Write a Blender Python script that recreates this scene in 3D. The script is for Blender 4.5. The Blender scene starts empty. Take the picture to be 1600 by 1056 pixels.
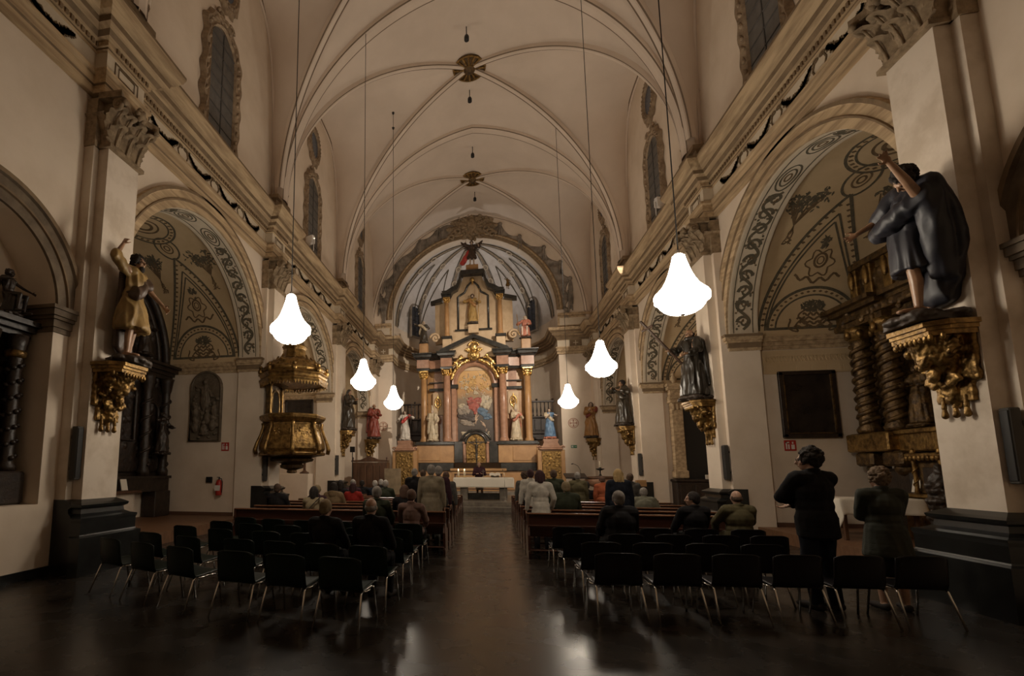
import bpy, bmesh, math, random
from mathutils import Vector, Matrix, noise
from math import sin, cos, pi, radians as R, sqrt, atan2
S = bpy.context.scene
COL = S.collection
random.seed(7)
# ---------------------------------------------------------------- camera
cam = bpy.data.objects.new('camera', bpy.data.cameras.new('camera'))
COL.objects.link(cam)
cam.location = (.367, 0, 1.631)
cam.rotation_euler = (R(90 + 7.19), 0, R(11.34))
cam.data.sensor_fit = 'HORIZONTAL'
cam.data.sensor_width = 36
cam.data.lens = 762.6 / 1600 * 36
cam.data.shift_x = (800 - 609.5) / 1600
cam.data.shift_y = (637.3 - 528) / 1600
cam.data.clip_start = .1
cam.data.clip_end = 200
S.camera = cam
# ---------------------------------------------------------------- world, exposure
W = bpy.data.worlds.new('night'); S.world = W; W.use_nodes = True
W.node_tree.nodes['Background'].inputs[0].default_value = (.9, .75, .6, 1)
W.node_tree.nodes['Background'].inputs[1].default_value = .012
S.view_settings.view_transform = 'Standard'
S.view_settings.look = 'None'
S.view_settings.gamma = 1
S.view_settings.exposure = 0.70
S.view_settings.use_curve_mapping = False
S.cycles.max_bounces = 8
S.cycles.diffuse_bounces = 6
S.cycles.glossy_bounces = 3
LAMP_EMIT = 19.0
LAMP_COL = (1, .87, .70)
def spot(name, loc, to, power, size, blend=.6, col=(1, .82, .6), rad=.06):
    l = bpy.data.lights.new(name, 'SPOT'); l.energy = power; l.spot_size = R(size); l.spot_blend = blend
    l.color = col; l.shadow_soft_size = rad
    o = bpy.data.objects.new(name, l); COL.objects.link(o); o.location = loc
    o.rotation_euler = (Vector(to) - Vector(loc)).to_track_quat('-Z', 'Y').to_euler()
    return o
spot('floodlight_beam', (-5.95, 16.6, 10.35), (-.4, 28.4, 5.6), 3900, 66, 1.0, (1, .86, .70))
spot('floodlight_beam', (5.95, 16.6, 10.35), (-.4, 28.4, 5.6), 3900, 66, 1.0, (1, .86, .70))

spot('added_dome_fill', (-.4, 30.6, 9.6), (-.4, 32.0, 14.5), 170, 150, 1.0, (1, .93, .86), .15)  # added fill light behind the altarpiece, no fixture, brightens the dome
for y in (3.7, 10.7, 17.7, 24.9):         # added fill lights without fixtures, above the cornices, to brighten the vault
    for sx in (-1, 1):
        spot('added_vault_fill', (sx * 5.98, y, 10.0), (-sx * 1.5, y, 17.0), 118 if y > 5 else 8, 150, 1.0, (1, .86, .70), .15)

# ---------------------------------------------------------------- materials
MATS = {}
def mat(name, c, rough=.6, metal=0., n=None, c2=None, bump=0., bs=40., emit=0., spec=None, stretch=(1, 1, 1), lo=.35, hi=.65, clear=0., detail=5):
    """procedural principled material; n = noise scale that blends c into c2"""
    if name in MATS: return MATS[name]
    m = bpy.data.materials.new(name); m.use_nodes = True
    nt = m.node_tree; b = nt.nodes['Principled BSDF']
    b.inputs['Base Color'].default_value = (*c, 1); b.inputs['Roughness'].default_value = rough
    b.inputs['Metallic'].default_value = metal
    if spec is not None: b.inputs['Specular IOR Level'].default_value = spec
    if clear: b.inputs['Coat Weight'].default_value = clear; b.inputs['Coat Roughness'].default_value = .12
    if n or bump:
        tc = nt.nodes.new('ShaderNodeTexCoord'); mp = nt.nodes.new('ShaderNodeMapping')
        mp.inputs['Scale'].default_value = stretch
        nt.links.new(tc.outputs['Object'], mp.inputs[0])
    if n:
        t = nt.nodes.new('ShaderNodeTexNoise'); t.inputs['Scale'].default_value = n; t.inputs['Detail'].default_value = detail
        t.inputs['Roughness'].default_value = .6
        r = nt.nodes.new('ShaderNodeValToRGB')
        r.color_ramp.elements[0].position = lo; r.color_ramp.elements[1].position = hi
        r.color_ramp.elements[0].color = (*(c2 or [x * .6 for x in c]), 1); r.color_ramp.elements[1].color = (*c, 1)
        nt.links.new(mp.outputs[0], t.inputs['Vector']); nt.links.new(t.outputs['Fac'], r.inputs[0])
        nt.links.new(r.outputs[0], b.inputs['Base Color'])
    if bump:
        t2 = nt.nodes.new('ShaderNodeTexNoise'); t2.inputs['Scale'].default_value = bs; t2.inputs['Detail'].default_value = 4
        bp = nt.nodes.new('ShaderNodeBump'); bp.inputs['Strength'].default_value = bump; bp.inputs['Distance'].default_value = .03
        nt.links.new(mp.outputs[0], t2.inputs['Vector']); nt.links.new(t2.outputs['Fac'], bp.inputs['Height'])
        nt.links.new(bp.outputs[0], b.inputs['Normal'])
    if emit:
        b.inputs['Emission Color'].default_value = (*c, 1); b.inputs['Emission Strength'].default_value = emit
    MATS[name] = m; return m
def tile_floor():
    m = bpy.data.materials.new('slate floor'); m.use_nodes = True; nt = m.node_tree; b = nt.nodes['Principled BSDF']
    tc = nt.nodes.new('ShaderNodeTexCoord'); br = nt.nodes.new('ShaderNodeTexBrick')
    br.inputs['Scale'].default_value = 1; br.inputs['Brick Width'].default_value = .62; br.inputs['Row Height'].default_value = .36
    br.inputs['Mortar Size'].default_value = .006; br.inputs['Color1'].default_value = (.036, .028, .021, 1)
    br.inputs['Color2'].default_value = (.023, .018, .014, 1); br.inputs['Mortar'].default_value = (.009, .007, .006, 1)
    t = nt.nodes.new('ShaderNodeTexNoise'); t.inputs['Scale'].default_value = 2.2; t.inputs['Detail'].default_value = 6
    mx = nt.nodes.new('ShaderNodeMixRGB'); mx.blend_type = 'MULTIPLY'; mx.inputs[0].default_value = .7
    rp = nt.nodes.new('ShaderNodeMapRange'); rp.inputs[3].default_value = .20; rp.inputs[4].default_value = .34
    bp = nt.nodes.new('ShaderNodeBump'); bp.inputs['Strength'].default_value = .12; bp.inputs['Distance'].default_value = .01
    t3 = nt.nodes.new('ShaderNodeTexNoise'); t3.inputs['Scale'].default_value = 3.5; t3.inputs['Detail'].default_value = 3
    for n_ in (br, t, t3): nt.links.new(tc.outputs['Object'], n_.inputs['Vector'])
    nt.links.new(br.outputs['Color'], mx.inputs[1]); nt.links.new(t.outputs['Fac'], mx.inputs[2])
    nt.links.new(mx.outputs[0], b.inputs['Base Color']); nt.links.new(t.outputs['Fac'], rp.inputs[0])
    nt.links.new(rp.outputs[0], b.inputs['Roughness'])
    nt.links.new(t3.outputs['Fac'], bp.inputs['Height']); nt.links.new(bp.outputs[0], b.inputs['Normal'])
    b.inputs['Specular IOR Level'].default_value = .5
    return m
M = dict(
    arch_stone=mat('brown arch stone', (.20, .15, .10), .8, n=4, c2=(.12, .088, .058), bump=.15, bs=12),
    relief_stone=mat('grey brown relief', (.17, .135, .095), .6, n=6, c2=(.09, .07, .048)),
    garland=mat('brown garland paint', (.23, .165, .095), .9, n=9, c2=(.13, .09, .05)),
    plaster=mat('plaster', (.77, .66, .54), .85, n=.8, c2=(.67, .56, .44), bump=.05, bs=6, lo=.3, hi=.6),
    plaster_aged=mat('aged plaster', (.70, .61, .51), .85, n=1.6, c2=(.56, .47, .37), bump=.06, bs=5, lo=.35, hi=.55),
    vault=mat('vault plaster', (.70, .595, .50), .9, n=.5, c2=(.63, .53, .44), bump=.03, bs=5),
    rib=mat('rib plaster', (.71, .60, .50), .9, n=.7, c2=(.64, .535, .44)),
    ribline=mat('rib outline', (.17, .12, .08), .9),
    ochre=mat('painted ochre stone', (.57, .425, .26), .8, n=4, c2=(.31, .215, .125), bump=.15, bs=9, stretch=(2, .22, 2.6), lo=.34, hi=.62),
    ochre_dk=mat('dark ochre line', (.24, .165, .095), .8, n=4, c2=(.17, .115, .065)),
    stone=mat('capital stone', (.36, .265, .165), .8, n=7, c2=(.17, .12, .07), bump=.3, bs=25),
    paintwall=mat('painted chapel plaster', (.66, .51, .32), .9, n=1.2, c2=(.54, .40, .235), lo=.3, hi=.7),
    paint=mat('grey green paint', (.15, .125, .085), .9, n=9, c2=(.085, .075, .05)),
    paint_br=mat('brown paint', (.20, .135, .075), .9, n=8, c2=(.12, .08, .04)),
    paint_lt=mat('pale paint', (.66, .57, .44), .9),
    cream=mat('cream border', (.68, .59, .46), .9, n=2, c2=(.6, .51, .39)),
    blackmarble=mat('black marble', (.018, .019, .018), .28, n=3, c2=(.008, .008, .008), bump=.03, bs=6),
    wood_floor=mat('wooden chapel floor', (.20, .10, .05), .5, n=5, c2=(.12, .058, .028), stretch=(1, 5, 1)),
    skirting=mat('brown skirting', (.13, .065, .04), .6),
    glass_night=mat('night window glass', (.02, .025, .04), .15, spec=.6),
    glass_grey=mat('leaded window glass', (.10, .095, .09), .4, n=5, c2=(.06, .058, .055)),
    lead=mat('window bars', (.06, .055, .05), .6),
    gold=mat('gilded wood', (.40, .245, .08), .36, .75, n=8, c2=(.10, .055, .018), bump=.4, bs=20, lo=.34, hi=.66),  # dark noise tone imitates shade in the carved crevices
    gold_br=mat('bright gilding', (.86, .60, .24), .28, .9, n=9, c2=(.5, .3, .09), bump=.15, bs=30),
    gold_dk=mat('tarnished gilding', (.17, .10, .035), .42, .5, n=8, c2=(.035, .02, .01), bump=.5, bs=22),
    wood_dk=mat('dark carved wood', (.040, .025, .016), .45, n=7, c2=(.016, .010, .007), bump=.3, bs=18),
    wood_md=mat('brown wood', (.13, .065, .035), .42, n=6, c2=(.07, .033, .017), stretch=(1, 1, .2)),
    wood_pew_top=mat('pew rail wood with painted shine', (.22, .10, .055), .22, n=5, c2=(.14, .06, .03), stretch=(.2, 2, 2), clear=.3),  # lighter copy of the pew wood; light catching the rails is painted in
    wood_pew=mat('red brown pew wood', (.062, .022, .012), .28, n=5, c2=(.035, .011, .006), stretch=(.2, 2, 2), clear=.3),
    wood_altar=mat('honey wood', (.40, .23, .095), .45, n=4, c2=(.29, .155, .06), stretch=(.3, 1, 3)),
    pink=mat('pink marble', (.42, .235, .15), .28, n=5, c2=(.28, .145, .085), lo=.3, hi=.7),
    peach=mat('peach marble', (.46, .265, .115), .35, n=2.5, c2=(.34, .18, .075), lo=.3, hi=.7),
    cream_marble=mat('cream stucco', (.56, .415, .26), .5, n=2, c2=(.45, .315, .185)),
    grey_marble=mat('dark grey marble', (.045, .042, .036), .22, n=4, c2=(.02, .019, .017)),
    chrome=mat('chrome tube', (.75, .72, .68), .22, 1.),
    chair_green=mat('dark green plastic', (.003, .012, .008), .42, n=3, c2=(.003, .007, .005), spec=.3),
    chair_black=mat('black plastic', (.006, .005, .007), .42, spec=.3),
    linen=mat('white linen', (.74, .68, .58), .85, bump=.1, bs=30),
    black=mat('matt black', (.012, .012, .012), .5),
    iron=mat('dark iron', (.03, .028, .026), .45, .6),
    grey=mat('grey speaker cloth', (.06, .056, .05), .75),
    white=mat('white enamel', (.75, .73, .70), .4),
    lamp=mat('glowing lamp glass', LAMP_COL, .4, emit=LAMP_EMIT),
    red=mat('red enamel', (.42, .03, .02), .4),
    signwhite=mat('sign white', (.75, .7, .66), .5),
    signgreen=mat('sign green', (.01, .16, .07), .4),
    flame=mat('flame', (1, .72, .35), .5, emit=14.),
    wax=mat('candle wax', (.75, .66, .5), .6),
    floor=tile_floor(),
    stonealtar=mat('grey altar stone', (.22, .19, .15), .4, n=6, c2=(.12, .1, .08)),
)
# ---------------------------------------------------------------- mesh builder
class MB:
    def __init__(s): s.v = []; s.f = []; s.m = []; s.sm = []; s.x = None
    def add(s, vs, fs, m=0, smooth=False):
        o = len(s.v)
        s.v += [tuple(s.x @ Vector(p)) for p in vs] if s.x is not None else [tuple(p) for p in vs]
        for f in fs: s.f.append([i + o for i in f]); s.m.append(m); s.sm.append(smooth)
        return s
    def box(s, x0, x1, y0, y1, z0, z1, m=0):
        v = [(x, y, z) for z in (z0, z1) for y in (y0, y1) for x in (x0, x1)]
        return s.add(v, [(0, 2, 3, 1), (4, 5, 7, 6), (0, 1, 5, 4), (2, 6, 7, 3), (0, 4, 6, 2), (1, 3, 7, 5)], m)
    def bbox(s, x0, x1, y0, y1, z0, z1, b=.01, m=0):
        """box with chamfered edges"""
        b = min(b, (x1 - x0) * .45, (y1 - y0) * .45, (z1 - z0) * .45)
        v = []; 
        for (z, i) in ((z0, b), (z0 + b, 0), (z1 - b, 0), (z1, b)):
            a0, a1, c0, c1 = x0 + i, x1 - i, y0 + i, y1 - i; k = b if i == 0 else b * .4
            v += [(a0 + k, c0, z), (a1 - k, c0, z), (a1, c0 + k, z), (a1, c1 - k, z), (a1 - k, c1, z), (a0 + k, c1, z), (a0, c1 - k, z), (a0, c0 + k, z)]
        f = [tuple(range(7, -1, -1)), tuple(range(24, 32))]
        for l in range(3):
            for k in range(8): f.append((l * 8 + k, l * 8 + (k + 1) % 8, l * 8 + 8 + (k + 1) % 8, l * 8 + 8 + k))
        return s.add(v, f, m)
    def tube(s, pts, r, n=8, m=0, caps=True, closed=False, smooth=True, flat=None):
        pts = [Vector(p) for p in pts]; N = len(pts)
        rs = r if isinstance(r, (list, tuple)) else [r] * N
        vs = []; up = None
        for i, p in enumerate(pts):
            a = pts[(i - 1) % N] if (i > 0 or closed) else p; b = pts[(i + 1) % N] if (i < N - 1 or closed) else p
            t = (b - a); t = t.normalized() if t.length > 1e-9 else Vector((0, 0, 1))
            if up is None:
                up = Vector((0, 0, 1)) if abs(t.z) < .9 else Vector((1, 0, 0))
            u = t.cross(up); u = u.normalized() if u.length > 1e-6 else t.orthogonal().normalized()
            w = u.cross(t).normalized(); up = w
            for k in range(n):
                q = 2 * pi * k / n
                vs.append(p + u * (cos(q) * rs[i]) + w * (sin(q) * rs[i] * (flat or 1)))
        fs = []
        for i in range(N if closed else N - 1):
            j = (i + 1) % N
            for k in range(n): fs.append((i * n + k, i * n + (k + 1) % n, j * n + (k + 1) % n, j * n + k))
        if caps and not closed:
            fs.append(tuple(range(n - 1, -1, -1))); fs.append(tuple((N - 1) * n + k for k in range(n)))
        return s.add(vs, fs, m, smooth)
    def lathe(s, prof, n=24, c=(0, 0, 0), m=0, a0=0., a1=2 * pi, smooth=True, scal=None):
        full = abs(a1 - a0 - 2 * pi) < 1e-6; K = n if full else n + 1
        vs = []
        for (r, z) in prof:
            for k in range(K):
                q = a0 + (a1 - a0) * k / n; rr = r * (scal(q, z) if scal else 1)
                vs.append((c[0] + rr * cos(q), c[1] + rr * sin(q), c[2] + z))
        fs = []
        for i in range(len(prof) - 1):
            for k in range(n):
                k2 = (k + 1) % K; fs.append((i * K + k, i * K + k2, i * K + K + k2, i * K + K + k))
        if full:
            if prof[0][0] > 1e-4: fs.append(tuple(range(K - 1, -1, -1)))
            if prof[-1][0] > 1e-4: fs.append(tuple((len(prof) - 1) * K + k for k in range(K)))
        return s.add(vs, fs, m, smooth)
    def ell(s, c, r, rot=None, nu=12, nv=8, m=0):
        c = Vector(c); r = (r, r, r) if isinstance(r, (int, float)) else r
        vs = [(0, 0, -r[2])]
        for j in range(1, nv):
            t = -pi / 2 + pi * j / nv
            for i in range(nu):
                q = 2 * pi * i / nu; vs.append((r[0] * cos(t) * cos(q), r[1] * cos(t) * sin(q), r[2] * sin(t)))
        vs.append((0, 0, r[2])); n = len(vs)
        fs = [(0, 1 + (i + 1) % nu, 1 + i) for i in range(nu)]
        for j in range(nv - 2):
            for i in range(nu): fs.append((1 + j * nu + i, 1 + j * nu + (i + 1) % nu, 1 + (j + 1) * nu + (i + 1) % nu, 1 + (j + 1) * nu + i))
        fs += [(n - 1, 1 + (nv - 2) * nu + i, 1 + (nv - 2) * nu + (i + 1) % nu) for i in range(nu)]
        if rot is not None: vs = [rot @ Vector(v) for v in vs]
        return s.add([c + Vector(v) for v in vs], fs, m, True)
    def limb(s, a, b, ra, rb, n=10, m=0):
        """tapered capsule"""
        a = Vector(a); b = Vector(b); t = (b - a); L = t.length; t = t / max(L, 1e-6)
        pts = []; rs = []
        for k in range(4):
            q = pi / 2 * k / 4; pts.append(a - t * ra * cos(q)); rs.append(max(ra * sin(q), 1e-3))
        pts.append(a); rs.append(ra); pts.append(b); rs.append(rb)
        for k in range(1, 5):
            q = pi / 2 * k / 4; pts.append(b + t * rb * sin(q)); rs.append(max(rb * cos(q), 1e-3))
        return s.tube(pts, rs, n, m)
    def prism(s, poly, o, u, v, w, m=0, smooth=False):
        """polygon (in u,v from o) extruded by vector w"""
        o = Vector(o); u = Vector(u); v = Vector(v); w = Vector(w); n = len(poly)
        p0 = [o + u * a + v * b for a, b in poly]; vs = p0 + [p + w for p in p0]
        fs = [tuple(range(n - 1, -1, -1)), tuple(range(n, 2 * n))] + [(i, (i + 1) % n, n + (i + 1) % n, n + i) for i in range(n)]
        return s.add(vs, fs, m, smooth)
    def grid(s, fn, nu, nv, m=0, smooth=True, cu=False):
        vs = [fn(i / nu, j / nv) for j in range(nv + 1) for i in range(nu + 1)]
        fs = [(j * (nu + 1) + i, j * (nu + 1) + i + 1, (j + 1) * (nu + 1) + i + 1, (j + 1) * (nu + 1) + i) for j in range(nv) for i in range(nu)]
        return s.add(vs, fs, m, smooth)
    def ribbon(s, pts, nrm, w, m=0, lift=.008, closed=False):
        """thin raised strip along pts; nrm(p) or list = surface normal"""
        pts = [Vector(p) for p in pts]; N = len(pts); vs = []
        ws = w if isinstance(w, (list, tuple)) else [w] * N
        for i, p in enumerate(pts):
            a = pts[(i - 1) % N] if (i > 0 or closed) else p; b = pts[(i + 1) % N] if (i < N - 1 or closed) else p
            n_ = Vector(nrm(p) if callable(nrm) else nrm).normalized(); t = (b - a)
            d = t.cross(n_); d = d.normalized() * ws[i] / 2 if d.length > 1e-9 else Vector((0, 0, 0))
            vs += [p + d, p + d + n_ * lift, p - d + n_ * lift, p - d]
        fs = []
        for i in range(N if closed else N - 1):
            j = (i + 1) % N
            for k in range(3): fs.append((i * 4 + k, i * 4 + k + 1, j * 4 + k + 1, j * 4 + k))
        return s.add(vs, fs, m)
    def build(s, name, mats, parent=None, loc=None, bevel=0):
        me = bpy.data.meshes.new(name); me.from_pydata(s.v, [], s.f)
        mats = mats if isinstance(mats, (list, tuple)) else [mats]
        for m in mats: me.materials.append((M.get(m) or MATS[m]) if isinstance(m, str) else m)
        me.polygons.foreach_set('material_index', s.m); me.polygons.foreach_set('use_smooth', s.sm)
        bm = bmesh.new(); bm.from_mesh(me); bmesh.ops.recalc_face_normals(bm, faces=bm.faces); bm.to_mesh(me); bm.free()
        me.update()
        o = bpy.data.objects.new(name, me); COL.objects.link(o)
        if parent is not None: o.parent = parent
        if loc is not None: o.location = loc
        if bevel:
            bv = o.modifiers.new('bevel', 'BEVEL'); bv.width = bevel; bv.segments = 2; bv.limit_method = 'ANGLE'
        return o
def thing(name, label, cat, loc=(0, 0, 0), rz=0., group=None, sc=None):
    o = bpy.data.objects.new(name, None); COL.objects.link(o); o.empty_display_size = .1
    o.location = loc; o.rotation_euler = (0, 0, rz); o['label'] = label; o['category'] = cat
    if group: o['group'] = group
    if sc: o.scale = (sc, sc, sc)
    return o
def tag(o, label, cat, group=None):
    o['label'] = label; o['category'] = cat
    if group: o['group'] = group
    return o
def struct(name, mb, mats, **k):
    o = mb.build(name, mats, **k); o['kind'] = 'structure'; return o
def dup(root, loc, rz=0., label=None, group=None):
    r = root.copy(); COL.objects.link(r); r.location = loc; r.rotation_euler = (0, 0, rz)
    if label: r['label'] = label
    if group: r['group'] = group
    for ch in list(root.children):
        c = ch.copy(); COL.objects.link(c); c.parent = r
        for g in list(ch.children):
            d = g.copy(); COL.objects.link(d); d.parent = c
    return r
# ================================================================ the setting
WX, PX = 6.48, 6.10                     # arcade wall face, pilaster face (distance from the nave axis)
PC = [.15, 7.25, 14.15, 21.25, 28.3]     # pier centres along the nave
SPR, RAD = 5.0, 2.9                      # arch springing and radius
Z0, HV, YE = 10.4, 7.0, 29.2             # vault springing and rise, chancel wall
XA = -.42                                # chancel axis
ARC = [(3.85, 6.45, 4.22, 1.3)] + [(PC[i] + .5, PC[i + 1] - .5, SPR, RAD) for i in (1, 2, 3)]   # side arches: jambs, springing, rise
def arch_r(w, h):                        # two-centred pointed arch: height at t
    e = (h * h - w * w) / (2 * w)
    return lambda t: sqrt(max((w + e) ** 2 - (abs(t) + e) ** 2, 0))
f = MB(); f.box(-14, 14, -5, 40, -.3, 0); struct('floor', f, 'floor')
TN = [0]
def trim(mb, mats, **k):
    TN[0] += 1; return struct('trim_%d' % TN[0], mb, mats, **k)
def sweep_y(prof, sx, segs, mb, m=0, mi=None):
    """profile (out, z) run along the side wall sx; segs = [(y0, y1, base)] with mitred breaks"""
    path = []
    for i, (a, b, base) in enumerate(segs):
        pa = segs[i - 1][2] if i else base; pb = segs[i + 1][2] if i < len(segs) - 1 else base
        ea = 0 if i == 0 else (-1 if base < pa else 1); eb = 0 if i == len(segs) - 1 else (1 if base < pb else -1)
        path.append((a, ea, base)); path.append((b, eb, base))
    n = len(prof); vs = []
    for (y, e, base) in path:
        for (o, z) in prof: vs.append((sx * (base - o), y + e * o, z))
    for i in range(len(path) - 1):
        for k in range(n - 1):
            mb.add([vs[i * n + k], vs[i * n + k + 1], vs[(i + 1) * n + k + 1], vs[(i + 1) * n + k]], [(0, 1, 2, 3)], mi[k] if mi else m)
def segs(depth, half):
    r = [(-4, PC[0] - half, WX)] if PC[0] - half > -4 else []
    for i, c in enumerate(PC):
        r.append((c - half, c + half, WX - depth))
        r.append((c + half, PC[i + 1] - half if i < 4 else YE, WX))
    return r
for sx, side in ((-1, 'left'), (1, 'right')):
    # ---- arcade wall, piers and arch soffits in one
    w = MB(); c0 = (0, -1)
    for i in range(5):
        y0 = PC[i] - .5; y1 = PC[i] + .5
        if i == 1: y0 = ARC[0][1]
        if i == 0: y1 = ARC[0][0]
        if i == 4: y1 = YE - .01
        if i == 0: y0 = -4
        w.box(sx * WX if sx > 0 else -7.16, 7.16 if sx > 0 else -WX, y0, y1, 0, 8.6)
        if i < 4:
            a, b, spr, rad = ARC[i]; yc = (a + b) / 2; r = (b - a) / 2; N = 32
            arc = [(yc - r * cos(pi * k / N), spr + rad * sin(pi * k / N)) for k in range(N + 1)]
            for k in range(N):
                (ya, za), (yb, zb) = arc[k], arc[k + 1]
                w.add([(sx * WX, ya, za), (sx * WX, yb, zb), (sx * WX, yb, 8.6), (sx * WX, ya, 8.6)], [(0, 1, 2, 3)])
                w.add([(sx * WX, ya, za), (sx * WX, yb, zb), (sx * 7.16, yb, zb), (sx * 7.16, ya, za)], [(0, 1, 2, 3)], 1 if i else 0, True)
    w.box(*sorted((sx * 7.12, sx * 7.3)), 3.6, 6.7, 0, 6); w.box(*sorted((sx * WX, sx * 7.14)), 3.85, 6.45, 0, 1.1)
    w.box(*sorted((sx * WX, sx * 7.0)), -4, YE, 8.6, 18)
    struct('wall_' + side, w, ['plaster', 'cream'])
    bb = MB(); bb.box(*sorted((sx * (WX - .025), sx * WX)), -4, PC[1] - .52, 0, .13); struct('baseboard_' + side, bb, 'blackmarble')
    # ---- pilasters (main shaft on a slightly wider one)
    for i, c in enumerate(PC[1:5], 1):
        p = MB()
        p.box(*sorted((sx * PX, sx * WX)), c - .375, c + .375, 1.1, 7.4)
        p.box(*sorted((sx * 6.29, sx * WX)), c - .5, c + .5, 1.1, 7.4)
        trim(p, 'plaster_aged' if i == 1 else 'plaster')
        if i == 4: continue
        b = MB()                        # moulded black marble base
        prof = [(.30, 0), (.30, .58), (.245, .60), (.235, .62), (.235, .80), (.25, .84), (.25, .87), (.17, .89), (.10, .93), (.09, 1.0), (.14, 1.03), (.15, 1.07), (.10, 1.10), (.02, 1.14), (0, 1.15)]
        sweep_y(prof, sx, [(c - .52, c - .375, 6.29), (c - .375, c + .375, PX), (c + .375, c + .52, 6.29)], b)
        for e, k in ((c - .52, -1), (c + .52, 1)):
            n = len(prof)
            for q in range(n - 1):
                (o, z), (o2, z2) = prof[q], prof[q + 1]
                b.add([(sx * (6.29 - o), e + 0 * k, z), (sx * (6.29 - o2), e + 0 * k, z2), (sx * 6.6, e + 0 * k, z2), (sx * 6.6, e + 0 * k, z)], [(0, 1, 2, 3)])
        trim(b, 'blackmarble')
    # ---- entablature: architrave, frieze, dentils, cornice
    e = MB()
    prof = [(0, 8.28), (.10, 8.28), (.10, 8.42), (.13, 8.44), (.13, 8.60), (.17, 8.64), (.17, 8.70), (.06, 8.72), (.06, 9.10), (.10, 9.12), (.10, 9.15), (.14, 9.15), (.14, 9.24), (.22, 9.26), (.28, 9.33), (.38, 9.37), (.40, 9.46), (.48, 9.50), (.56, 9.60), (.60, 9.70), (.60, 9.76), (.2, 9.84), (0, 9.95)]
    mi = [0, 0, 1, 0, 0, 0, 0, 2, 0, 1, 0, 0, 0, 1, 0, 1, 0, 0, 0, 1, 0, 0]
    sweep_y(prof, sx, segs(.24, .42), e, mi=mi)
    y = -3.9                                             # dentils, small egg row
    while y < YE - .1:
        base = WX - (.24 if any(abs(y - c) < .45 for c in PC) else 0)
        x = base - .17
        e.box(*sorted((sx * x, sx * (x + .08))), y, y + .055, 9.155, 9.235, 1); y += .11
    trim(e, ['ochre', 'ochre_dk', 'cream'])
    # ---- painted garlands and pilaster panels on the frieze
    g = MB()
    nx = (-sx, 0, 0)
    for i in range(4):
        a, b_ = PC[i] + .75, PC[i + 1] - .75; nsw = 4; L = (b_ - a) / nsw; x = sx * (WX - .066)
        for k in range(nsw):
            ya = a + k * L
            for q in range(46):
                t = q / 45; yy = ya + .22 + (L - .44) * t; zz = 9.03 - .24 * sin(pi * t)
                r_ = .05 + .06 * sin(pi * t)
                for _ in range(3):
                    an = random.uniform(0, pi); dy, dz = cos(an) * r_, sin(an) * r_
                    o_ = random.uniform(-.03, .03)
                    g.ribbon([(x, yy - dy, zz - dz + o_), (x, yy + dy * .2, zz + dz * .2 + o_), (x, yy + dy, zz + dz + o_)], nx, [.008, .05, .008], random.choice((0, 0, 1)), lift=.012)
            for sgn in (-1, 1):                          # bows and ribbons
                pts = [(x, ya + sgn * (.03 + .17 * sin(pi * t / 8)), 9.05 - .30 * t / 8 + .04 * sin(t * 1.6)) for t in range(9)]
                g.ribbon(pts, nx, .03, 1, lift=.012)
                pts = [(x, ya + sgn * (.09 + .07 * cos(2 * pi * t / 10)), 9.04 + .035 * sin(2 * pi * t / 10)) for t in range(11)]
                g.ribbon(pts, nx, .02, 1, lift=.012)
    for c in PC:
        x = sx * (WX - .24 - .066)
        for (d, wd) in ((.29, .03), (.2, .02)):
            g.ribbon([(x, c - d, 8.91 - d * .45), (x, c + d, 8.91 - d * .45), (x, c + d, 8.91 + d * .45), (x, c - d, 8.91 + d * .45)], nx, wd, 1, closed=True, lift=.012)
    trim(g, ['garland', 'paint_br'])
    # ---- leafy capitals
    for c in PC[1:5]:
        k = MB(); z0, z1 = 7.28, 8.28
        k.box(*sorted((sx * 6.02, sx * WX)), c - .43, c + .43, z0, z0 + .07)
        k.box(*sorted((sx * 6.10, sx * WX)), c - .375, c + .375, z0 + .05, z1 - .1)
        k.box(*sorted((sx * 6.26, sx * WX)), c - .52, c + .52, z0, z1 - .1)
        k.prism([(-.52, 0), (-.5, -.46), (-.3, -.36), (0, -.34), (.3, -.36), (.5, -.46), (.52, 0)], (sx * 6.26, c, z1 - .12), (0, 1, 0), (sx, 0, 0), (0, 0, .12))
        def leaf(y, z, h, wd, out, ln=.0):               # curled acanthus leaf
            def fn(u, v):
                t = v; a = (u - .5) * 2
                cur = out * (t ** 1.6) + (.10 * max(0, t - .75) * 4) ; dz = h * (t - .42 * max(0, t - .7) ** 1.3 * 2.2)
                ww = wd * (.55 + .75 * sin(pi * min(t * .9 + .08, 1))) * (1 + .14 * cos(t * 26))
                return (sx * (6.10 - cur + .05 * a * a - .02 - ln), y + a * ww * .5, z + dz)
            k.grid(fn, 6, 12)
            k.tube([(sx * (6.10 - out * (t / 6) ** 1.6 - .035), y, z + h * .8 * t / 6) for t in range(7)], .018, 5)
        for yy in (-.27, 0, .27): leaf(c + yy, z0 + .06, .48, .26, .13)
        for yy in (-.36, -.13, .13, .36): leaf(c + yy, z0 + .3, .52, .24, .2)
        for yy in (-1, 1):                               # side leaves towards and away from the door
            for dx in (.1, .3):
                def fn(u, v, dx=dx, yy=yy):
                    a = (u - .5) * 2; return (sx * (6.1 + dx + a * .1 * (1 + .2 * cos(v * 25))), c + yy * (.40 + .16 * v ** 1.6), z0 + .08 + .62 * (v - .4 * max(0, v - .7) * 1.5))
                k.grid(fn, 5, 10)
            sp = [(sx * (6.0 - .10 - .12 * (1 - t / 22) * cos(t * .62)), c + yy * (.42 + .05 * t / 22), z1 - .22 + .13 * (1 - t / 22) * sin(t * .62)) for t in range(22)]
            k.tube(sp, [.05 - .0015 * t for t in range(22)], 7)
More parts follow.
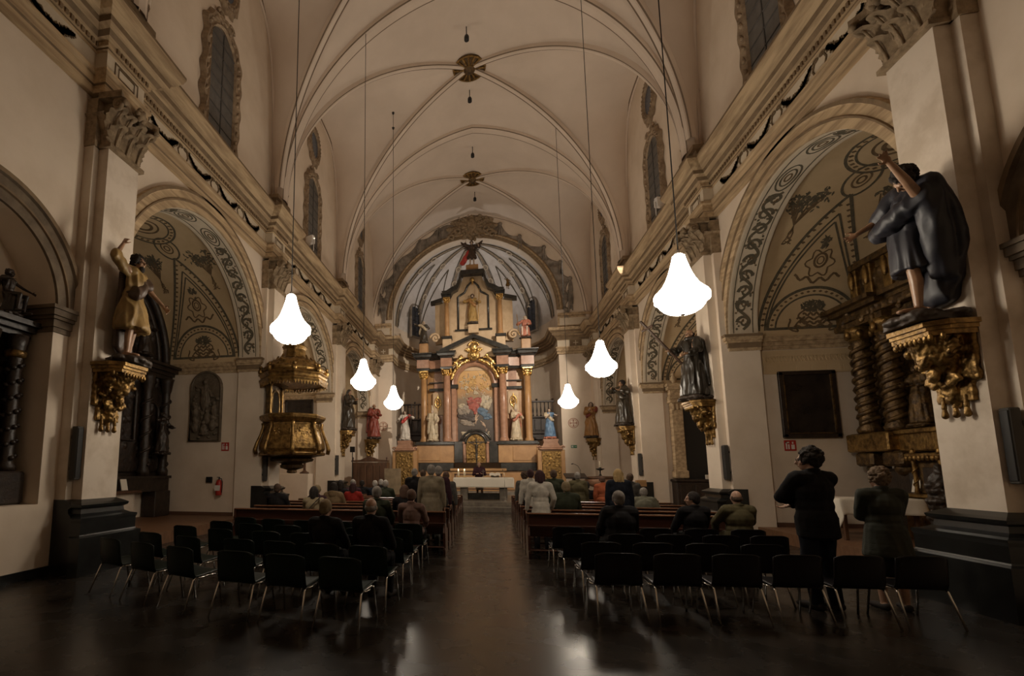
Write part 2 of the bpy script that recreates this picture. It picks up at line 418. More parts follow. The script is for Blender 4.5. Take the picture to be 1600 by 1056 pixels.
            sp = [(sx * 5.93, c + yy * (.2 - .1 * (1 - t / 20) * cos(t * .62)), z1 - .22 + .11 * (1 - t / 20) * sin(t * .62)) for t in range(20)]
            k.tube(sp, [.04 - .0012 * t for t in range(20)], 7)
        k.ell((sx * 5.82, c, z1 - .14), (.09, .11, .10)); 
        for q in range(6): k.ell((sx * 5.80, c + .09 * cos(q * pi / 3), z1 - .14 + .09 * sin(q * pi / 3)), .05, nu=8, nv=5)
        trim(k, 'stone')
    # ---- archivolts and imposts, one set per bay
    for i in range(4):
        a, b_, SPR, RAD = ARC[i]; yc = (a + b_) / 2; r = (b_ - a) / 2; N = 40
        v = MB()
        pro = [(0, 0), (0, .05), (.16, .05), (.17, .085), (.20, .085), (.21, .055), (.36, .055), (.38, .10), (.45, .10), (.46, 0)]
        lim = []
        for k in range(N + 1):
            q = pi * k / N
            for (dr, o) in pro:
                yy = yc - (r + dr) * cos(q); yy = min(max(yy, PC[i] + .49 - .0), PC[i + 1] - .49) if i else yy
                lim.append((sx * (WX - o), yy, min(SPR + (RAD + dr) * sin(q), 8.62)))
        n = len(pro)
        mi = [0, 0, 1, 1, 1, 0, 0, 1, 0]
        for k in range(N):
            for q in range(n - 1): v.add([lim[k * n + q], lim[k * n + q + 1], lim[(k + 1) * n + q + 1], lim[(k + 1) * n + q]], [(0, 1, 2, 3)], mi[q], True)
        trim(v, ['ochre', 'ochre_dk'] if i else ['arch_stone', 'ochre_dk'])
        for (ye, s_) in ((a, 1), (b_, -1)):
            im = MB()
            for (o, z, zz) in ((.03, 4.62, 4.70), (.06, 4.70, 4.82), (.10, 4.82, 4.87), (.14, 4.87, 4.97), (.17, 4.97, 5.03)):
                ylo, yhi = sorted((ye + s_ * o, ye - s_ * .12))
                if i == 0: ylo, yhi = sorted((ye + s_ * o, ye - s_ * (.38 + o * .5))); z -= .78; zz -= .78
                im.box(*sorted((sx * (WX - o), sx * 7.18)), ylo, yhi, z, zz, 1 if z in (4.70, 4.97) else 0)
            trim(im, ['ochre', 'ochre_dk'] if i else ['arch_stone', 'ochre_dk'])
        if i == 0: continue
        # painted scrollwork on the soffit of the arch
        p = MB()
        def sp(x, q, dr=0): return (sx * x, yc - (r - dr) * cos(q), SPR + (RAD - dr) * sin(q))
        def nr(p_): d = Vector((0, yc - p_[1], SPR - p_[2])); return d
        for (x, wd, m_) in ((6.53, .06, 2), (6.60, .022, 0), (7.04, .022, 0), (7.10, .07, 2)):
            p.ribbon([sp(x, .03 + (pi - .06) * k / 60) for k in range(61)], nr, wd, m_)
        for s2 in (0, 1):                               # vine: from each springing to the medallion at the crown side
            n = 110; vine = []
            for k in range(n + 1):
                t = k / n; q = .06 + t * 1.18
                vine.append(sp(6.82 + .15 * sin(t * 26), q if s2 == 0 else pi - q))
            p.ribbon(vine, nr, .065, 0)
            for j in range(9):
                t = (j + .5) / 9; q0 = .06 + t * 1.18; sg = 1 if j % 2 else -1
                cur = []
                for k in range(20):
                    a2 = k * .42; rr = .16 * (1 - k / 22)
                    q = q0 + rr * .35 * sin(a2); cur.append(sp(6.82 + sg * (-.02) + rr * cos(a2) * sg, q if s2 == 0 else pi - q))
                p.ribbon(cur, nr, [.075 - .0022 * k for k in range(20)], 0)
                for _ in range(14):
                    q1 = q0 + random.uniform(-.05, .05); x1 = 6.82 + random.uniform(-.18, .18); q2 = q1 + random.uniform(-.03, .03); x2 = x1 + random.uniform(-.06, .06)
                    p.ribbon([sp(x1, q1 if s2 == 0 else pi - q1), sp((x1 + x2) / 2, (q1 + q2) / 2 if s2 == 0 else pi - (q1 + q2) / 2), sp(x2, q2 if s2 == 0 else pi - q2)], nr, [.01, .06, .01], random.choice((0, 1)))
            qm = 1.38
            for rr in (.17, .11, .05):
                cur = [sp(6.82 + rr * cos(2 * pi * k / 20), (qm if s2 == 0 else pi - qm) + rr * .75 * sin(2 * pi * k / 20)) for k in range(20)]
                p.ribbon(cur, nr, .035, 0 if rr > .1 else 1, closed=True)
        trim(p, ['paint', 'paint_br', 'cream'])
    # ---- side chapels
    for i in range(1, 4):
        a, b_, SPR, RAD = ARC[i]; yc = (a + b_) / 2; r = (b_ - a) / 2 + .14; XB = 9.75
        ch = MB(); fz = .25
        ch.box(*sorted((sx * XB, sx * (XB + .2))), a - .2, b_ + .2, 0, 8.4, 0)
        for ye, s_ in ((yc - r, -1), (yc + r, 1)):
            ch.box(*sorted((sx * 7.16, sx * XB)), *sorted((ye, ye + s_ * .2)), 0, SPR - .05, 0)
        N = 30
        for k in range(N):
            q, q2 = pi * k / N, pi * (k + 1) / N; RR = RAD + .14
            A = (yc - r * cos(q), SPR + RR * sin(q)); B = (yc - r * cos(q2), SPR + RR * sin(q2))
            ch.add([(sx * 7.16, *A), (sx * 7.16, *B), (sx * XB, *B), (sx * XB, *A)], [(0, 1, 2, 3)], 1, True)
            for (ra, rb_) in ((1, 0),):                  # step between soffit and chapel vault
                C_ = (yc - (r - .14) * cos(q), SPR + RAD * sin(q)); D_ = (yc - (r - .14) * cos(q2), SPR + RAD * sin(q2))
                ch.add([(sx * 7.16, *A), (sx * 7.16, *B), (sx * 7.16, *D_), (sx * 7.16, *C_)], [(0, 1, 2, 3)], 2)
        struct('wall_%s_chapel' % side, ch, ['plaster', 'paintwall', 'ochre_dk'])
        fl = MB(); fl.box(*sorted((sx * 6.75, sx * XB)), a - .12, b_ + .12, 0, fz)
        struct('floor_chapel', fl, 'wood_floor')
        co = MB()                                       # cornice at the springing and skirting
        for ye, s_ in ((yc - r, 1), (yc + r, -1)):
            for (o, z, zz) in ((.03, 4.64, 4.74), (.07, 4.74, 4.84), (.12, 4.84, 4.97)):
                co.box(*sorted((sx * 7.19, sx * XB)), *sorted((ye, ye + s_ * o)), z, zz, 0)
            co.box(*sorted((sx * 7.17, sx * XB)), *sorted((ye, ye + s_ * .02)), fz, fz + .1, 1)
        trim(co, ['ochre', 'skirting'])
        if i in (1, 2):
            p = MB(); RR = RAD + .14
            def vp(x, q): return (sx * x, yc - r * cos(q), SPR + RR * sin(q))
            def nr(p_): return Vector((0, yc - p_[1], SPR - p_[2]))
            xm = (7.16 + XB) / 2
            def line(pts, wd, m_=0): p.ribbon([vp(*t) for t in pts], nr, wd * 1.35, m_)
            def seg(a_, b2, n=14): return [(a_[0] + (b2[0] - a_[0]) * t / n, a_[1] + (b2[1] - a_[1]) * t / n) for t in range(n + 1)]
            def beads(pts, sz, m_=1):
                for (x, q) in pts: p.ribbon([vp(x - sz, q), vp(x, q), vp(x + sz, q)], nr, [.01, sz * 1.5, .01], m_)
            for mir in (0, 1):
                mq = (lambda q: q) if mir else (lambda q: pi - q)
                T = lambda L_: [(x, mq(q)) for x, q in L_]
                # pointed triangle reaching from the springing to the crown medallions
                for (in_, wd) in ((0, .05), (.14, .03), (.2, .03)):
                    ap = 1.12 - in_ * 1.1
                    for sg in (-1, 1):
                        base = (xm + sg * (1.22 - in_), .05)
                        pts = [(xm + sg * (1.22 - in_) * (1 - (t / 20) ** 1.5), .05 + (ap - .05) * t / 20) for t in range(21)]
                        line(T(pts), wd)
                beads(T([(xm + sg * 1.14 * (1 - (t / 22) ** 1.5), .05 + 1.03 * t / 22) for t in range(1, 22) for sg in (-1, 1)]), .045)
                # lunette
                for rr, wd in ((1.02, .05), (.84, .03)):
                    line(T([(xm + rr * cos(pi * t / 24), .05 + rr / 3.04 * sin(pi * t / 24)) for t in range(25)]), wd)
                beads(T([(xm + .93 * cos(pi * t / 22), .05 + .93 / 3.04 * sin(pi * t / 22)) for t in range(1, 22)]), .04)
                line(T([(xm - 1, .06), (xm + 1, .06)]), .05)
                # potted plant of the lunette
                for _ in range(110):
                    aa = random.uniform(0, 2 * pi); rr = random.uniform(0, 1) ** .6
                    x, q = xm + .26 * rr * cos(aa), .235 + .045 * rr * sin(aa); d = random.uniform(0, pi)
                    p.ribbon([vp(x - .05 * cos(d), mq(q - .015 * sin(d))), vp(x, mq(q)), vp(x + .05 * cos(d), mq(q + .015 * sin(d)))], nr, [.01, .04, .01], 0)
                for (zz, wd_) in ((.17, .22), (.135, .36), (.10, .30), (.07, .42)):
                    line(T([(xm + wd_ * (t / 16 - .5) * 2, zz + .012 * sin(t * 1.3)) for t in range(17)]), .035, 1)
                for sg in (-1, 1):
                    line(T([(xm + sg * (.12 + .45 * t / 22 + .06 * sin(t * .8)), .09 + .06 * sin(t * .33)) for t in range(23)]), .03, 1)
                    line(T([(xm + sg * (.10 + .22 * sin(t * .2)), .10 + .12 * t / 16) for t in range(17)]), .03, 1)
                # cartouche above it
                for rr, wd in ((.13, .05), (.07, .03)):
                    p.ribbon([vp(xm + rr * cos(2 * pi * t / 18), mq(.60 + rr / 3 * 1.25 * sin(2 * pi * t / 18))) for t in range(18)], nr, wd, 1, closed=True)
                p.ribbon([vp(xm + (.27 + .05 * cos(6 * 2 * pi * t / 36)) * cos(2 * pi * t / 36), mq(.58 + (.30 + .06 * cos(6 * 2 * pi * t / 36)) / 3.1 * sin(2 * pi * t / 36))) for t in range(36)], nr, .035, 1, closed=True)
                line(T([(xm + .5 * (t / 20 - .5) * 2, .46 + .02 * cos(t * 1.1) - .02 * cos((t / 20 - .5) * 6)) for t in range(21)]), .04, 1)
                for _ in range(26):
                    x, q = xm + random.gauss(0, .06), .745 + random.gauss(0, .022); d = random.uniform(0, pi)
                    p.ribbon([vp(x - .06 * cos(d), mq(q - .02 * sin(d))), vp(x, mq(q)), vp(x + .06 * cos(d), mq(q + .02 * sin(d)))], nr, [.01, .04, .01], 0)
                # medallion at the apex
                for (rx, rq, wd, m_) in ((.30, .135, .05, 0), (.15, .065, .04, 1), (.07, .03, .04, 1)):
                    p.ribbon([vp(xm + rx * cos(2 * pi * t / 26), mq(1.24 + rq * sin(2 * pi * t / 26))) for t in range(26)], nr, wd, m_, closed=True)
                # trees left and right of the medallion
                for sg in (-1, 1):
                    x0, q0 = xm + sg * .85, 1.02
                    for b2 in range(13):
                        da = random.uniform(-.45, .45); ln = random.uniform(.2, .42)
                        line(T([(x0 + da * ln * 2 * (t / 6), q0 - .12 + ln * .55 * t / 6) for t in range(7)]), .02, 1)
                        for _ in range(12):
                            x, q = x0 + da * ln * 2 + random.gauss(0, .07), q0 - .10 + ln * .55 + random.gauss(0, .03); d = random.uniform(0, pi)
                            p.ribbon([vp(x - .05 * cos(d), mq(q - .018 * sin(d))), vp(x, mq(q)), vp(x + .05 * cos(d), mq(q + .018 * sin(d)))], nr, [.01, .045, .01], 0)
                    for _ in range(6):
                        line(T([(x0 + random.uniform(-.12, .12) * t / 5, q0 - .12 - .15 * t / 5) for t in range(6)]), .018, 1)
            # crown rosette
            for (rx, rq, wd, m_) in ((.75, .27, .055, 0), (.6, .21, .04, 0), (.36, .12, .05, 1), (.2, .07, .08, 1)):
                p.ribbon([vp(xm + rx * cos(2 * pi * t / 40), pi / 2 + rq * sin(2 * pi * t / 40)) for t in range(40)], nr, wd, m_, closed=True)
            beads([(xm + .67 * cos(2 * pi * t / 30), pi / 2 + .24 * sin(2 * pi * t / 30)) for t in range(30)], .05)
            trim(p, ['paint', 'paint_br'])
# ---------------------------------------------------------------- back wall behind the camera
w = MB(); w.box(-8, 8, -4.3, -4, 0, 18); struct('wall_back', w, 'plaster')
# ---------------------------------------------------------------- vault webs and ribs
zt = arch_r(6.1, HV)
def zwall(b): return 6.35 * max(1 - abs(b) ** 6, 0) ** .4
def web_z(a, b):                          # a across (0 axis, 1 wall), b along the bay (0 middle, 1 pier)
    a, b = abs(a), abs(b)
    if b >= a: t = (b - a) / max(1 - a, 1e-6); return zt(WX * a)
    t = (a - b) / max(1 - b, 1e-6); return zt(WX * b) * (1 - t) + max(zwall(b), 0) * t
BAYS = [(PC[i], PC[i + 1] if i < 3 else YE) for i in range(4)]
def SX(x, y):                             # the last bay stretched and shifted towards the off-axis chancel arch to follow the image
    t = min(max((y - PC[3]) / (YE - PC[3]), 0), 1); return x * (1 + .05 * t) - .25 * t
vb = MB()
for (y0, y1) in BAYS:
    L = (y1 - y0) / 2; yc = (y0 + y1) / 2
    for sg in (-1, 1):
        vb.grid(lambda u, v: (lambda b, a: (WX * a, yc + sg * L * b, Z0 + web_z(a, b)))(u, (2 * v - 1) * u), 24, 40)      # towards the piers' cross arch
        vb.grid(lambda u, v: (lambda a, b: (sg * WX * a, yc + L * b, Z0 + web_z(a, b)))(u, (2 * v - 1) * u), 24, 40)      # towards the window wall
for i_, (px_, py_, pz_) in enumerate(vb.v): vb.v[i_] = (SX(px_, py_), py_, pz_)
vb.grid(lambda u, v: (WX * (2 * u - 1), -4 + (PC[0] + 4) * v, Z0 + zt(WX * (2 * u - 1))), 40, 2)
struct('ceiling', vb, 'vault')
def rib(pts, wd, dp, name='trim'):
    """vault rib: pale band edged by two dark lines; pts with inward normal given as downwards direction"""
    b = MB(); P = [Vector((SX(p[0], p[1]), p[1], p[2])) for p in pts]; N = len(P); rows = []
    for i in range(N):
        t = (P[min(i + 1, N - 1)] - P[max(i - 1, 0)]).normalized()
        h = Vector((t.y, -t.x, 0)); h = h.normalized() if h.length > 1e-4 else Vector((1, 0, 0))
        dn = t.cross(h).normalized()
        if dn.z > 0: dn = -dn
        rows.append([P[i] + h * a + dn * d for a, d in ((-wd / 2, -.1), (-wd / 2, dp * .55), (-wd / 2 + .045, dp * .62), (-wd * .2, dp * .8), (wd * .2, dp * .8), (wd / 2 - .045, dp * .62), (wd / 2, dp * .55), (wd / 2, -.1))])
    mi = [0, 1, 0, 0, 0, 1, 0]
    for i in range(N - 1):
        for k in range(7): b.add([rows[i][k], rows[i][k + 1], rows[i + 1][k + 1], rows[i + 1][k]], [(0, 1, 2, 3)], mi[k], True)
    trim(b, ['rib', 'ribline'])
for (y0, y1) in BAYS:
    L = (y1 - y0) / 2; yc = (y0 + y1) / 2
    for sg in (-1, 1):                                   # diagonals, each half on its own
        for sh in (-1, 1):
            pts = [(sg * WX * t, yc + sh * L * t, Z0 + zt(WX * t) - .02) for t in [.94 * sin(pi / 2 * k / 40) for k in range(40, -1, -1)]]
            rib(pts, .24, .13)
        for sh in (-1, 1):                               # wall arch
            pts = [(sg * (WX - .04), yc + sh * L * min(b, .985), Z0 + zwall(b)) for b in [1 - (1 - k / 30) ** 2.2 for k in range(30, -1, -1)]]
            rib(pts, .16, .08)
for c in PC[:4]:
    pts = [(6.1 * sin(pi / 2 * (2 * k / 70 - 1)), c, Z0 + zt(6.1 * sin(pi / 2 * (2 * k / 70 - 1))) - .02) for k in range(71)]
    rib(pts, .44, .18)
pts = [(6.1 * sin(pi / 2 * (2 * k / 70 - 1)), YE - .02, Z0 + zt(6.1 * sin(pi / 2 * (2 * k / 70 - 1))) - .02) for k in range(71)]
rib(pts, .3, .10)
# rib corbels above the cornice
for sx in (-1, 1):
    for c in PC[1:4]:
        k = MB()
        k.box(*sorted((sx * 6.02, sx * WX)), c - .5, c + .5, 10.28, 10.40, 1)
        k.box(*sorted((sx * 6.12, sx * WX)), c - .42, c + .42, 10.18, 10.28, 1)
        k.prism([(-.40, 0), (.40, 0), (.34, -.34), (.10, -.60), (-.10, -.60), (-.34, -.34)], (sx * 6.14, c, 10.18), (0, 1, 0), (0, 0, 1), (sx * .34, 0, 0), 0)
        for q in (-.2, .2): k.tube([(sx * (6.08 - .06 * sin(t * .8)), c + q * (1 - t * .07), 10.1 - .07 * t) for t in range(7)], .05, 6, 0)
        trim(k, ['stone', 'ochre_dk'])
# ================================================================ pendant lamps
def pendant(first=[None]):
    t = thing('pendant_lamp', '', 'lamp', (0, 0, 0))
    g = MB(); g.lathe([(0, 0), (.10, .006), (.19, .035), (.26, .08), (.305, .135), (.325, .17), (.335, .185), (.376, .215), (.380, .30), (.362, .335), (.315, .38), (.255, .45), (.205, .54), (.165, .64), (.13, .75), (.103, .85), (.086, .93), (0, .935)], 40)
    g.build('lamp_shade', 'lamp', t)
    c = MB(); c.lathe([(.0, .93), (.06, .93), (.06, .97), (.035, 1.0), (.012, 1.03), (0, 1.03)], 16); c.build('cap', 'white', t)
    c = MB(); c.lathe([(0, -.012), (.035, -.012), (.04, .004), (0, .006)], 12); c.build('bottom_finial', 'chrome', t)
    return t
LAMPS = [(-3.24, 8.42, 'larger glowing white glass lamp hanging above the gilded pulpit'),
         (3.33, 7.95, 'largest glowing white glass lamp, hanging by the monk statue with a cross'),
         (-3.26, 14.0, 'middle glowing glass lamp of the left row, above the red robed statue'),
         (3.26, 13.12, 'middle glowing glass lamp of the right row, left of the monk statue'),
         (-3.27, 18.82, 'smallest glowing glass lamp of the left row, beside the altarpiece'),
         (3.46, 19.75, 'smallest glowing glass lamp of the right row, beside the altarpiece')]
l0 = pendant()
for i, (x, y, lab) in enumerate(LAMPS):
    o = l0 if i == 0 else dup(l0, (0, 0, 0))
    o.location = (x, y, 3.98); o['label'] = lab; o['group'] = 'pendant lamps over the pews'
    c = MB(); i_ = max(k for k in range(4) if BAYS[k][0] <= y); y0, y1 = BAYS[i_]; ztop = Z0 + web_z(x / WX, (y - (y0 + y1) / 2) / ((y1 - y0) / 2)) - 3.98 + .02
    c.tube([(0, 0, 1.02), (0, 0, ztop)], .009, 6); c.lathe([(0, ztop + .01), (.06, ztop), (.03, ztop - .08), (0, ztop - .09)], 12)
    c.build('cord', 'black', o)
# ================================================================ chancel wall, apse, windows, bosses
ZS, RA = 10.95, 4.95
w = MB(); N = 40
w.box(-7.6, XA - RA, YE, YE + .7, 0, 18); w.box(XA + RA, 7.6, YE, YE + .7, 0, 18)
for k in range(N):
    q, q2 = pi * k / N, pi * (k + 1) / N
    A = (XA - RA * cos(q), ZS + RA * sin(q)); B = (XA - RA * cos(q2), ZS + RA * sin(q2))
    w.add([(A[0], YE, A[1]), (B[0], YE, B[1]), (B[0], YE, 18), (A[0], YE, 18)], [(0, 1, 2, 3)])
    w.add([(A[0], YE, A[1]), (B[0], YE, B[1]), (B[0], YE + .7, B[1]), (A[0], YE + .7, A[1])], [(0, 1, 2, 3)], 0, True)
struct('wall_front', w, 'plaster')
# apse: round wall and half dome
YA = YE + .7
M['dome'] = mat('dome plaster', (.72, .68, .65), .9, n=.7, c2=(.60, .55, .51), lo=.42, hi=.52)
M['domerib'] = mat('painted dome rib', (.37, .30, .225), .9, n=4, c2=(.25, .195, .14))
M['drape'] = mat('painted grey drapery', (.33, .28, .23), .9, n=3, c2=(.15, .125, .10), bump=.3, bs=5)
a = MB()
a.grid(lambda u, v: (XA - 5.0 * cos(pi * u), YA + 5.0 * sin(pi * u), 11 * v), 40, 2)
a.grid(lambda u, v: (XA - 5.0 * cos(pi * u) * cos(pi / 2 * v * .999), YA + 5.0 * sin(pi * u) * cos(pi / 2 * v * .999), ZS + 4.95 * sin(pi / 2 * v)), 40, 20, 1)
struct('wall_apse', a, ['plaster', 'dome'])
a = MB()                                                  # painted dome ribs with rosettes, lunette outlines
for d in (8, 38, 68, 112, 142, 172):
    q = R(d); e = Vector((-cos(q), sin(q), 0))
    for off, wd, m_ in ((0, .30, 0), (-.22, .03, 1), (.22, .03, 1)):
        pts = []
        for k in range(25):
            t = pi / 2 * k / 25; s_ = Vector((e.y, -e.x, 0))
            pts.append(Vector((XA, YA, ZS)) + e * (4.96 * cos(t)) + Vector((0, 0, 4.91 * sin(t))) + s_ * off * cos(t) ** .5)
        a.ribbon(pts, lambda p: Vector((XA, YA, ZS)) - p, [wd * (1 - .55 * k / 24) for k in range(25)], m_, lift=.03 if off == 0 else .04)
    for t in (.28, .55, .82, 1.05):
        c_ = Vector((XA, YA, ZS)) + e * (4.9 * cos(t)) + Vector((0, 0, 4.86 * sin(t))); u = Vector((e.y, -e.x, 0)); v_ = u.cross(e) * -1
        v_ = Vector((-e.x * sin(t), -e.y * sin(t), cos(t)))
        a.ribbon([c_ + u * .15 * cos(2 * pi * k / 14) + v_ * .19 * sin(2 * pi * k / 14) for k in range(14)], -e, .07, 2, closed=True, lift=.05)
for d in (23, 53, 90, 127, 157):                          # painted triangular lunettes between the ribs
    for sg in (-1, 1):
        pts = []
        for k in range(15):
            t = k / 14; q = R(d + sg * 11.5 * (1 - t) ** .8); el = .02 + 1.0 * t ** .9
            pts.append((XA - 4.95 * cos(q) * cos(el), YA + 4.95 * sin(q) * cos(el), ZS + 4.9 * sin(el)))
        a.ribbon(pts, lambda p: Vector((XA, YA, ZS)) - p, .05, 1, lift=.02)
trim(a, ['domerib', 'paint', 'cream'])
def sweep_plan(prof, plan, mb, mi, closed=False):
    """profile (out, z) swept along a plan polyline, room on the right-hand side, mitred"""
    P = [Vector((p[0], p[1], 0)) for p in plan]; rows = []
    for i in range(len(P)):
        a_ = (P[i] - P[i - 1]).normalized() if i else None; b = (P[i + 1] - P[i]).normalized() if i < len(P) - 1 else None
        n1 = Vector((a_.y, -a_.x, 0)) if a_ else None; n2 = Vector((b.y, -b.x, 0)) if b else None
        n_ = n1 if n2 is None else n2 if n1 is None else (n1 + n2) / max(1 + n1.dot(n2), .2)
        rows.append([P[i] + n_ * o + Vector((0, 0, z)) for o, z in prof])
    for i in range(len(P) - 1):
        for k in range(len(prof) - 1): mb.add([rows[i][k], rows[i][k + 1], rows[i + 1][k + 1], rows[i + 1][k]], [(0, 1, 2, 3)], mi[k])
e = MB()
prof = [(0, 8.28), (.10, 8.28), (.10, 8.42), (.13, 8.44), (.13, 8.60), (.17, 8.64), (.17, 8.70), (.06, 8.72), (.06, 9.10), (.10, 9.12), (.14, 9.24), (.22, 9.26), (.28, 9.33), (.38, 9.37), (.40, 9.46), (.48, 9.50), (.56, 9.60), (.60, 9.70), (.60, 9.76), (.2, 9.84), (0, 9.95)]
mi = [0, 0, 1, 0, 0, 0, 0, 2, 0, 1, 0, 1, 0, 1, 0, 1, 0, 0, 1, 0]
plan = [(-6.2, YE), (XA - RA, YE), (XA - RA, YA)] + [(XA - 5.0 * cos(pi * k / 24), YA + 5.0 * sin(pi * k / 24)) for k in range(1, 24)] + [(XA + RA, YA), (XA + RA, YE), (6.2, YE)]
sweep_plan(prof, plan, e, mi)
for sgn, x0, x1 in ((-1, -6.4, XA - RA - .02), (1, XA + RA + .02, 6.4)):
    e.box(x0, x1, YE - .1, YE, 9.95, 10.55, 0); e.box(x0 + .1, x1 - .1, YE - .13, YE, 9.98, 10.42, 2); e.box(x0, x1, YE - .2, YE, 10.55, 10.7, 0)
    xc = (x0 + x1) / 2
    e.box(xc - .33, xc + .33, YE - .1, YE, 8.74, 9.1, 1)
    e.box(xc - .14, xc + .14, YE - .12, YE, 8.9, 8.94, 2); e.box(xc - .02, xc + .02, YE - .12, YE, 8.78, 9.06, 2)
trim(e, ['ochre', 'ochre_dk', 'cream'])
# moulded band around the chancel arch
b = MB(); pro = [(-.02, 0), (-.02, .06), (.06, .10), (.10, .06), (.20, .06), (.24, .12), (.30, .08), (.36, .05), (.38, 0)]
rows = [[(XA - (RA + dr) * cos(pi * k / 60), YE - o, ZS + (RA + dr) * sin(pi * k / 60)) for dr, o in pro] for k in range(61)]
for k in range(60):
    for q in range(8): b.add([rows[k][q], rows[k][q + 1], rows[k + 1][q + 1], rows[k + 1][q]], [(0, 1, 2, 3)], [0, 1, 0, 2, 0, 0, 1, 0][q], True)
trim(b, ['ochre', 'ochre_dk', 'stone'])
# painted stucco drapery hung around the arch, with a shell cartouche at its crown
peaks = [(178, 5.62), (169, 5.95), (155, 6.12), (140, 6.25), (122, 6.15), (108, 6.4), (72, 6.1), (58, 5.75), (42, 6.0), (29, 6.15), (18, 6.2), (7, 5.9), (0, 5.6)]
d = MB(); NN = 260
def outer(deg):
    for (a1, r1), (a2, r2) in zip(peaks, peaks[1:]):
        if a1 >= deg >= a2:
            t = (a1 - deg) / (a1 - a2); base = r1 * (1 - t) + r2 * t; return max(base - .42 * sin(pi * t) ** .7 * min(1, abs(a1 - a2) / 12), 5.36)
    return 5.4
def fold(deg, rr): return .05 + .035 * sin(deg * 1.1 + rr * 5) + .03 * noise.noise(Vector((deg * .12, rr * 2.2, 3)))
for k in range(NN):
    A, B = 178 * k / NN, 178 * (k + 1) / NN
    for j in range(6):
        q = []
        for dg, jj in ((A, j), (B, j), (B, j + 1), (A, j + 1)):
            rr = 5.3 + (outer(dg) - 5.3) * jj / 6; q.append((XA + rr * cos(R(dg)), YE - (max(fold(dg, rr), .01) if jj < 6 else 0), ZS + rr * sin(R(dg))))
        d.add(q, [(0, 1, 2, 3)], 0, True)
for a1, r1 in peaks:                                      # gathered knots and hanging tails at the peaks
    c_ = Vector((XA + (r1 - .14) * cos(R(a1)), YE - .07, ZS + (r1 - .14) * sin(R(a1))))
    d.ell(c_, (.13, .08, .13), nu=8, nv=5)
    for sx in (-.07, .07): d.tube([c_ + Vector((sx * t / 3, .02, -.16 * t)) for t in range(6)], [.05, .08, .09, .09, .08, .03], 6, flat=.6)
for sx, x in ((-1, -5.95), (1, 5.3)):                     # long falls at both sides
    for q in range(5):
        d.tube([(x + sx * (.05 * q - .1) + .04 * sin(t + q), YE - .05, 12.1 - t * .36 + q * .15) for t in range(5)], [.08, .12, .13, .12, .05], 7, flat=.5)
trim(d, ['drape'])
d = MB(); cz = ZS + 5.62
def car(u, v):
    an = 2 * pi * u; rr = v * (1.05 + .10 * cos(12 * an)) * (1.25 if sin(an) > -.2 else .95)
    return (XA + .12 + rr * 1.12 * cos(an), YE - .05 - .16 * (1 - v * v) - .05 * cos(12 * an) * v, cz + rr * .92 * sin(an) * .9)
d.grid(car, 72, 10)
for sg in (-1, 1):
    for k in range(3):
        d.tube([(XA + .12 + sg * (.85 + .2 * k + .22 * (1 - t / 16) * cos(t * .5)), YE - .16, cz - .25 - .18 * k + .22 * (1 - t / 16) * sin(t * .5)) for t in range(16)], [.10 - .004 * t for t in range(16)], 7)
for k in range(60):
    an = random.uniform(0, 2 * pi); rr = random.uniform(.45, 1.15)
    d.ell((XA + .12 + rr * cos(an) * 1.1, YE - .15, cz + rr * sin(an) * .8), (random.uniform(.05, .13), .06, random.uniform(.05, .11)), nu=7, nv=5)
d.ell((XA + .12, YE - .2, cz + .1), (.33, .12, .42)); trim(d, ['stone'])
# consecration crosses painted on the chancel wall
for x in (-5.92, 5.16):
    g = MB(); z = 4.26
    for rr, wd in ((.27, .035), (.20, .02)): g.ribbon([(x + rr * cos(2 * pi * k / 30), YE - .002, z + rr * sin(2 * pi * k / 30)) for k in range(30)], (0, -1, 0), wd, closed=True)
    for an in range(4):
        q = an * pi / 2; g.ribbon([(x, YE - .002, z), (x + .1 * cos(q), YE - .002, z + .1 * sin(q)), (x + .19 * cos(q), YE - .002, z + .19 * sin(q))], (0, -1, 0), [.02, .04, .09], lift=.01)
    M['redpaint'] = mat('faded red paint', (.36, .17, .11), .9)
    trim(g, 'redpaint')
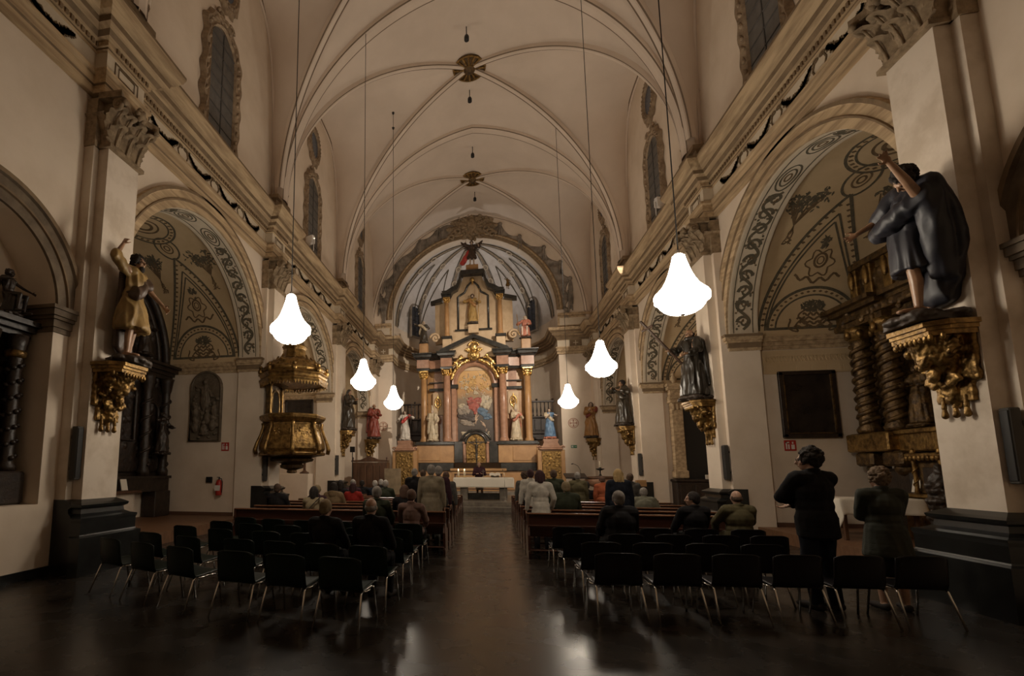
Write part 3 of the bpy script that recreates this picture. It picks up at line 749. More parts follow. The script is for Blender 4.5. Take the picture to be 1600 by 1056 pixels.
# ---- windows of the apse (dark night glass in arched frames)
WN = [0]
def window(mb_list):
    WN[0] += 1; o = None
    for nm, mb, mt in mb_list:
        if o is None: o = struct('window_%d' % WN[0], mb, mt)
        else: mb.build(nm, mt, o)
def arch_poly(wd, z0, z1, n=12, k=1.0):
    r = wd / 2; return [(-r, z0), (r, z0)] + [(r * cos(pi * i / n), z1 - r * k + r * k * sin(pi * i / n)) for i in range(n + 1)]
for ang, zlo, zhi in ((32, 10.7, 12.9), (146, 10.7, 12.9)):
    q = R(ang); e_ = Vector((-cos(q), sin(q), 0)); u = Vector((e_.y, -e_.x, 0)); c_ = Vector((XA, YA, 0)) + e_ * 4.66
    g = MB(); g.prism(arch_poly(.82, zlo, zhi), c_ - e_ * .02, u, (0, 0, 1), e_ * .02)
    fr = MB()
    out = arch_poly(1.14, zlo - .12, zhi + .16); inn = arch_poly(.82, zlo, zhi)
    for k in range(len(out)):
        k2 = (k + 1) % len(out); pa = [c_ + u * p[0] + Vector((0, 0, p[1])) for p in (out[k], out[k2], inn[k2], inn[k])]
        fr.add(pa + [p - e_ * .1 for p in pa], [(4, 5, 6, 7), (0, 1, 5, 4), (2, 3, 7, 6)])
    bars = MB()
    for k in range(1, 6): z = zlo + (zhi - zlo) * k / 6; bars.box(-.41, .41, -.045, -.02, z - .008, z + .008)
    bars.box(-.01, .01, -.045, -.02, zlo, zhi)
    bb = MB(); mt_ = Matrix.Translation(c_) @ Matrix(((u.x, e_.x, 0, 0), (u.y, e_.y, 0, 0), (0, 0, 1, 0), (0, 0, 0, 1)))
    bb.x = mt_; bb.add(bars.v, bars.f)
    window([('frame', fr, 'drape'), ('pane', g, 'glass_night'), ('glazing_bars', bb, 'lead')])
# ---- clerestory windows with broken stucco frames, and an oculus above each
M['stucco'] = mat('brown stucco frame', (.34, .25, .16), .85, n=6, c2=(.19, .13, .08), bump=.35, bs=16)
for sx in (-1, 1):
    for i in range(0, 4):
        y0, y1 = BAYS[i]; yc = (y0 + y1) / 2 + .15; u = Vector((0, 1, 0)); x = sx * (WX - .01); n_ = Vector((-sx, 0, 0))
        zlo, zhi = 10.3, 13.45
        fr = MB(); K = 90
        def wob(t, s_): return s_ + .10 * noise.noise(Vector((t * 9, i * 7 + sx, s_ * 3))) + .05 * sin(t * 80)
        inn = []; out = []
        for k in range(K):
            t = k / K
            if t < .32: z = zlo - .2 + (zhi - zlo - .35) * t / .32; yy = .58
            elif t < .68: q = pi * (t - .32) / .36; z = zhi - .55 + .55 * sin(q) + .12 * max(0, sin(q) - .85) * 4; yy = .58 * cos(q)
            else: z = zlo - .2 + (zhi - zlo - .35) * (1 - t) / .32; yy = -.58
            d_ = wob(t, .36)
            nn = Vector((yy, (z - (zhi - .55)) if z > zhi - .55 else 0, 0)); nn = nn.normalized() if nn.length > 1e-3 else Vector((1, 0, 0))
            inn.append((yy, z)); out.append((yy + nn.x * d_, z + nn.y * d_))
        for k in range(K - 1):
            for (f0, f1, h0, h1) in ((0, .12, .02, .09), (.12, .22, .09, .06), (.22, .62, .06, .10), (.62, .75, .10, .12), (.75, 1, .12, .0)):
                pa = []
                for kk, ff, hh in ((k, f0, h0), (k + 1, f0, h0), (k + 1, f1, h1), (k, f1, h1)):
                    p = [inn[kk][j] * (1 - ff) + out[kk][j] * ff for j in (0, 1)]; pa.append((x - sx * hh, yc + p[0], p[1]))
                fr.add(pa, [(0, 1, 2, 3)], 0, False)
        for k in range(3, K - 3, 3):                     # carved tongues along the frame
            p = [inn[k][j] * .58 + out[k][j] * .42 for j in (0, 1)]; p2 = [inn[k][j] * .45 + out[min(k + 2, K - 1)][j] * .55 for j in (0, 1)]
            fr.limb((x - sx * .09, yc + p[0], p[1]), (x - sx * .09, yc + p2[0], p2[1]), .05, .03, 6)
        for sg in (-1, 1):
            fr.tube([(x - sx * .08, yc + sg * (.25 + .16 * (1 - t / 14) * cos(t * .6)), zhi + .33 + .14 * (1 - t / 14) * sin(t * .6)) for t in range(14)], .05, 6)
        pane = MB(); pane.prism(arch_poly(1.16, zlo - .2, zhi), (x - sx * .02, yc, 0), u, (0, 0, 1), n_ * .015)
        br = MB()
        for k in range(1, 8): z = zlo + (zhi - zlo) * k / 8; br.box(*sorted((x - sx * .035, x - sx * .05)), yc - .56, yc + .56, z - .012, z + .012)
        br.box(*sorted((x - sx * .035, x - sx * .05)), yc - .02, yc + .02, zlo, zhi - .05)
        window([('frame', fr, 'stucco'), ('pane', pane, 'glass_grey'), ('glazing_bars', br, 'lead')])
        fr = MB(); zc = 15.05
        for k in range(40):
            q, q2 = 2 * pi * k / 40, 2 * pi * (k + 1) / 40
            for (r0, r1, h0, h1) in ((.40, .46, .02, .10), (.46, .62, .10, .10), (.62, .74, .10, 0)):
                pa = []
                for qq, rr, hh in ((q, r0, h0), (q2, r0, h0), (q2, r1, h1), (q, r1, h1)):
                    rr = rr + (.05 * sin(qq * 11) if rr > .7 else 0); pa.append((x - sx * hh, yc + rr * cos(qq), zc + rr * 1.25 * sin(qq)))
                fr.add(pa, [(0, 1, 2, 3)])
        for k in range(26): q = 2 * pi * k / 26; fr.ell((x - sx * .10, yc + .54 * cos(q), zc + .67 * sin(q)), .05, nu=6, nv=4)
        M['glass_blue'] = mat('blue night glass', (.035, .06, .10), .25)
        pane = MB(); pane.prism([(.41 * cos(2 * pi * k / 24), .51 * sin(2 * pi * k / 24)) for k in range(24)], (x - sx * .02, yc, zc), u, (0, 0, 1), n_ * .015)
        window([('frame', fr, 'stucco'), ('pane', pane, 'glass_blue')])
# ---- gilded vault bosses and the small fittings that hang along the ridge
def boss(loc, lab):
    t = thing('ceiling_boss', lab, 'ceiling boss', loc, group='gilded vault bosses')
    g = MB(); g.lathe([(0, -.02), (.62, -.02), (.66, -.06), (.60, -.10), (.24, -.12), (.20, -.20), (.12, -.22), (.09, -.30), (0, -.32)], 32); g.build('disc', 'gold_dk', t)
    r_ = MB()
    for k in range(16):
        q = 2 * pi * k / 16
        r_.limb((.22 * cos(q), .22 * sin(q), -.13), (.56 * cos(q), .56 * sin(q), -.11), .03, .055, 6)
    r_.tube([(.61 * cos(2 * pi * k / 32), .61 * sin(2 * pi * k / 32), -.10) for k in range(32)], .035, 6, closed=True)
    r_.tube([(.20 * cos(2 * pi * k / 20), .20 * sin(2 * pi * k / 20), -.15) for k in range(20)], .03, 6, closed=True)
    r_.build('rays', 'gold', t)
boss((0, 17.7, 17.4), 'larger gilded sunburst boss on the vault, nearest the camera')
boss((-.12, 25.2, 17.4), 'smaller looking dark gilded boss on the vault nearest the altar')
for (y, lab) in ((15.9, 'small black hanging spotlight on the vault ridge, before the larger gilded boss'), (18.9, 'small black hanging spotlight on the vault ridge, just beyond the larger gilded boss'), (22.6, 'small black hanging spotlight on the vault beyond the pointed cross arch'), (26.6, 'small black hanging spotlight on the vault beyond the farther boss')):
    t = thing('hanging_spotlight', lab, 'spotlight', (-.03, y, Z0 + HV - .01), group='small spotlights along the vault ridge')
    g = MB(); g.tube([(0, 0, 0), (0, 0, -.35)], .02, 6); g.build('stem', 'iron', t)
    g = MB(); g.lathe([(0, -.33), (.06, -.34), (.085, -.40), (.085, -.54), (.07, -.55), (0, -.53)], 14); g.build('housing', 'black', t)
# ---- white floodlights standing on the cornice
for sx, y, z, lab in ((-1, 16.6, 9.95, 'white floodlight on the left cornice below a window'), (1, 16.35, 9.95, 'white floodlight on the right cornice below a window')):
    t = thing('floodlight', lab, 'floodlight', (sx * 6.08, y, 9.8))
    g = MB(); g.box(-.16, .16, -.03, .11, .30, .62); g.box(-.13, .13, .11, .17, .34, .58); g.build('housing', 'white', t)
    g = MB(); g.box(-.13, .13, .17, .175, .34, .58); g.build('lens', 'lamp_soft' if 'lamp_soft' in M else 'signwhite', t)
    g = MB(); g.tube([(-.19, .03, .46), (-.19, .03, .0), (.19, .03, .0), (.19, .03, .46)], .018, 6); g.build('bracket', 'white', t)
    t.rotation_euler = (0, 0, -sx * -.35)
# ================================================================ figures: people and statues
for nm, c in dict(skin=(.42, .25, .17), skin_pale=(.62, .47, .38), skin_dark=(.22, .125, .075), hair_grey=(.24, .215, .19), hair_white=(.40, .37, .33), hair_dark=(.022, .016, .013), hair_brown=(.075, .045, .028), hair_wine=(.05, .02, .022), hair_blond=(.42, .29, .13), hair_auburn=(.11, .06, .04), hair_sandy=(.24, .18, .10),
                  cloth_black=(.014, .013, .014), cloth_navy=(.014, .017, .025), cloth_green=(.035, .04, .025), cloth_olive=(.10, .085, .045), cloth_khaki=(.23, .19, .13), cloth_white=(.58, .54, .47), cloth_pink=(.20, .125, .105), cloth_red=(.30, .028, .022), cloth_rust=(.33, .09, .04), cloth_grey=(.10, .095, .085), cloth_tan=(.21, .145, .08), cloth_plum=(.05, .022, .03), cloth_sage=(.16, .155, .115), cloth_jeans=(.035, .045, .065), cloth_beige=(.30, .24, .15),
                  leather=(.02, .014, .012)).items():
    mat(nm, c, .85 if 'skin' not in nm else .55, n=9, c2=tuple(x * .72 for x in c), spec=.12 if 'cloth' in nm else .4)
for nm, c, r_ in (('robe_ochre', (.30, .19, .065), .5), ('robe_darkblue', (.018, .018, .026), .5), ('robe_habit', (.030, .024, .017), .33), ('robe_red', (.26, .05, .03), .5), ('robe_amber', (.38, .19, .06), .5), ('robe_cream', (.58, .48, .33), .5), ('robe_white', (.60, .55, .48), .5), ('robe_scarlet', (.55, .06, .05), .5), ('robe_blue', (.12, .22, .36), .5), ('robe_salmon', (.52, .20, .13), .5), ('robe_goldgreen', (.40, .25, .08), .45), ('robe_brown', (.07, .04, .025), .45), ('robe_bronze', (.045, .034, .022), .35), ('statue_skin', (.38, .22, .13), .38), ('statue_pale', (.60, .46, .36), .4), ('rock', (.05, .035, .025), .5), ('eye', (.02, .015, .012), .2)):
    mat(nm, c, r_, n=6, c2=tuple(x * .6 for x in c), lo=.3, hi=.6)
def fused(mb, voxel=.014, smooth=4, disp=None):
    """one continuous surface out of overlapping shapes"""
    me = bpy.data.meshes.new('t'); me.from_pydata(mb.v, [], mb.f)
    bm = bmesh.new(); bm.from_mesh(me); bmesh.ops.recalc_face_normals(bm, faces=bm.faces); bm.to_mesh(me); bm.free()
    o = bpy.data.objects.new('t', me); COL.objects.link(o)
    r = o.modifiers.new('r', 'REMESH'); r.mode = 'VOXEL'; r.voxel_size = voxel
    if smooth: s_ = o.modifiers.new('s', 'SMOOTH'); s_.iterations = smooth; s_.factor = .5
    dg = bpy.context.evaluated_depsgraph_get(); e = o.evaluated_get(dg); m2 = e.to_mesh()
    out = MB(); nv = len(m2.vertices)
    if disp:
        vs = [tuple(v.co + v.normal * disp(v.co)) for v in m2.vertices]
    else: vs = [tuple(v.co) for v in m2.vertices]
    out.add(vs, [tuple(p.vertices) for p in m2.polygons], 0, True)
    e.to_mesh_clear(); bpy.data.objects.remove(o); bpy.data.meshes.remove(me)
    return out
def folds(amp, fx=9., fz=1.6, tilt=0., seed=0):
    def f(p):
        x, y, z = p.x, p.y, p.z + tilt * (p.x + p.y * .6)
        a = noise.noise(Vector((x * fx + seed, y * fx, z * fz))); b = noise.noise(Vector((x * fx * 2.1, y * fx * 2.1 + seed, z * fz * 1.6)))
        return amp * (1 - 2.2 * abs(a)) + amp * .45 * b
    return f
def ik(a, b, l1, l2, hint):
    a, b, hint = Vector(a), Vector(b), Vector(hint); d = b - a; L = min(d.length, (l1 + l2) * .995); d.normalize(); b = a + d * L
    x = (l1 * l1 - l2 * l2 + L * L) / (2 * L); h = sqrt(max(l1 * l1 - x * x, 0)); n_ = hint - d * hint.dot(d); n_ = n_.normalized() if n_.length > 1e-5 else d.orthogonal().normalized()
    return a + d * x + n_ * h, b
def skeleton(sit=False, lean=0., side=0., hands=None, head=(0, 0), elbow=None, stride=0., twist=0., kneel=False):
    J = {}
    base = Vector((0, -.05, .60)) if sit else Vector((0, 0, .96))
    up = Matrix.Rotation(side, 3, 'Y') @ Matrix.Rotation(-lean, 3, 'X') @ Matrix.Rotation(twist, 3, 'Z')
    T = lambda x, y, z: base + up @ Vector((x, y, z))
    J['up'] = up; J['pel'] = base; J['waist'] = T(0, 0, .14); J['chest'] = T(0, 0, .31); J['neck'] = T(0, -.012, .51); J['nk2'] = T(0, .005, .58); J['head'] = T(0, .02, .655)
    J['hrot'] = up @ Matrix.Rotation(head[0], 3, 'Z') @ Matrix.Rotation(-head[1], 3, 'X')
    for i, s_ in ((0, -1), (1, 1)):
        J['sh', i] = T(s_ * .185, -.01, .45)
        tgt = (hands or {}).get(i, None)
        if tgt is None: tgt = (s_ * .20, .30, .68) if sit else (s_ * .27, .04, .80)
        el, wr = ik(J['sh', i], tgt, .29, .26, (elbow or {}).get(i, (s_ * .6, -.8, -.3)))
        J['el', i], J['wr', i] = el, wr
        if sit:
            J['hip', i] = Vector((s_ * .095, -.03, .585)); J['kn', i] = Vector((s_ * .13, .37, .555)); J['an', i] = Vector((s_ * .13, .33, .09)); J['toe', i] = Vector((s_ * .15, .48, .035))
        else:
            st = stride * s_
            J['hip', i] = Vector((s_ * .095, 0, .93)); J['kn', i] = Vector((s_ * .105, .02 + st * .6, .50)); J['an', i] = Vector((s_ * .11, -.03 + st, .085)); J['toe', i] = Vector((s_ * .14, .12 + st, .032))
    return J
def add_head(b, J):
    h, r = J['head'], J['hrot']; A = lambda x, y, z: h + r @ Vector((x, y, z))
    b.ell(A(0, -.012, .02), (.076, .094, .10), r, 16, 12); b.ell(A(0, .032, -.03), (.058, .062, .088), r, 14, 10); b.ell(A(0, .045, -.078), (.042, .044, .038), r)
    b.limb(A(0, .088, .018), A(0, .113, -.028), .010, .016, 8); b.ell(A(0, .078, .026), (.052, .018, .013), r); b.ell(A(0, .092, -.062), (.024, .014, .009), r)
    for s_ in (-1, 1): b.ell(A(s_ * .079, -.005, -.012), (.012, .026, .034), r, 8, 6); b.ell(A(s_ * .04, .06, -.03), (.022, .025, .022), r, 8, 6)
    b.limb(J['neck'], A(0, -.015, -.06), .058, .05)
def add_hand(b, J, i, curl=.45, spread=.1, fr=.0085, open_=False):
    wr, el = J['wr', i], J['el', i]; d = (wr - el).normalized(); s_ = -1 if i == 0 else 1
    side_ = J['up'] @ Vector((0, 1, 0)); n_ = d.cross(side_); n_ = n_.normalized() if n_.length > .1 else Vector((1, 0, 0)); ac = n_.cross(d).normalized()
    n_ = n_ * (-s_ if n_.x * s_ > 0 else 1) if abs(n_.x) > .2 else n_
    rot = Matrix((ac, n_, d)).transposed()
    b.ell(wr + d * .055, (.040, .017, .056), rot, 10, 8); b.limb(wr - d * .02, wr + d * .03, .028, .026)
    for k, ln in enumerate((.068, .078, .073, .058)):
        o = (k - 1.5) * .0205; p = wr + d * .095 + ac * o * 1.0; dd = (d + ac * (k - 1.5) * spread).normalized()
        for j in range(3):
            cc = curl * (j + .5); e = (dd * cos(cc) + n_ * sin(cc)); q = p + e * ln * (.45, .32, .25)[j]; b.limb(p, q, fr * (1.08 - .1 * j), fr * (1 - .1 * j), 7); p = q
    p = wr + d * .035 + ac * .032; q = p + (d * .6 + ac * .75 + n_ * .3).normalized() * .04; b.limb(p, q, .0125, .0105, 7); b.limb(q, q + (d * .85 + ac * .3 + n_ * .35).normalized() * .035, .0105, .0085, 7)
def add_body(b, J, arms=True, legs=True, k=1.0, feet=True, curl=.45, spread=.1, fr=.0085):
    r = J['up']
    b.ell(J['pel'] + Vector((0, -.01, -.02)), (.155 * k, .112 * k, .13), r); b.ell(J['waist'], (.132 * k, .098 * k, .14), r); b.ell(J['chest'], (.158 * k, .112 * k, .18), r)
    b.limb(J['sh', 0] + r @ Vector((.03, 0, .0)), J['sh', 1] + r @ Vector((-.03, 0, 0)), .066, .066); b.limb(J['chest'] + r @ Vector((0, 0, .1)), J['neck'], .11, .06)
    add_head(b, J)
    for i in (0, 1):
        if arms:
            b.limb(J['sh', i], J['el', i], .056, .043); b.limb(J['el', i], J['wr', i], .044, .029); add_hand(b, J, i, curl, spread, fr)
        if legs:
            b.limb(J['hip', i], J['kn', i], .088, .058); m_ = J['kn', i] * .68 + J['an', i] * .32; b.limb(J['kn', i], m_ + Vector((0, -.012, 0)), .056, .058); b.limb(m_ + Vector((0, -.012, 0)), J['an', i], .058, .037)
            if feet: b.limb(J['an', i] + Vector((0, -.03, -.04)), J['toe', i], .042, .032); b.ell(J['toe', i] + Vector((0, .02, -.004)), (.044, .05, .026))
def eye_mesh(J, s_):
    h, r = J['head'], J['hrot']; b = MB()
    return b.ell(h + r @ Vector((s_ * .030, .083, .006)), (.013, .010, .008), r, 8, 6)
def hair_mesh(J, style, seed=0):
    h, r = J['head'], J['hrot']; A = lambda x, y, z: h + r @ Vector((x, y, z)); b = MB()
    if style == 'bald':
        b.ell(A(0, -.045, -.015), (.083, .072, .055), r); 
        for s_ in (-1, 1): b.ell(A(s_ * .072, -.02, -.0), (.014, .035, .035), r)
    else:
        b.ell(A(0, -.028, .034), (.088, .097, .098), r, 16, 12); b.ell(A(0, -.055, -.02), (.080, .062, .075), r)
        for s_ in (-1, 1): b.ell(A(s_ * .074, -.012, .012), (.018, .045, .05), r)
        if style in ('bob', 'long', 'veil'):
            for s_ in (-1, 1): b.limb(A(s_ * .065, -.03, .02), A(s_ * .075, -.035, -.10), .045, .035)
            b.limb(A(0, -.06, 0), A(0, -.07, -.11), .078, .07)
        if style == 'long':
            for s_ in (-.06, -.02, .02, .06): b.limb(A(s_, -.075, -.06), A(s_ * 1.5, -.10, -.26), .045, .022)
        if style == 'curly':
            rnd = random.Random(seed)
            for _ in range(90):
                a_, e_ = rnd.uniform(0, 2 * pi), rnd.uniform(-.6, 1.5); p = Vector((.090 * cos(a_) * cos(e_), -.03 + .095 * sin(a_) * cos(e_), .03 + .1 * sin(e_)))
                if p.y < .05 or p.z > .08: b.ell(h + r @ (p * rnd.uniform(.96, 1.1)), rnd.uniform(.016, .028), None, 7, 5)
    return fused(b, .011 if style != 'curly' else .009, 3 if style != 'curly' else 1, folds(.004, 40, 12, 0, seed) if style != 'curly' else folds(.010, 34, 30, 0, seed))
def jacket_mesh(J, sit, hem=.80, bulk=0., sleeve=.93, skirt=0., collar=True, vox=.016, seed=0, fold=.007, hood=False):
    r = J['up']; b = MB(); k = bulk
    b.ell(J['chest'] + r @ Vector((0, -.005, .0)), (.178 + k, .132 + k, .20), r); b.ell(J['waist'], (.160 + k, .125 + k, .16), r); b.ell(J['pel'] + Vector((0, -.01, .04 if sit else .02)), (.178 + k, .138 + k, .15), r)
    b.limb(J['sh', 0] + r @ Vector((.02, 0, -.005)), J['sh', 1] + r @ Vector((-.02, 0, -.005)), .082 + k * .4, .082 + k * .4); b.limb(J['chest'] + r @ Vector((0, -.01, .1)), J['neck'] + r @ Vector((0, -.01, -.01)), .13, .072)
    if collar: b.tube([J['neck'] + r @ Vector((.062 * cos(q), -.005 + .062 * sin(q), .028 + .012 * -sin(q))) for q in [2 * pi * t / 16 for t in range(16)]], .017, 6, closed=True)
    if hood: b.tube([J['neck'] + r @ Vector((.10 * cos(q), -.04 + .085 * sin(q), .0 - .02 * sin(q))) for q in [2 * pi * t / 16 for t in range(16)]], .045, 7, closed=True); b.ell(J['neck'] + r @ Vector((0, -.12, -.03)), (.10, .05, .08), r)
    for i in (0, 1):
        b.limb(J['sh', i], J['el', i], .075 + k * .3, .059 + k * .2); e = J['el', i].lerp(J['wr', i], sleeve); b.limb(J['el', i], e, .059 + k * .2, .043 + k * .15)
    if sit:
        for i in (0, 1): b.limb(J['hip', i] + Vector((0, -.02, .02)), J['hip', i].lerp(J['kn', i], .4) + Vector((0, 0, .02)), .108 + k * .5, .10 + k * .3)
    else:
        z = J['pel'].z - .02; n = max(int((z - hem) / .018), 1)
        for t in range(n + 1):
            zz = z + (hem - z) * t / n; f_ = t / n; b.ell((0, -.01, zz + .04), (.178 + k + skirt * f_, .142 + k + skirt * f_, .05), None, 16, 8)
    return fused(b, vox, 4, folds(fold, 10, 3.5, .6, seed))
def trouser_mesh(J, vox=.016, seed=0):
    b = MB(); b.ell(J['pel'] + Vector((0, -.01, -.02)), (.165, .125, .14))
    for i in (0, 1): b.limb(J['hip', i], J['kn', i], .102, .073); b.limb(J['kn', i], J['an', i] + Vector((0, 0, .0)), .073, .058)
    return fused(b, vox, 3, folds(.006, 12, 4, .5, seed))
def skirt_mesh(J, sit, hem=.42, vox=.018, seed=0):
    b = MB()
    if sit:
        b.ell(J['pel'], (.18, .14, .12))
        for i in (0, 1): b.limb(J['hip', i], J['kn', i], .12, .085); b.limb(J['kn', i], J['kn', i].lerp(J['an', i], .4), .085, .08)
        b.limb(J['hip', 0], J['kn', 0] * .5 + J['kn', 1] * .5, .12, .09)
    else:
        for t in range(31): zz = .95 + (hem - .95) * t / 30; b.ell((0, -.01, zz + .03), (.165 + .03 * t / 30, .13 + .04 * t / 30, .05), None, 16, 8)
    return fused(b, vox, 3, folds(.010, 12, 1.5, 0, seed))
def shoe_mesh(J, i):
    b = MB()
    b.limb(J['an', i] + Vector((0, -.04, -.045)), J['toe', i], .046, .040); b.ell(J['toe', i] + Vector((0, .015, 0)), (.05, .055, .034))
    return fused(b, .012, 2)
NP = [0]
def person(label, loc, rz=0., h=1.72, sit=False, top=('cloth_black', {}), bottom=('trousers', 'cloth_black'), hair=('short', 'hair_grey'), skin='skin', group=None, near=False, bag=False, scarf=None, hat=None, glasses=False, eyes=False, **sk):
    NP[0] += 1; sd = NP[0] * 3.7
    J = skeleton(sit=sit, **sk); t = thing('person', label, 'person', loc, rz, group, sc=h / 1.72)
    vx = .011 if near else .017
    b = MB(); add_body(b, J, fr=.0095 if not near else .0088); fused(b, vx * .85, 3).build('body', skin, t)
    if eyes:
        for s_ in (-1, 1): eye_mesh(J, s_).build('eye', 'eye', t)
    if hair: hair_mesh(J, hair[0], sd).build('hair', hair[1], t)
    kw = dict(top[1]); jacket_mesh(J, sit, vox=vx, seed=sd, **kw).build(kw.pop('nm', 'jacket') if 'nm' in kw else 'jacket', top[0], t)
    if bottom[0] == 'trousers': trouser_mesh(J, vx, sd).build('trousers', bottom[1], t)
    else: skirt_mesh(J, sit, seed=sd).build('skirt', bottom[1], t)
    for i in (0, 1): shoe_mesh(J, i).build('shoe', 'leather', t)
    r = J['up']
    if bag:
        p = MB(); a_, c_ = J['sh', 1] + r @ Vector((-.03, -.10, .06)), J['waist'] + r @ Vector((-.19, -.13, -.02))
        p.tube([a_ + r @ Vector((0, .12, .03)), a_, a_.lerp(c_, .33) + r @ Vector((0, -.06, 0)), a_.lerp(c_, .66) + r @ Vector((0, -.06, 0)), c_], .016, 6, flat=.4); p.build('bag_strap', 'cloth_black', t)
    if scarf:
        p = MB(); p.tube([J['neck'] + r @ Vector((.085 * cos(q), -.01 + .08 * sin(q), .03)) for q in [2 * pi * k / 14 for k in range(14)]], .035, 7, closed=True); fused(p, .014, 2, folds(.006, 18, 8)).build('scarf', scarf, t)
    if hat:
        p = MB(); h_, q_ = J['head'], J['hrot']; p.ell(h_ + q_ @ Vector((0, -.015, .05)), (.092, .108, .085), q_, 14, 10); p.ell(h_ + q_ @ Vector((0, .09, .055)), (.07, .06, .012), q_); fused(p, .013, 2).build('cap', hat, t)
    if glasses:
        p = MB(); h_, q_ = J['head'], J['hrot']
        for s_ in (-1, 1):
            p.tube([h_ + q_ @ Vector((s_ * .033 + .022 * cos(q), .102, .006 + .017 * sin(q))) for q in [2 * pi * k / 14 for k in range(14)]], .0022, 5, closed=True); p.tube([h_ + q_ @ Vector((s_ * .055, .10, .01)), h_ + q_ @ Vector((s_ * .082, .0, .01))], .0022, 5)
        p.build('glasses', 'iron', t)
    return t
def robe_mesh(J, rings, n=28, vox=.022, amp=.02, fx=9., fz=1.4, tilt=0., seed=0, arms=(), extra=None, torso=True, sleeve=.75):
    """statue robe: torso, chosen sleeves and a skirt lofted through rings (z, rx, ry, dx, dy)"""
    b = MB(); r = J['up']
    if torso:
        b.ell(J['chest'], (.175, .132, .2), r); b.ell(J['waist'], (.155, .12, .17), r); b.limb(J['sh', 0] + r @ Vector((.02, 0, 0)), J['sh', 1] + r @ Vector((-.02, 0, 0)), .08, .08); b.limb(J['chest'] + r @ Vector((0, 0, .1)), J['neck'] + r @ Vector((0, 0, -.02)), .12, .07)
    for i in arms: e = J['el', i].lerp(J['wr', i], sleeve); b.limb(J['sh', i], J['el', i], .078, .07); b.limb(J['el', i], e, .068, .075)
    vs = []; N = len(rings)
    for (z, rx, ry, dx, dy) in rings:
        for k in range(n): vs.append((dx + rx * cos(2 * pi * k / n), dy + ry * sin(2 * pi * k / n), z))
    fs = [tuple(range(n - 1, -1, -1)), tuple((N - 1) * n + k for k in range(n))] + [(i * n + k, i * n + (k + 1) % n, (i + 1) * n + (k + 1) % n, (i + 1) * n + k) for i in range(N - 1) for k in range(n)]
    b.add(vs, fs)
    if extra: extra(b)
    return fused(b, vox, 3, folds(amp, fx, fz, tilt, seed))
def rock_base(w, d, h, seed=0):
    b = MB(); rnd = random.Random(seed); b.box(-w, w, -d, d, 0, h * .6)
    for _ in range(14): b.ell((rnd.uniform(-w, w) * .8, rnd.uniform(-d, d) * .8, h * .6), (rnd.uniform(.08, .16), rnd.uniform(.08, .16), rnd.uniform(.3, .5) * h))
    return fused(b, .02, 2, folds(.012, 14, 14, 0, seed))
def statue(name, label, loc, rz, h, robe, robe_mat, skin='statue_skin', hair=('curly', 'hair_dark'), cloak=None, cloak_mat=None, base='rock', voxel=.02, bodyvox=.013, fr=.009, beard=False, group=None, extra_parts=(), curl=.4, spread=.12, legs=True, cat='statue', wide=1.12, **sk):
    J = skeleton(**sk); t = thing(name, label, cat, loc, rz, group, sc=h / 1.72); t.scale.x *= wide; t.scale.y *= wide
    up = .12 if base else 0
    def put(mb, nm, m_):
        mb.v = [(x, y, z + up) for x, y, z in mb.v]; return mb.build(nm, m_, t)
    b = MB(); add_body(b, J, legs=legs, fr=fr, curl=curl, spread=spread)
    if beard: b.ell(J['head'] + J['hrot'] @ Vector((0, .06, -.10)), (.04, .035, .055), J['hrot'])
    put(fused(b, bodyvox, 3), 'body', skin)
    for s_ in (-1, 1): put(eye_mesh(J, s_), 'eye', 'eye')
    if hair: put(hair_mesh(J, hair[0], 5), 'hair', hair[1])
    if beard:
        b = MB(); b.ell(J['head'] + J['hrot'] @ Vector((0, .062, -.105)), (.045, .04, .062), J['hrot']); put(fused(b, .012, 2, folds(.005, 40, 10)), 'beard', hair[1])
    kw = dict(robe); put(robe_mesh(J, vox=voxel, **kw), 'robe', robe_mat)
    if cloak: put(fused(cloak(J), voxel, 3, folds(.022, 7, 1.8, .5, 3)), 'cloak', cloak_mat)
    if base: (lambda q: setattr(q, 'v', [(x, y, max(z, .012)) for x, y, z in q.v]) or q)(rock_base(.26, .22, .14, 3)).build('base', base, t)
    for nm, fn, m_ in extra_parts: put(fn(J), nm, m_)
    return t
LONG = [(.02, .29, .23, 0, .0), (.25, .265, .21, 0, .0), (.55, .235, .195, 0, .01), (.80, .205, .17, 0, 0), (1.0, .16, .13, 0, 0), (1.1, .15, .12, 0, 0)]
TUNIC = [(.48, .29, .23, 0, .02), (.62, .265, .21, 0, .01), (.80, .225, .18, 0, 0), (.98, .165, .135, 0, 0), (1.08, .15, .12, 0, 0)]
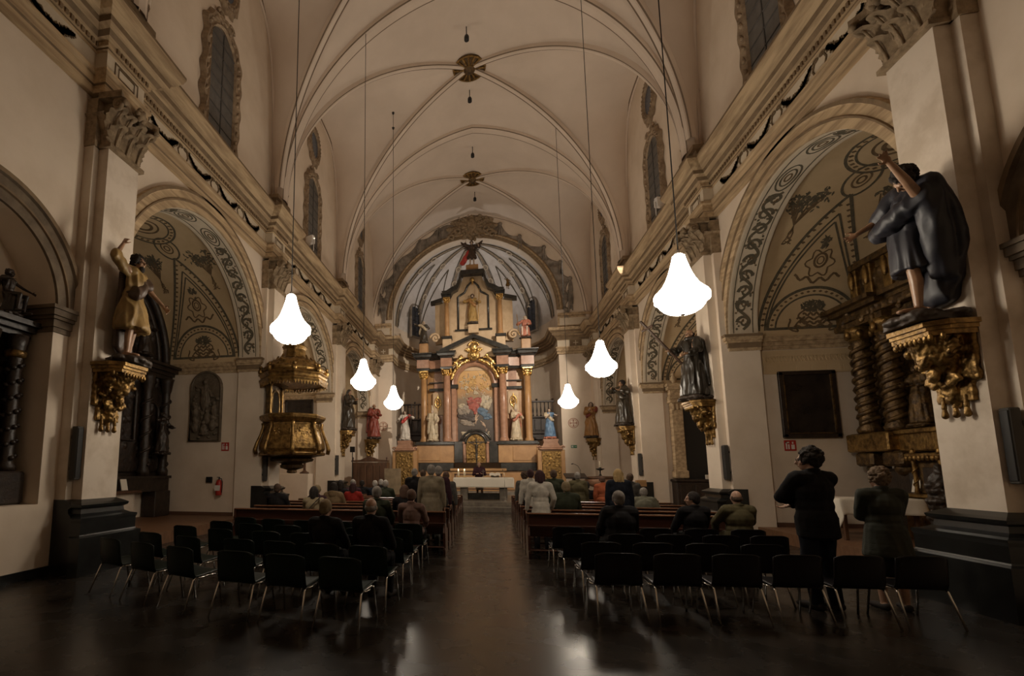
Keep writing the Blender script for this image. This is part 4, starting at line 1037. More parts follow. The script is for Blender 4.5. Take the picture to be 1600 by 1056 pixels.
# ---- carved gilded wall brackets under the nave statues
def bracket(label, loc, rz, gm='gold', h=1.08, k=1.0, group='carved gilded statue brackets'):
    """local +Y is away from the wall, origin at the top face on the wall"""
    t = thing('statue_bracket', label, 'bracket', loc, rz, group)
    g = MB()
    for (z0, z1, e) in ((-.06, 0, .0), (-.11, -.06, .03), (-.17, -.11, .055)):
        g.prism([(-.42 + e, 0), (-.42 + e, .36 - e), (-.28, .56 - e), (.28, .56 - e), (.42 - e, .36 - e), (.42 - e, 0)], (0, 0, z0), (1, 0, 0), (0, 1, 0), (0, 0, z1 - z0))
    for q in range(11): x = -.35 + .07 * q; g.ell((x, .49 if abs(x) < .28 else .40, -.19), (.03, .03, .05), None, 7, 5)
    g.build('shelf', gm, t)
    b = MB(); rings = [(-.16, .33, .44), (-.3, .29, .38), (-.46, .21, .27), (-.62, .15, .18), (-.78, .12, .14), (-.9, .10, .10), (-1.0, .05, .05)]
    for i in range(len(rings) - 1):
        (z, rx, ry), (z2, rx2, ry2) = rings[i], rings[i + 1]
        b.limb((0, ry * .45, z), (0, ry2 * .45, z2), rx * .85, rx2 * .85)
    b.box(-.34, .34, 0, .06, -.72, -.12); b.box(-.24, .24, 0, .05, -.96, -.7)
    rnd = random.Random(4)
    for s_ in (-1, 1):                                    # scrolls, acanthus lumps and fringes
        b.tube([(s_ * (.20 + .10 * (1 - u / 16) * cos(u * .55)), .22, -.34 + .11 * (1 - u / 16) * sin(u * .55)) for u in range(16)], .045, 7)
        b.tube([(s_ * (.14 + .08 * (1 - u / 14) * cos(u * .55)), .17, -.72 + .09 * (1 - u / 14) * sin(u * .55)) for u in range(14)], .035, 7)
        for _ in range(16): b.ell((s_ * rnd.uniform(.03, .3), rnd.uniform(.1, .32), rnd.uniform(-.55, -.2)), (rnd.uniform(.03, .06),) * 3, None, 7, 5)
    b.ell((0, .34, -.42), (.085, .08, .11)); b.ell((0, .26, -.62), (.07, .06, .10))
    b = fused(b, .016, 2, folds(.014, 16, 12, .4, 2)); b.v = [(x, max(y, .001), min(z, -.10)) for x, y, z in b.v]; b.build('console', gm, t)
    for x in (-.15, 0, .15): b = MB(); b.limb((x, .06, -.9), (x, .06, -1.02), .02, .03, 7); b.limb((x, .06, -1.02), (x, .06, -1.12), .022, .04, 7); b.build('tassel', gm, t)
    return t
# ================================================================ statues on the nave piers
Y0, Y1, Y2 = 7.25, 14.15, 21.25
def tunic_john():
    return dict(rings=[(z, rx, ry, dx, dy) for z, rx, ry, dx, dy in TUNIC], amp=.036, fx=8, fz=1.6, tilt=.25, arms=(1,), sleeve=.1)
def shoulder_cloak(side=1, back=True, low=.35):
    def f(J):
        b = MB(); s = 1 if side else -1; r = J['up']
        b.limb(J['sh', side] + r @ Vector((0, -.02, .02)), J['el', side].lerp(J['sh', side], .5), .10, .10)
        for k in range(33): t_ = k / 32; b.ell(J['sh', side].lerp(J['pel'] + Vector((-s * .12, .10, .05)), t_) + Vector((0, .05 * sin(pi * t_), 0)), (.10, .09, .08))
        if back:
            for k in range(33): t_ = k / 32; b.ell((s * (.06 + .05 * t_), -.14 - .03 * t_, J['neck'].z - .06 - t_ * (J['neck'].z - low)), (.19 + .05 * t_, .075, .10))
        return b
    return f
bracket('gilded bracket with tassels under the saint in the ochre tunic', (-PX, Y0, 3.42), R(-90), 'gold')
statue('saint_statue', 'painted wooden saint in an ochre tunic with his right arm raised, on left pilaster', (-5.76, Y0 + .05, 3.42), R(-78), 1.86, tunic_john(), 'robe_ochre', beard=True, wide=1.04, voxel=.016, bodyvox=.0085, fr=.0095,
       hands={1: (.31, -.04, 1.80), 0: (-.30, .40, .92)}, elbow={1: (1, -.5, -.1), 0: (-.6, -.5, -.2)}, head=(-.15, -.05), lean=.06, stride=.05,
       cloak=shoulder_cloak(0, True, .25), cloak_mat='robe_brown', group=None,
       extra_parts=[('belt', lambda J: (lambda b: b.tube([(.165 * cos(q), .135 * sin(q), 1.06 + .02 * sin(q)) for q in [2 * pi * k / 24 for k in range(24)]], .022, 6, closed=True))(MB()), 'robe_brown')])
bracket('dark gilded bracket with scrolls under the leaning dark cloaked saint', (PX, Y0, 3.42), R(90), 'gold').scale = (1, .86, 1)
def big_cloak(J):
    b = MB(); r = J['up']; top = J['neck'] + r @ Vector((0, -.10, -.02)); end = Vector((.08, -.20, .22))
    for k in range(41): t_ = k / 40; b.ell(top.lerp(end, t_) + Vector((0, -.10 * sin(pi * t_), 0)), (.25 + .05 * sin(pi * t_), .12, .11))
    a, c = J['sh', 0] + r @ Vector((0, -.02, .03)), J['pel'] + Vector((.17, .17, .12))
    for k in range(33): t_ = k / 32; b.ell(a.lerp(c, t_) + Vector((0, .07 * sin(pi * t_), -.05 * sin(pi * t_))), (.11, .10, .10))
    for k in range(33): t_ = k / 32; b.ell((J['sh', 0] + r @ Vector((-.03, -.06, -.02))).lerp(Vector((-.20, -.12, .45)), t_), (.10, .12, .11))
    b.limb(J['sh', 0] + r @ Vector((0, -.06, .02)), J['sh', 1] + r @ Vector((0, -.06, .02)), .11, .11); b.limb(J['sh', 1], J['el', 1], .10, .10)
    return b
statue('saint_statue', 'dark cloaked saint leaning forward with one bare arm stretched out, on right pilaster', (5.80, Y0 - .06, 3.42), R(84), 1.94,
       dict(rings=[(.52, .22, .18, 0, .02), (.7, .21, .18, 0, .02), (.95, .18, .15, 0, .03), (1.08, .15, .13, 0, .05)], amp=.02, fx=9, fz=1.6, arms=(), tilt=.3), 'robe_darkblue', beard=True, wide=1.0, voxel=.016, bodyvox=.0085, fr=.0098, spread=.22, curl=.25,
       hands={0: (-.72, .58, 1.60), 1: (.12, .42, 1.10)}, elbow={0: (-.3, -.2, -.6), 1: (.8, -.3, -.4)}, head=(.3, .75), lean=.30, side=-.62, stride=-.12, cloak=big_cloak, cloak_mat='robe_darkblue')
bracket('gilded bracket under the monk statue holding a tall cross', (PX, Y1, 3.42), R(90), 'gold')
def cross_part(J):
    b = MB(); p = J['wr', 1]; d = Vector((.12, .62, .80)).normalized(); a, c = p - d * .95, p + d * 1.0; b.limb(a, c, .032, .032, 8)
    q = p + d * .78; u = d.cross(Vector((0, 0, 1))).normalized() * .22; b.limb(q - u, q + u, .032, .032, 8); return b
def hood(J):
    b = MB(); r = J['up']
    b.tube([J['neck'] + r @ Vector((.10 * cos(q), -.02 + .10 * sin(q), .02)) for q in [2 * pi * k / 16 for k in range(16)]], .05, 7, closed=True); b.ell(J['neck'] + r @ Vector((0, -.1, -.06)), (.14, .08, .14))
    for k in range(33): t_ = k / 32; b.ell((0, -.15 - .03 * t_, 1.40 - 1.1 * t_), (.21 + .04 * t_, .08, .11))
    for k in range(25): t_ = k / 24; b.ell((0, .12, 1.35 - .5 * t_), (.10, .05, .08))
    return b
statue('monk_statue', 'dark monk statue in a glossy habit holding a tall wooden cross, on right pilaster', (5.76, Y1 - .05, 3.42), R(112), 1.80, dict(rings=LONG, amp=.04, fx=8, fz=1.1, arms=(0, 1), tilt=.12), 'robe_habit', hair=('bald', 'hair_dark'), voxel=.018, bodyvox=.011,
       hands={1: (.26, .34, 1.22), 0: (-.20, .30, 1.05)}, head=(.05, .12), cloak=hood, cloak_mat='robe_habit', extra_parts=[('cross', cross_part, 'robe_brown')])
bracket('gilded bracket under the dark robed statue on the right, nearer the altar', (PX, Y2, 3.36), R(90), 'gold')
statue('saint_statue', 'dark bronze toned robed statue with raised hands on the right, left of the monk statue', (5.78, Y2 - .1, 3.36), R(115), 1.74, dict(rings=LONG, amp=.04, fx=8, fz=1.2, arms=(0, 1), tilt=.3), 'robe_bronze', voxel=.022, bodyvox=.014,
       hands={1: (.20, .30, 1.42), 0: (-.22, .28, 1.30)}, head=(.1, -.1), cloak=shoulder_cloak(1), cloak_mat='robe_bronze')
bracket('gilded bracket under the dark robed statue on the left, beyond the pulpit', (-PX, Y2, 3.36), R(-90), 'gold')
statue('saint_statue', 'dark robed statue with bowed head on the left pilaster beyond the pulpit', (-5.78, Y2 - .1, 3.36), R(-105), 1.74, dict(rings=LONG, amp=.04, fx=8, fz=1.2, arms=(0, 1), tilt=-.3), 'robe_bronze', voxel=.022, bodyvox=.014,
       hands={1: (.12, .30, 1.20), 0: (-.14, .28, 1.25)}, head=(-.1, .25), cloak=shoulder_cloak(0), cloak_mat='robe_bronze', hair=('bob', 'robe_bronze'))
bracket('gilded bracket under the red robed statue beside the chancel', (-6.42, 27.75, 3.36), R(-125), 'gold', group='carved gilded statue brackets')
statue('saint_statue', 'red robed bald saint statue on a gilded bracket, left of the chancel', (-6.12, 27.55, 3.36), R(-145), 1.90, dict(rings=LONG, amp=.042, fx=8, fz=1.2, arms=(0, 1), tilt=.5), 'robe_red', hair=('bald', 'hair_brown'), beard=True, voxel=.022, bodyvox=.014,
       hands={1: (.16, .30, 1.15), 0: (-.12, .30, 1.22)}, head=(-.3, .1), cloak=shoulder_cloak(1), cloak_mat='robe_red')
bracket('gilded bracket under the veiled amber robed statue beside the chancel', (6.12, 28.25, 3.30), R(145), 'gold')
statue('veiled_statue', 'veiled woman statue in amber and red robes, head tilted, right of the chancel', (5.86, 28.0, 3.30), R(160), 1.82, dict(rings=LONG, amp=.042, fx=8, fz=1.2, arms=(0, 1), tilt=-.4), 'robe_amber', hair=('veil', 'robe_brown'), skin='statue_pale', voxel=.022, bodyvox=.014,
       hands={1: (.05, .30, 1.25), 0: (-.05, .30, 1.25)}, head=(.15, .15), side=-.06, cloak=shoulder_cloak(0), cloak_mat='robe_red')
# ================================================================ the high altarpiece (it stands under the chancel arch; shrunk about the camera with its statues and side pedestals, locations baked in)
XR = -.42
def column(r, z0, z1, mt, capm, parent, x, y, capital_h=.55):
    s = MB(); s.lathe([(r * 1.35, z0), (r * 1.35, z0 + .08), (r * 1.25, z0 + .10), (r * 1.3, z0 + .16), (r * 1.1, z0 + .20), (r * 1.02, z0 + .26), (r, z0 + .4), (r * 1.01, (z0 + z1) / 2), (r * .88, z1 - capital_h)], 24, (x, y, 0)); o = s.build('column', mt, parent)
    c = MB(); zc = z1 - capital_h
    c.lathe([(r * .9, zc), (r * 1.0, zc + .04), (r * .9, zc + .06), (r * .95, zc + capital_h * .5), (r * 1.35, zc + capital_h * .86), (r * 1.2, zc + capital_h * .87)], 16, (x, y, 0))
    c.box(x - r * 1.45, x + r * 1.45, y - r * 1.45, y + r * 1.45, z1 - capital_h * .13, z1)
    for lv, n_, rr in ((.18, 8, 1.15), (.46, 8, 1.3)):
        for k in range(n_): q = 2 * pi * (k + lv * 3) / n_; c.ell((x + r * rr * cos(q), y + r * rr * sin(q), zc + capital_h * lv + .06), (r * .30, r * .30, capital_h * .2), None, 7, 5)
    for k in range(4): q = pi / 4 + k * pi / 2; c.ell((x + r * 1.6 * cos(q), y + r * 1.6 * sin(q), zc + capital_h * .76), (r * .4, r * .4, capital_h * .13), None, 8, 6)
    c.build('capital', capm, o); return o
rt = thing('altarpiece', 'tall marble altarpiece with gilded arch, painting and columns behind the altar', 'altarpiece', (-0.32, 28.59, 0.49), sc=0.877)
O = lambda: MB()
zf = .33  # part offsets and heights below read from image pixels at an assumed depth
def Zr(z): return z - zf
b = O(); b.bbox(-3.95, 3.95, -.25, 1.2, Zr(.34), Zr(1.55), .02); b.build('base', 'peach', rt)
b = O(); b.bbox(-3.92, -1.45, -.42, 1.1, Zr(1.56), Zr(2.06), .02); b.build('plinth', 'grey_marble', rt)
b = O(); b.bbox(1.55, 3.92, -.42, 1.1, Zr(1.56), Zr(2.06), .02); b.build('plinth', 'grey_marble', rt)
for x0, x1 in ((-3.9, -1.42), (1.42, 3.9)):
    b = O(); b.bbox(x0, x1, -.34, 1.1, Zr(2.07), Zr(3.24), .02); b.bbox(x0 + .1 if x0 < 0 else x0 + .9, x1 - .9 if x0 < 0 else x1 - .1, -.38, -.3, Zr(2.2), Zr(3.1), .02); b.build('predella_panel', 'peach', rt)
    b = O(); b.bbox(x0 - .08, x1 + .08, -.5, 1.1, Zr(3.25), Zr(3.36), .02); b.bbox(x0 - .02, x1 + .02, -.44, 1.1, Zr(3.36), Zr(3.45), .02); b.build('ledge', 'grey_marble', rt)
for s_ in (-1, 1):
    b = O(); b.bbox(s_ * 1.12 - .28, s_ * 1.12 + .28, -.36, .8, Zr(2.07), Zr(3.45), .02); b.build('predella_pier', 'grey_marble', rt)
    b = O(); b.bbox(s_ * .74 - .09, s_ * .74 + .09, -.44, .3, Zr(2.07), Zr(3.3), .02); b.bbox(s_ * .74 - .12, s_ * .74 + .12, -.48, .3, Zr(3.3), Zr(3.42), .02); b.build('tabernacle_pilaster', 'pink', rt)
# arched tabernacle door
b = O(); b.prism(arch_poly(1.22, Zr(2.07), Zr(3.92)), (0, -.40, 0), (1, 0, 0), (0, 0, 1), (0, .4, 0)); td = b.build('tabernacle_door', 'gold', rt)
b = O(); rnd = random.Random(9)
for _ in range(90):
    x, z = rnd.uniform(-.5, .5), rnd.uniform(2.15, 3.8)
    if z < 3.3 or abs(x) < .45 - (z - 3.3) * .5: b.ell((x, -.41, Zr(z)), (rnd.uniform(.04, .09), .035, rnd.uniform(.04, .10)), None, 7, 5)
fused(b, .025, 2).build('door_relief', 'gold', td)
b = O(); A = [(.66 * cos(pi * k / 20), Zr(3.31) + .66 * sin(pi * k / 20)) for k in range(21)]
b.tube([(a, -.42, z) for a, z in A], .085, 8); b.tube([(1.0 * cos(pi * k / 20), -.36, Zr(3.24) + .92 * sin(pi * k / 20)) for k in range(2, 19)], .075, 8); b.build('tabernacle_arch', 'grey_marble', rt)
# back wall of the first storey with side wings
b = O(); b.box(-2.75, 2.75, .55, .9, Zr(3.45), Zr(8.35)); b.build('back_panel', 'pink', rt)
for s_ in (-1, 1):
    b = O(); b.prism([(s_ * 1.95, .5), (s_ * 3.25, .75), (s_ * 3.25, 1.1), (s_ * 1.95, 1.1)], (0, 0, Zr(3.45)), (1, 0, 0), (0, 1, 0), (0, 0, 4.9)); w_ = b.build('side_wing', 'peach', rt)
    b = O(); b.bbox(s_ * 2.55 - .55, s_ * 2.55 + .55, .44, .62, Zr(6.95), Zr(7.15), .02); b.bbox(s_ * 2.55 - .55, s_ * 2.55 + .55, .42, .62, Zr(7.5), Zr(7.58), .02); b.build('string_course', 'grey_marble', w_)
    b = O(); b.bbox(s_ * 2.5 - .36, s_ * 2.5 + .36, .45, .6, Zr(5.3), Zr(6.85), .03); b.build('inset_panel', 'cream_marble', w_)
    b = O(); b.tube([(s_ * 2.5 + .20 * cos(2 * pi * k / 24), .42, Zr(6.15) + .34 * sin(2 * pi * k / 24)) for k in range(24)], .05, 7, closed=True)
    for k in range(14): q = 2 * pi * k / 14; b.ell((s_ * 2.5 + .13 * cos(q) * (k % 3) / 2, .42, Zr(6.15) + .22 * sin(q) * (k % 3) / 2), .06, None, 7, 5)
    b.limb((s_ * 2.5, .42, Zr(6.45)), (s_ * 2.5, .42, Zr(6.66)), .07, .03, 7); b.limb((s_ * 2.5, .42, Zr(5.85)), (s_ * 2.5, .42, Zr(5.6)), .06, .02, 7); b.build('gilded_ornament', 'gold_br', w_)
    column(.215, Zr(3.45), Zr(8.28), 'peach', 'gold_br', rt, s_ * 3.42, .12)
    column(.245, Zr(3.45), Zr(8.42), 'pink', 'gold_br', rt, s_ * 1.83, -.12)
    b = O(); b.bbox(s_ * 1.42 - .16, s_ * 1.42 + .16, .2, .7, Zr(3.45), Zr(7.35), .02); b.build('inner_pilaster', 'pink', rt)
    b = O(); b.bbox(s_ * 1.36 - .26, s_ * 1.36 + .26, .14, .7, Zr(7.06), Zr(7.34), .02); b.build('inner_impost', 'grey_marble', rt)
# arch over the painting
b = O(); ro = []
for k in range(31):
    q = pi * k / 30
    ro.append([(rr * cos(q), yy, Zr(7.34) + rr * 1.05 * sin(q)) for rr, yy in ((1.18, .5), (1.18, .26), (1.28, .18), (1.42, .22), (1.52, .18), (1.56, .5))])
for k in range(30):
    for q in range(5): b.add([ro[k][q], ro[k][q + 1], ro[k + 1][q + 1], ro[k + 1][q]], [(0, 1, 2, 3)], 0, True)
b.build('painting_arch', 'pink', rt)
# the painting itself: a canvas with a generic vision scene in low relief paint
def ptex():
    m = bpy.data.materials.new('altar painting ground'); m.use_nodes = True; nt = m.node_tree; bs = nt.nodes['Principled BSDF']; bs.inputs['Roughness'].default_value = .5
    tc = nt.nodes.new('ShaderNodeTexCoord'); sp = nt.nodes.new('ShaderNodeSeparateXYZ'); no = nt.nodes.new('ShaderNodeTexNoise'); no.inputs['Scale'].default_value = 1.6; no.inputs['Detail'].default_value = 5
    ad = nt.nodes.new('ShaderNodeMath'); ad.operation = 'MULTIPLY_ADD'; ad.inputs[1].default_value = 1.8; mr = nt.nodes.new('ShaderNodeMapRange'); mr.inputs[1].default_value = 4.2; mr.inputs[2].default_value = 9.6
    cr = nt.nodes.new('ShaderNodeValToRGB'); e = cr.color_ramp.elements; e[0].position = .1; e[0].color = (.06, .045, .035, 1); e[1].position = .9; e[1].color = (.58, .36, .14, 1)
    for p_, c_ in ((.34, (.10, .08, .065, 1)), (.48, (.22, .16, .10, 1)), (.62, (.42, .23, .085, 1))): k = e.new(p_); k.color = c_
    nt.links.new(tc.outputs['Object'], sp.inputs[0]); nt.links.new(tc.outputs['Object'], no.inputs['Vector']); nt.links.new(no.outputs['Fac'], ad.inputs[0]); nt.links.new(sp.outputs['Z'], ad.inputs[2]); nt.links.new(ad.outputs[0], mr.inputs[0]); nt.links.new(mr.outputs[0], cr.inputs[0]); nt.links.new(cr.outputs[0], bs.inputs['Base Color'])
    return m
M['painting'] = ptex()
b = O(); b.prism(arch_poly(2.36, Zr(3.45), Zr(8.58)), (0, .50, 0), (1, 0, 0), (0, 0, 1), (0, .05, 0)); pc = b.build('painting', 'painting', rt)
for nm, c in dict(p_red=(.40, .10, .07), p_blue=(.11, .18, .26), p_flesh=(.60, .42, .29), p_cream=(.55, .46, .32), p_cloud=(.32, .26, .20), p_dark=(.07, .05, .04), p_gold=(.62, .38, .13)).items(): mat(nm, c, .5, n=4, c2=tuple(x * .6 for x in c), lo=.3, hi=.7)
P = MB(); rnd = random.Random(3)
def dab(x, z, rx, rz_, m, a=0.):
    n_ = max(int(rx * rz_ * 420), 3); rot = Matrix.Rotation(a, 3, 'Y')
    for _ in range(n_):
        q, rr = rnd.uniform(0, 2 * pi), sqrt(rnd.uniform(0, 1)) * .82; o_ = rot @ Vector((rx * rr * cos(q), 0, rz_ * rr * sin(q)))
        k = rnd.uniform(.22, .45); P.ell((x + o_.x, .494 - rnd.uniform(0, .012), Zr(z) + o_.z), (max(rx * k, .03), .014, max(rz_ * k, .03)), Matrix.Rotation(a + rnd.uniform(-.5, .5), 3, 'Y'), 8, 5, m if rnd.random() < .8 else m + 7)
for _ in range(34): x = rnd.uniform(-.95, .95); dab(x, 7.1 + rnd.uniform(-.2, 1.1) * sqrt(max(1 - (x / 1.1) ** 2, .05)), rnd.uniform(.12, .22), rnd.uniform(.10, .17), rnd.choice((3, 6, 6, 6)))
for x, z in ((-.7, 7.9), (-.45, 8.05), (.42, 7.95), (.66, 7.8), (.25, 8.15), (.85, 7.3), (-.9, 7.3), (-.6, 6.9), (.15, 7.25), (-.85, 6.6), (.9, 6.5), (-.5, 6.45), (.55, 6.85)): dab(x, z, .08, .10, 2); dab(x + .05, z - .16, .12, .12, 3)
dab(-.75, 5.55, .4, .38, 4); dab(-.6, 5.15, .55, .28, 5, .2); dab(-.85, 5.9, .28, .2, 3); dab(-.55, 4.75, .5, .2, 4, .15)
dab(0, 6.05, .52, .30, 0, -.5); dab(.02, 5.72, .22, .40, 0, .25); dab(-.28, 6.25, .28, .24, 0, .3); dab(.28, 6.3, .22, .18, 0)
dab(.06, 6.75, .16, .22, 3); dab(.08, 7.05, .10, .13, 2)
dab(.62, 6.15, .30, .42, 3, .2); dab(.5, 6.7, .12, .15, 2); dab(.9, 6.0, .14, .4, 3, .3); dab(.35, 6.05, .3, .07, 2, .25)
dab(.5, 5.45, .5, .24, 1, .45); dab(.75, 5.15, .30, .22, 1, .3); dab(.25, 5.65, .2, .14, 1)
dab(.05, 5.1, .08, .42, 2, .15); dab(-.10, 4.7, .14, .06, 2, -.3); dab(.48, 4.7, .08, .34, 2, -.5); dab(.68, 4.3, .06, .16, 2, -.15)
dab(-.68, 4.0, .28, .18, 3, .35); dab(.85, 4.05, .08, .2, 3); dab(.85, 3.85, .11, .05, 3); dab(0, 4.2, .5, .1, 5)
PN = ['p_red', 'p_blue', 'p_flesh', 'p_cream', 'p_cloud', 'p_dark', 'p_gold']
for nm in PN: cc = MATS[nm].node_tree.nodes['Principled BSDF'].inputs['Base Color'].default_value; mat(nm + '_deep', tuple(x * .5 for x in cc[:3]), .5)
P.build('painted_figures', PN + [n_ + '_deep' for n_ in PN], pc)
# entablature of the first storey, broken forward over the columns
plan = [(-3.85, 1.1), (-3.85, -.18), (-3.05, -.18), (-3.0, .22), (-2.25, .05), (-2.2, -.48), (-1.46, -.48), (-1.46, .1)]
def run(prof, pl, m_, nm):
    for mirror in (0, 1):
        q = [(p[0], p[1]) for p in pl]; e_ = MB(); sweep_plan(prof, q, e_, [0] * (len(prof) - 1))
        if mirror: e_.v = [(-x, y, z) for x, y, z in e_.v]
        e_.build(nm, m_, rt)
run([(-.3, Zr(8.30)), (.0, Zr(8.30)), (.03, Zr(8.42)), (.05, Zr(8.46)), (-.3, Zr(8.46))], plan, 'grey_marble', 'architrave')
run([(-.3, Zr(8.46)), (.0, Zr(8.46)), (.0, Zr(9.05)), (-.3, Zr(9.05))], plan, 'pink', 'frieze')
run([(-.3, Zr(9.05)), (.04, Zr(9.05)), (.08, Zr(9.14)), (.20, Zr(9.20)), (.24, Zr(9.34)), (.30, Zr(9.42)), (.30, Zr(9.48)), (-.5, Zr(9.56))], plan, 'grey_marble', 'cornice')
# triangular pediment over the centre
b = O()
for s_ in (-1, 1): b.prism([(s_ * 2.35, Zr(9.50)), (s_ * 2.2, Zr(9.68)), (0, Zr(10.62)), (0, Zr(10.34)), (s_ * 1.85, Zr(9.50))], (0, -.5, 0), (1, 0, 0), (0, 0, 1), (0, .9, 0))
b.build('pediment', 'grey_marble', rt)
b = O(); b.prism([(-1.8, Zr(9.1)), (1.8, Zr(9.1)), (1.8, Zr(9.55)), (0, Zr(10.35)), (-1.8, Zr(9.55))], (0, -.1, 0), (1, 0, 0), (0, 0, 1), (0, .6, 0)); b.prism([(-1.5, Zr(8.3)), (1.5, Zr(8.3)), (1.5, Zr(9.2)), (-1.5, Zr(9.2))], (0, .45, 0), (1, 0, 0), (0, 0, 1), (0, .3, 0)); b.build('tympanum', 'cream_marble', rt)
# gilded cartouche with garlands and cherub lumps above the painting arch
b = O()
b.ell((0, -.2, Zr(9.2)), (.42, .16, .34)); b.ell((0, -.28, Zr(9.2)), (.26, .14, .22)); b.ell((0, -.25, Zr(9.75)), (.24, .16, .26)); b.tube([(.34 * cos(pi * k / 12), -.22, Zr(9.85) + .28 * sin(pi * k / 12)) for k in range(13)], .06, 7); b.limb((0, -.2, Zr(10.05)), (0, -.2, Zr(10.3)), .05, .03)
for s_ in (-1, 1):
    b.tube([(s_ * (.38 + .16 * (1 - k / 16) * cos(k * .5)), -.22, Zr(9.55) + .16 * (1 - k / 16) * sin(k * .5)) for k in range(16)], .06, 7)
    for k in range(14): q = pi / 2 - s_ * (.25 + .085 * k); b.ell((1.55 * cos(q), -.02, Zr(7.34) + 1.62 * sin(q) + .03 * sin(k * 2)), (.13, .12, .12), None, 8, 6)
    b.limb((s_ * .95, -.2, Zr(9.0)), (s_ * 1.25, -.2, Zr(8.75)), .12, .10); b.ell((s_ * .85, -.24, Zr(9.16)), .11); b.limb((s_ * 1.2, -.2, Zr(8.7)), (s_ * 1.52, -.2, Zr(8.45)), .08, .05); b.limb((s_ * 1.0, -.24, Zr(9.0)), (s_ * .6, -.24, Zr(9.05)), .05, .04); b.limb((s_ * 1.15, -.2, Zr(8.8)), (s_ * 1.12, -.25, Zr(8.3)), .07, .05)
fused(b, .024, 2, folds(.014, 12, 12)).build('gilded_cartouche', 'gold_br', rt)
# second storey
b = O(); b.box(-2.0, 2.0, .25, .8, Zr(10.0), Zr(13.4)); b.prism([(-1.5, Zr(13.4)), (1.5, Zr(13.4)), (1.25, Zr(13.9)), (.85, Zr(14.3)), (.62, Zr(14.9)), (-.62, Zr(14.9)), (-.85, Zr(14.3)), (-1.25, Zr(13.9))], (0, .25, 0), (1, 0, 0), (0, 0, 1), (0, .5, 0)); b.build('upper_panel', 'cream_marble', rt)
for s_ in (-1, 1):
    b = O(); b.prism([(s_ * 1.9, .3), (s_ * 2.65, .7), (s_ * 2.65, 1.0), (s_ * 1.9, 1.0)], (0, 0, Zr(10.3)), (1, 0, 0), (0, 1, 0), (0, 0, 2.9)); b.build('upper_wing', 'cream_marble', rt)
    b = O(); b.bbox(s_ * 1.78 - .3, s_ * 1.78 + .3, -.3, .5, Zr(9.6), Zr(10.4), .02); b.build('upper_pedestal', 'cream_marble', rt)
    b = O(); b.bbox(s_ * 1.78 - .36, s_ * 1.78 + .36, -.36, .5, Zr(10.4), Zr(10.6), .03); b.build('pedestal_cap', 'grey_marble', rt)
    column(.16, Zr(10.6), Zr(13.35), 'peach', 'gold_br', rt, s_ * 1.78, -.02, .35)
    b = O(); b.bbox(s_ * 1.78 - .28, s_ * 1.78 + .28, -.28, .5, Zr(13.35), Zr(13.5), .02); b.bbox(s_ * 1.78 - .36, s_ * 1.78 + .36, -.36, .5, Zr(13.5), Zr(13.64), .03); b.prism([(s_ * 2.1, -.05), (s_ * 2.95, .55), (s_ * 2.95, .8), (s_ * 2.1, .6)], (0, 0, Zr(13.12)), (1, 0, 0), (0, 1, 0), (0, 0, .28)); b.build('upper_cornice', 'grey_marble', rt)
    b = O(); b.tube([(s_ * (2.62 + .36 * (1 - k / 24) * cos(k * .45)), .2, Zr(10.62) + .36 * (1 - k / 24) * sin(k * .45)) for k in range(24)], .09, 8); b.build('volute', 'cream_marble', rt)
b = O(); pr_ = [(-2.1, 13.62), (-1.75, 13.66), (-1.45, 13.85), (-1.12, 14.0), (-.95, 14.35), (-.84, 14.8), (-.78, 15.02), (.78, 15.02), (.84, 14.8), (.95, 14.35), (1.12, 14.0), (1.45, 13.85), (1.75, 13.66), (2.1, 13.62)]
up_ = [(x, Zr(z) + .16) for x, z in pr_]; lo_ = [(x * .9, Zr(z) - .14) for x, z in pr_]
for k in range(len(pr_) - 1): b.prism([lo_[k], lo_[k + 1], up_[k + 1], up_[k]], (0, -.28, 0), (1, 0, 0), (0, 0, 1), (0, .75, 0))
b.build('crowning_cornice', 'grey_marble', rt)
b = O(); fr_ = [(-1.02, 11.1), (-1.02, 13.45), (-.8, 13.6), (-.55, 13.75), (-.35, 14.2), (0, 14.55), (.35, 14.2), (.55, 13.75), (.8, 13.6), (1.02, 13.45), (1.02, 11.1)]
b.tube([(x, .22, Zr(z)) for x, z in fr_], .075, 6); b.bbox(-1.25, 1.25, .05, .3, Zr(11.0), Zr(11.12), .02); b.build('niche_frame', 'grey_marble', rt)
b = O(); b.bbox(-.35, .35, -.25, .3, Zr(10.75), Zr(11.35), .03); b.build('niche_shelf', 'cream_marble', rt)
b = O(); b.ell((0, .1, Zr(14.6)), (.14, .1, .17)); b.limb((0, .1, Zr(14.45)), (0, .1, Zr(14.25)), .08, .03); b.build('gilded_keystone', 'gold_br', rt)
b = O(); b.bbox(-.42, .42, -.1, .6, Zr(15.18), Zr(15.62), .03); b.build('top_block', 'peach', rt)
for s_ in (-1, 1):
    b = O(); b.bbox(s_ * 3.4 - .3, s_ * 3.4 + .3, -.1, .6, Zr(9.52), Zr(10.22), .03); b.build('outer_pedestal', 'peach', rt)
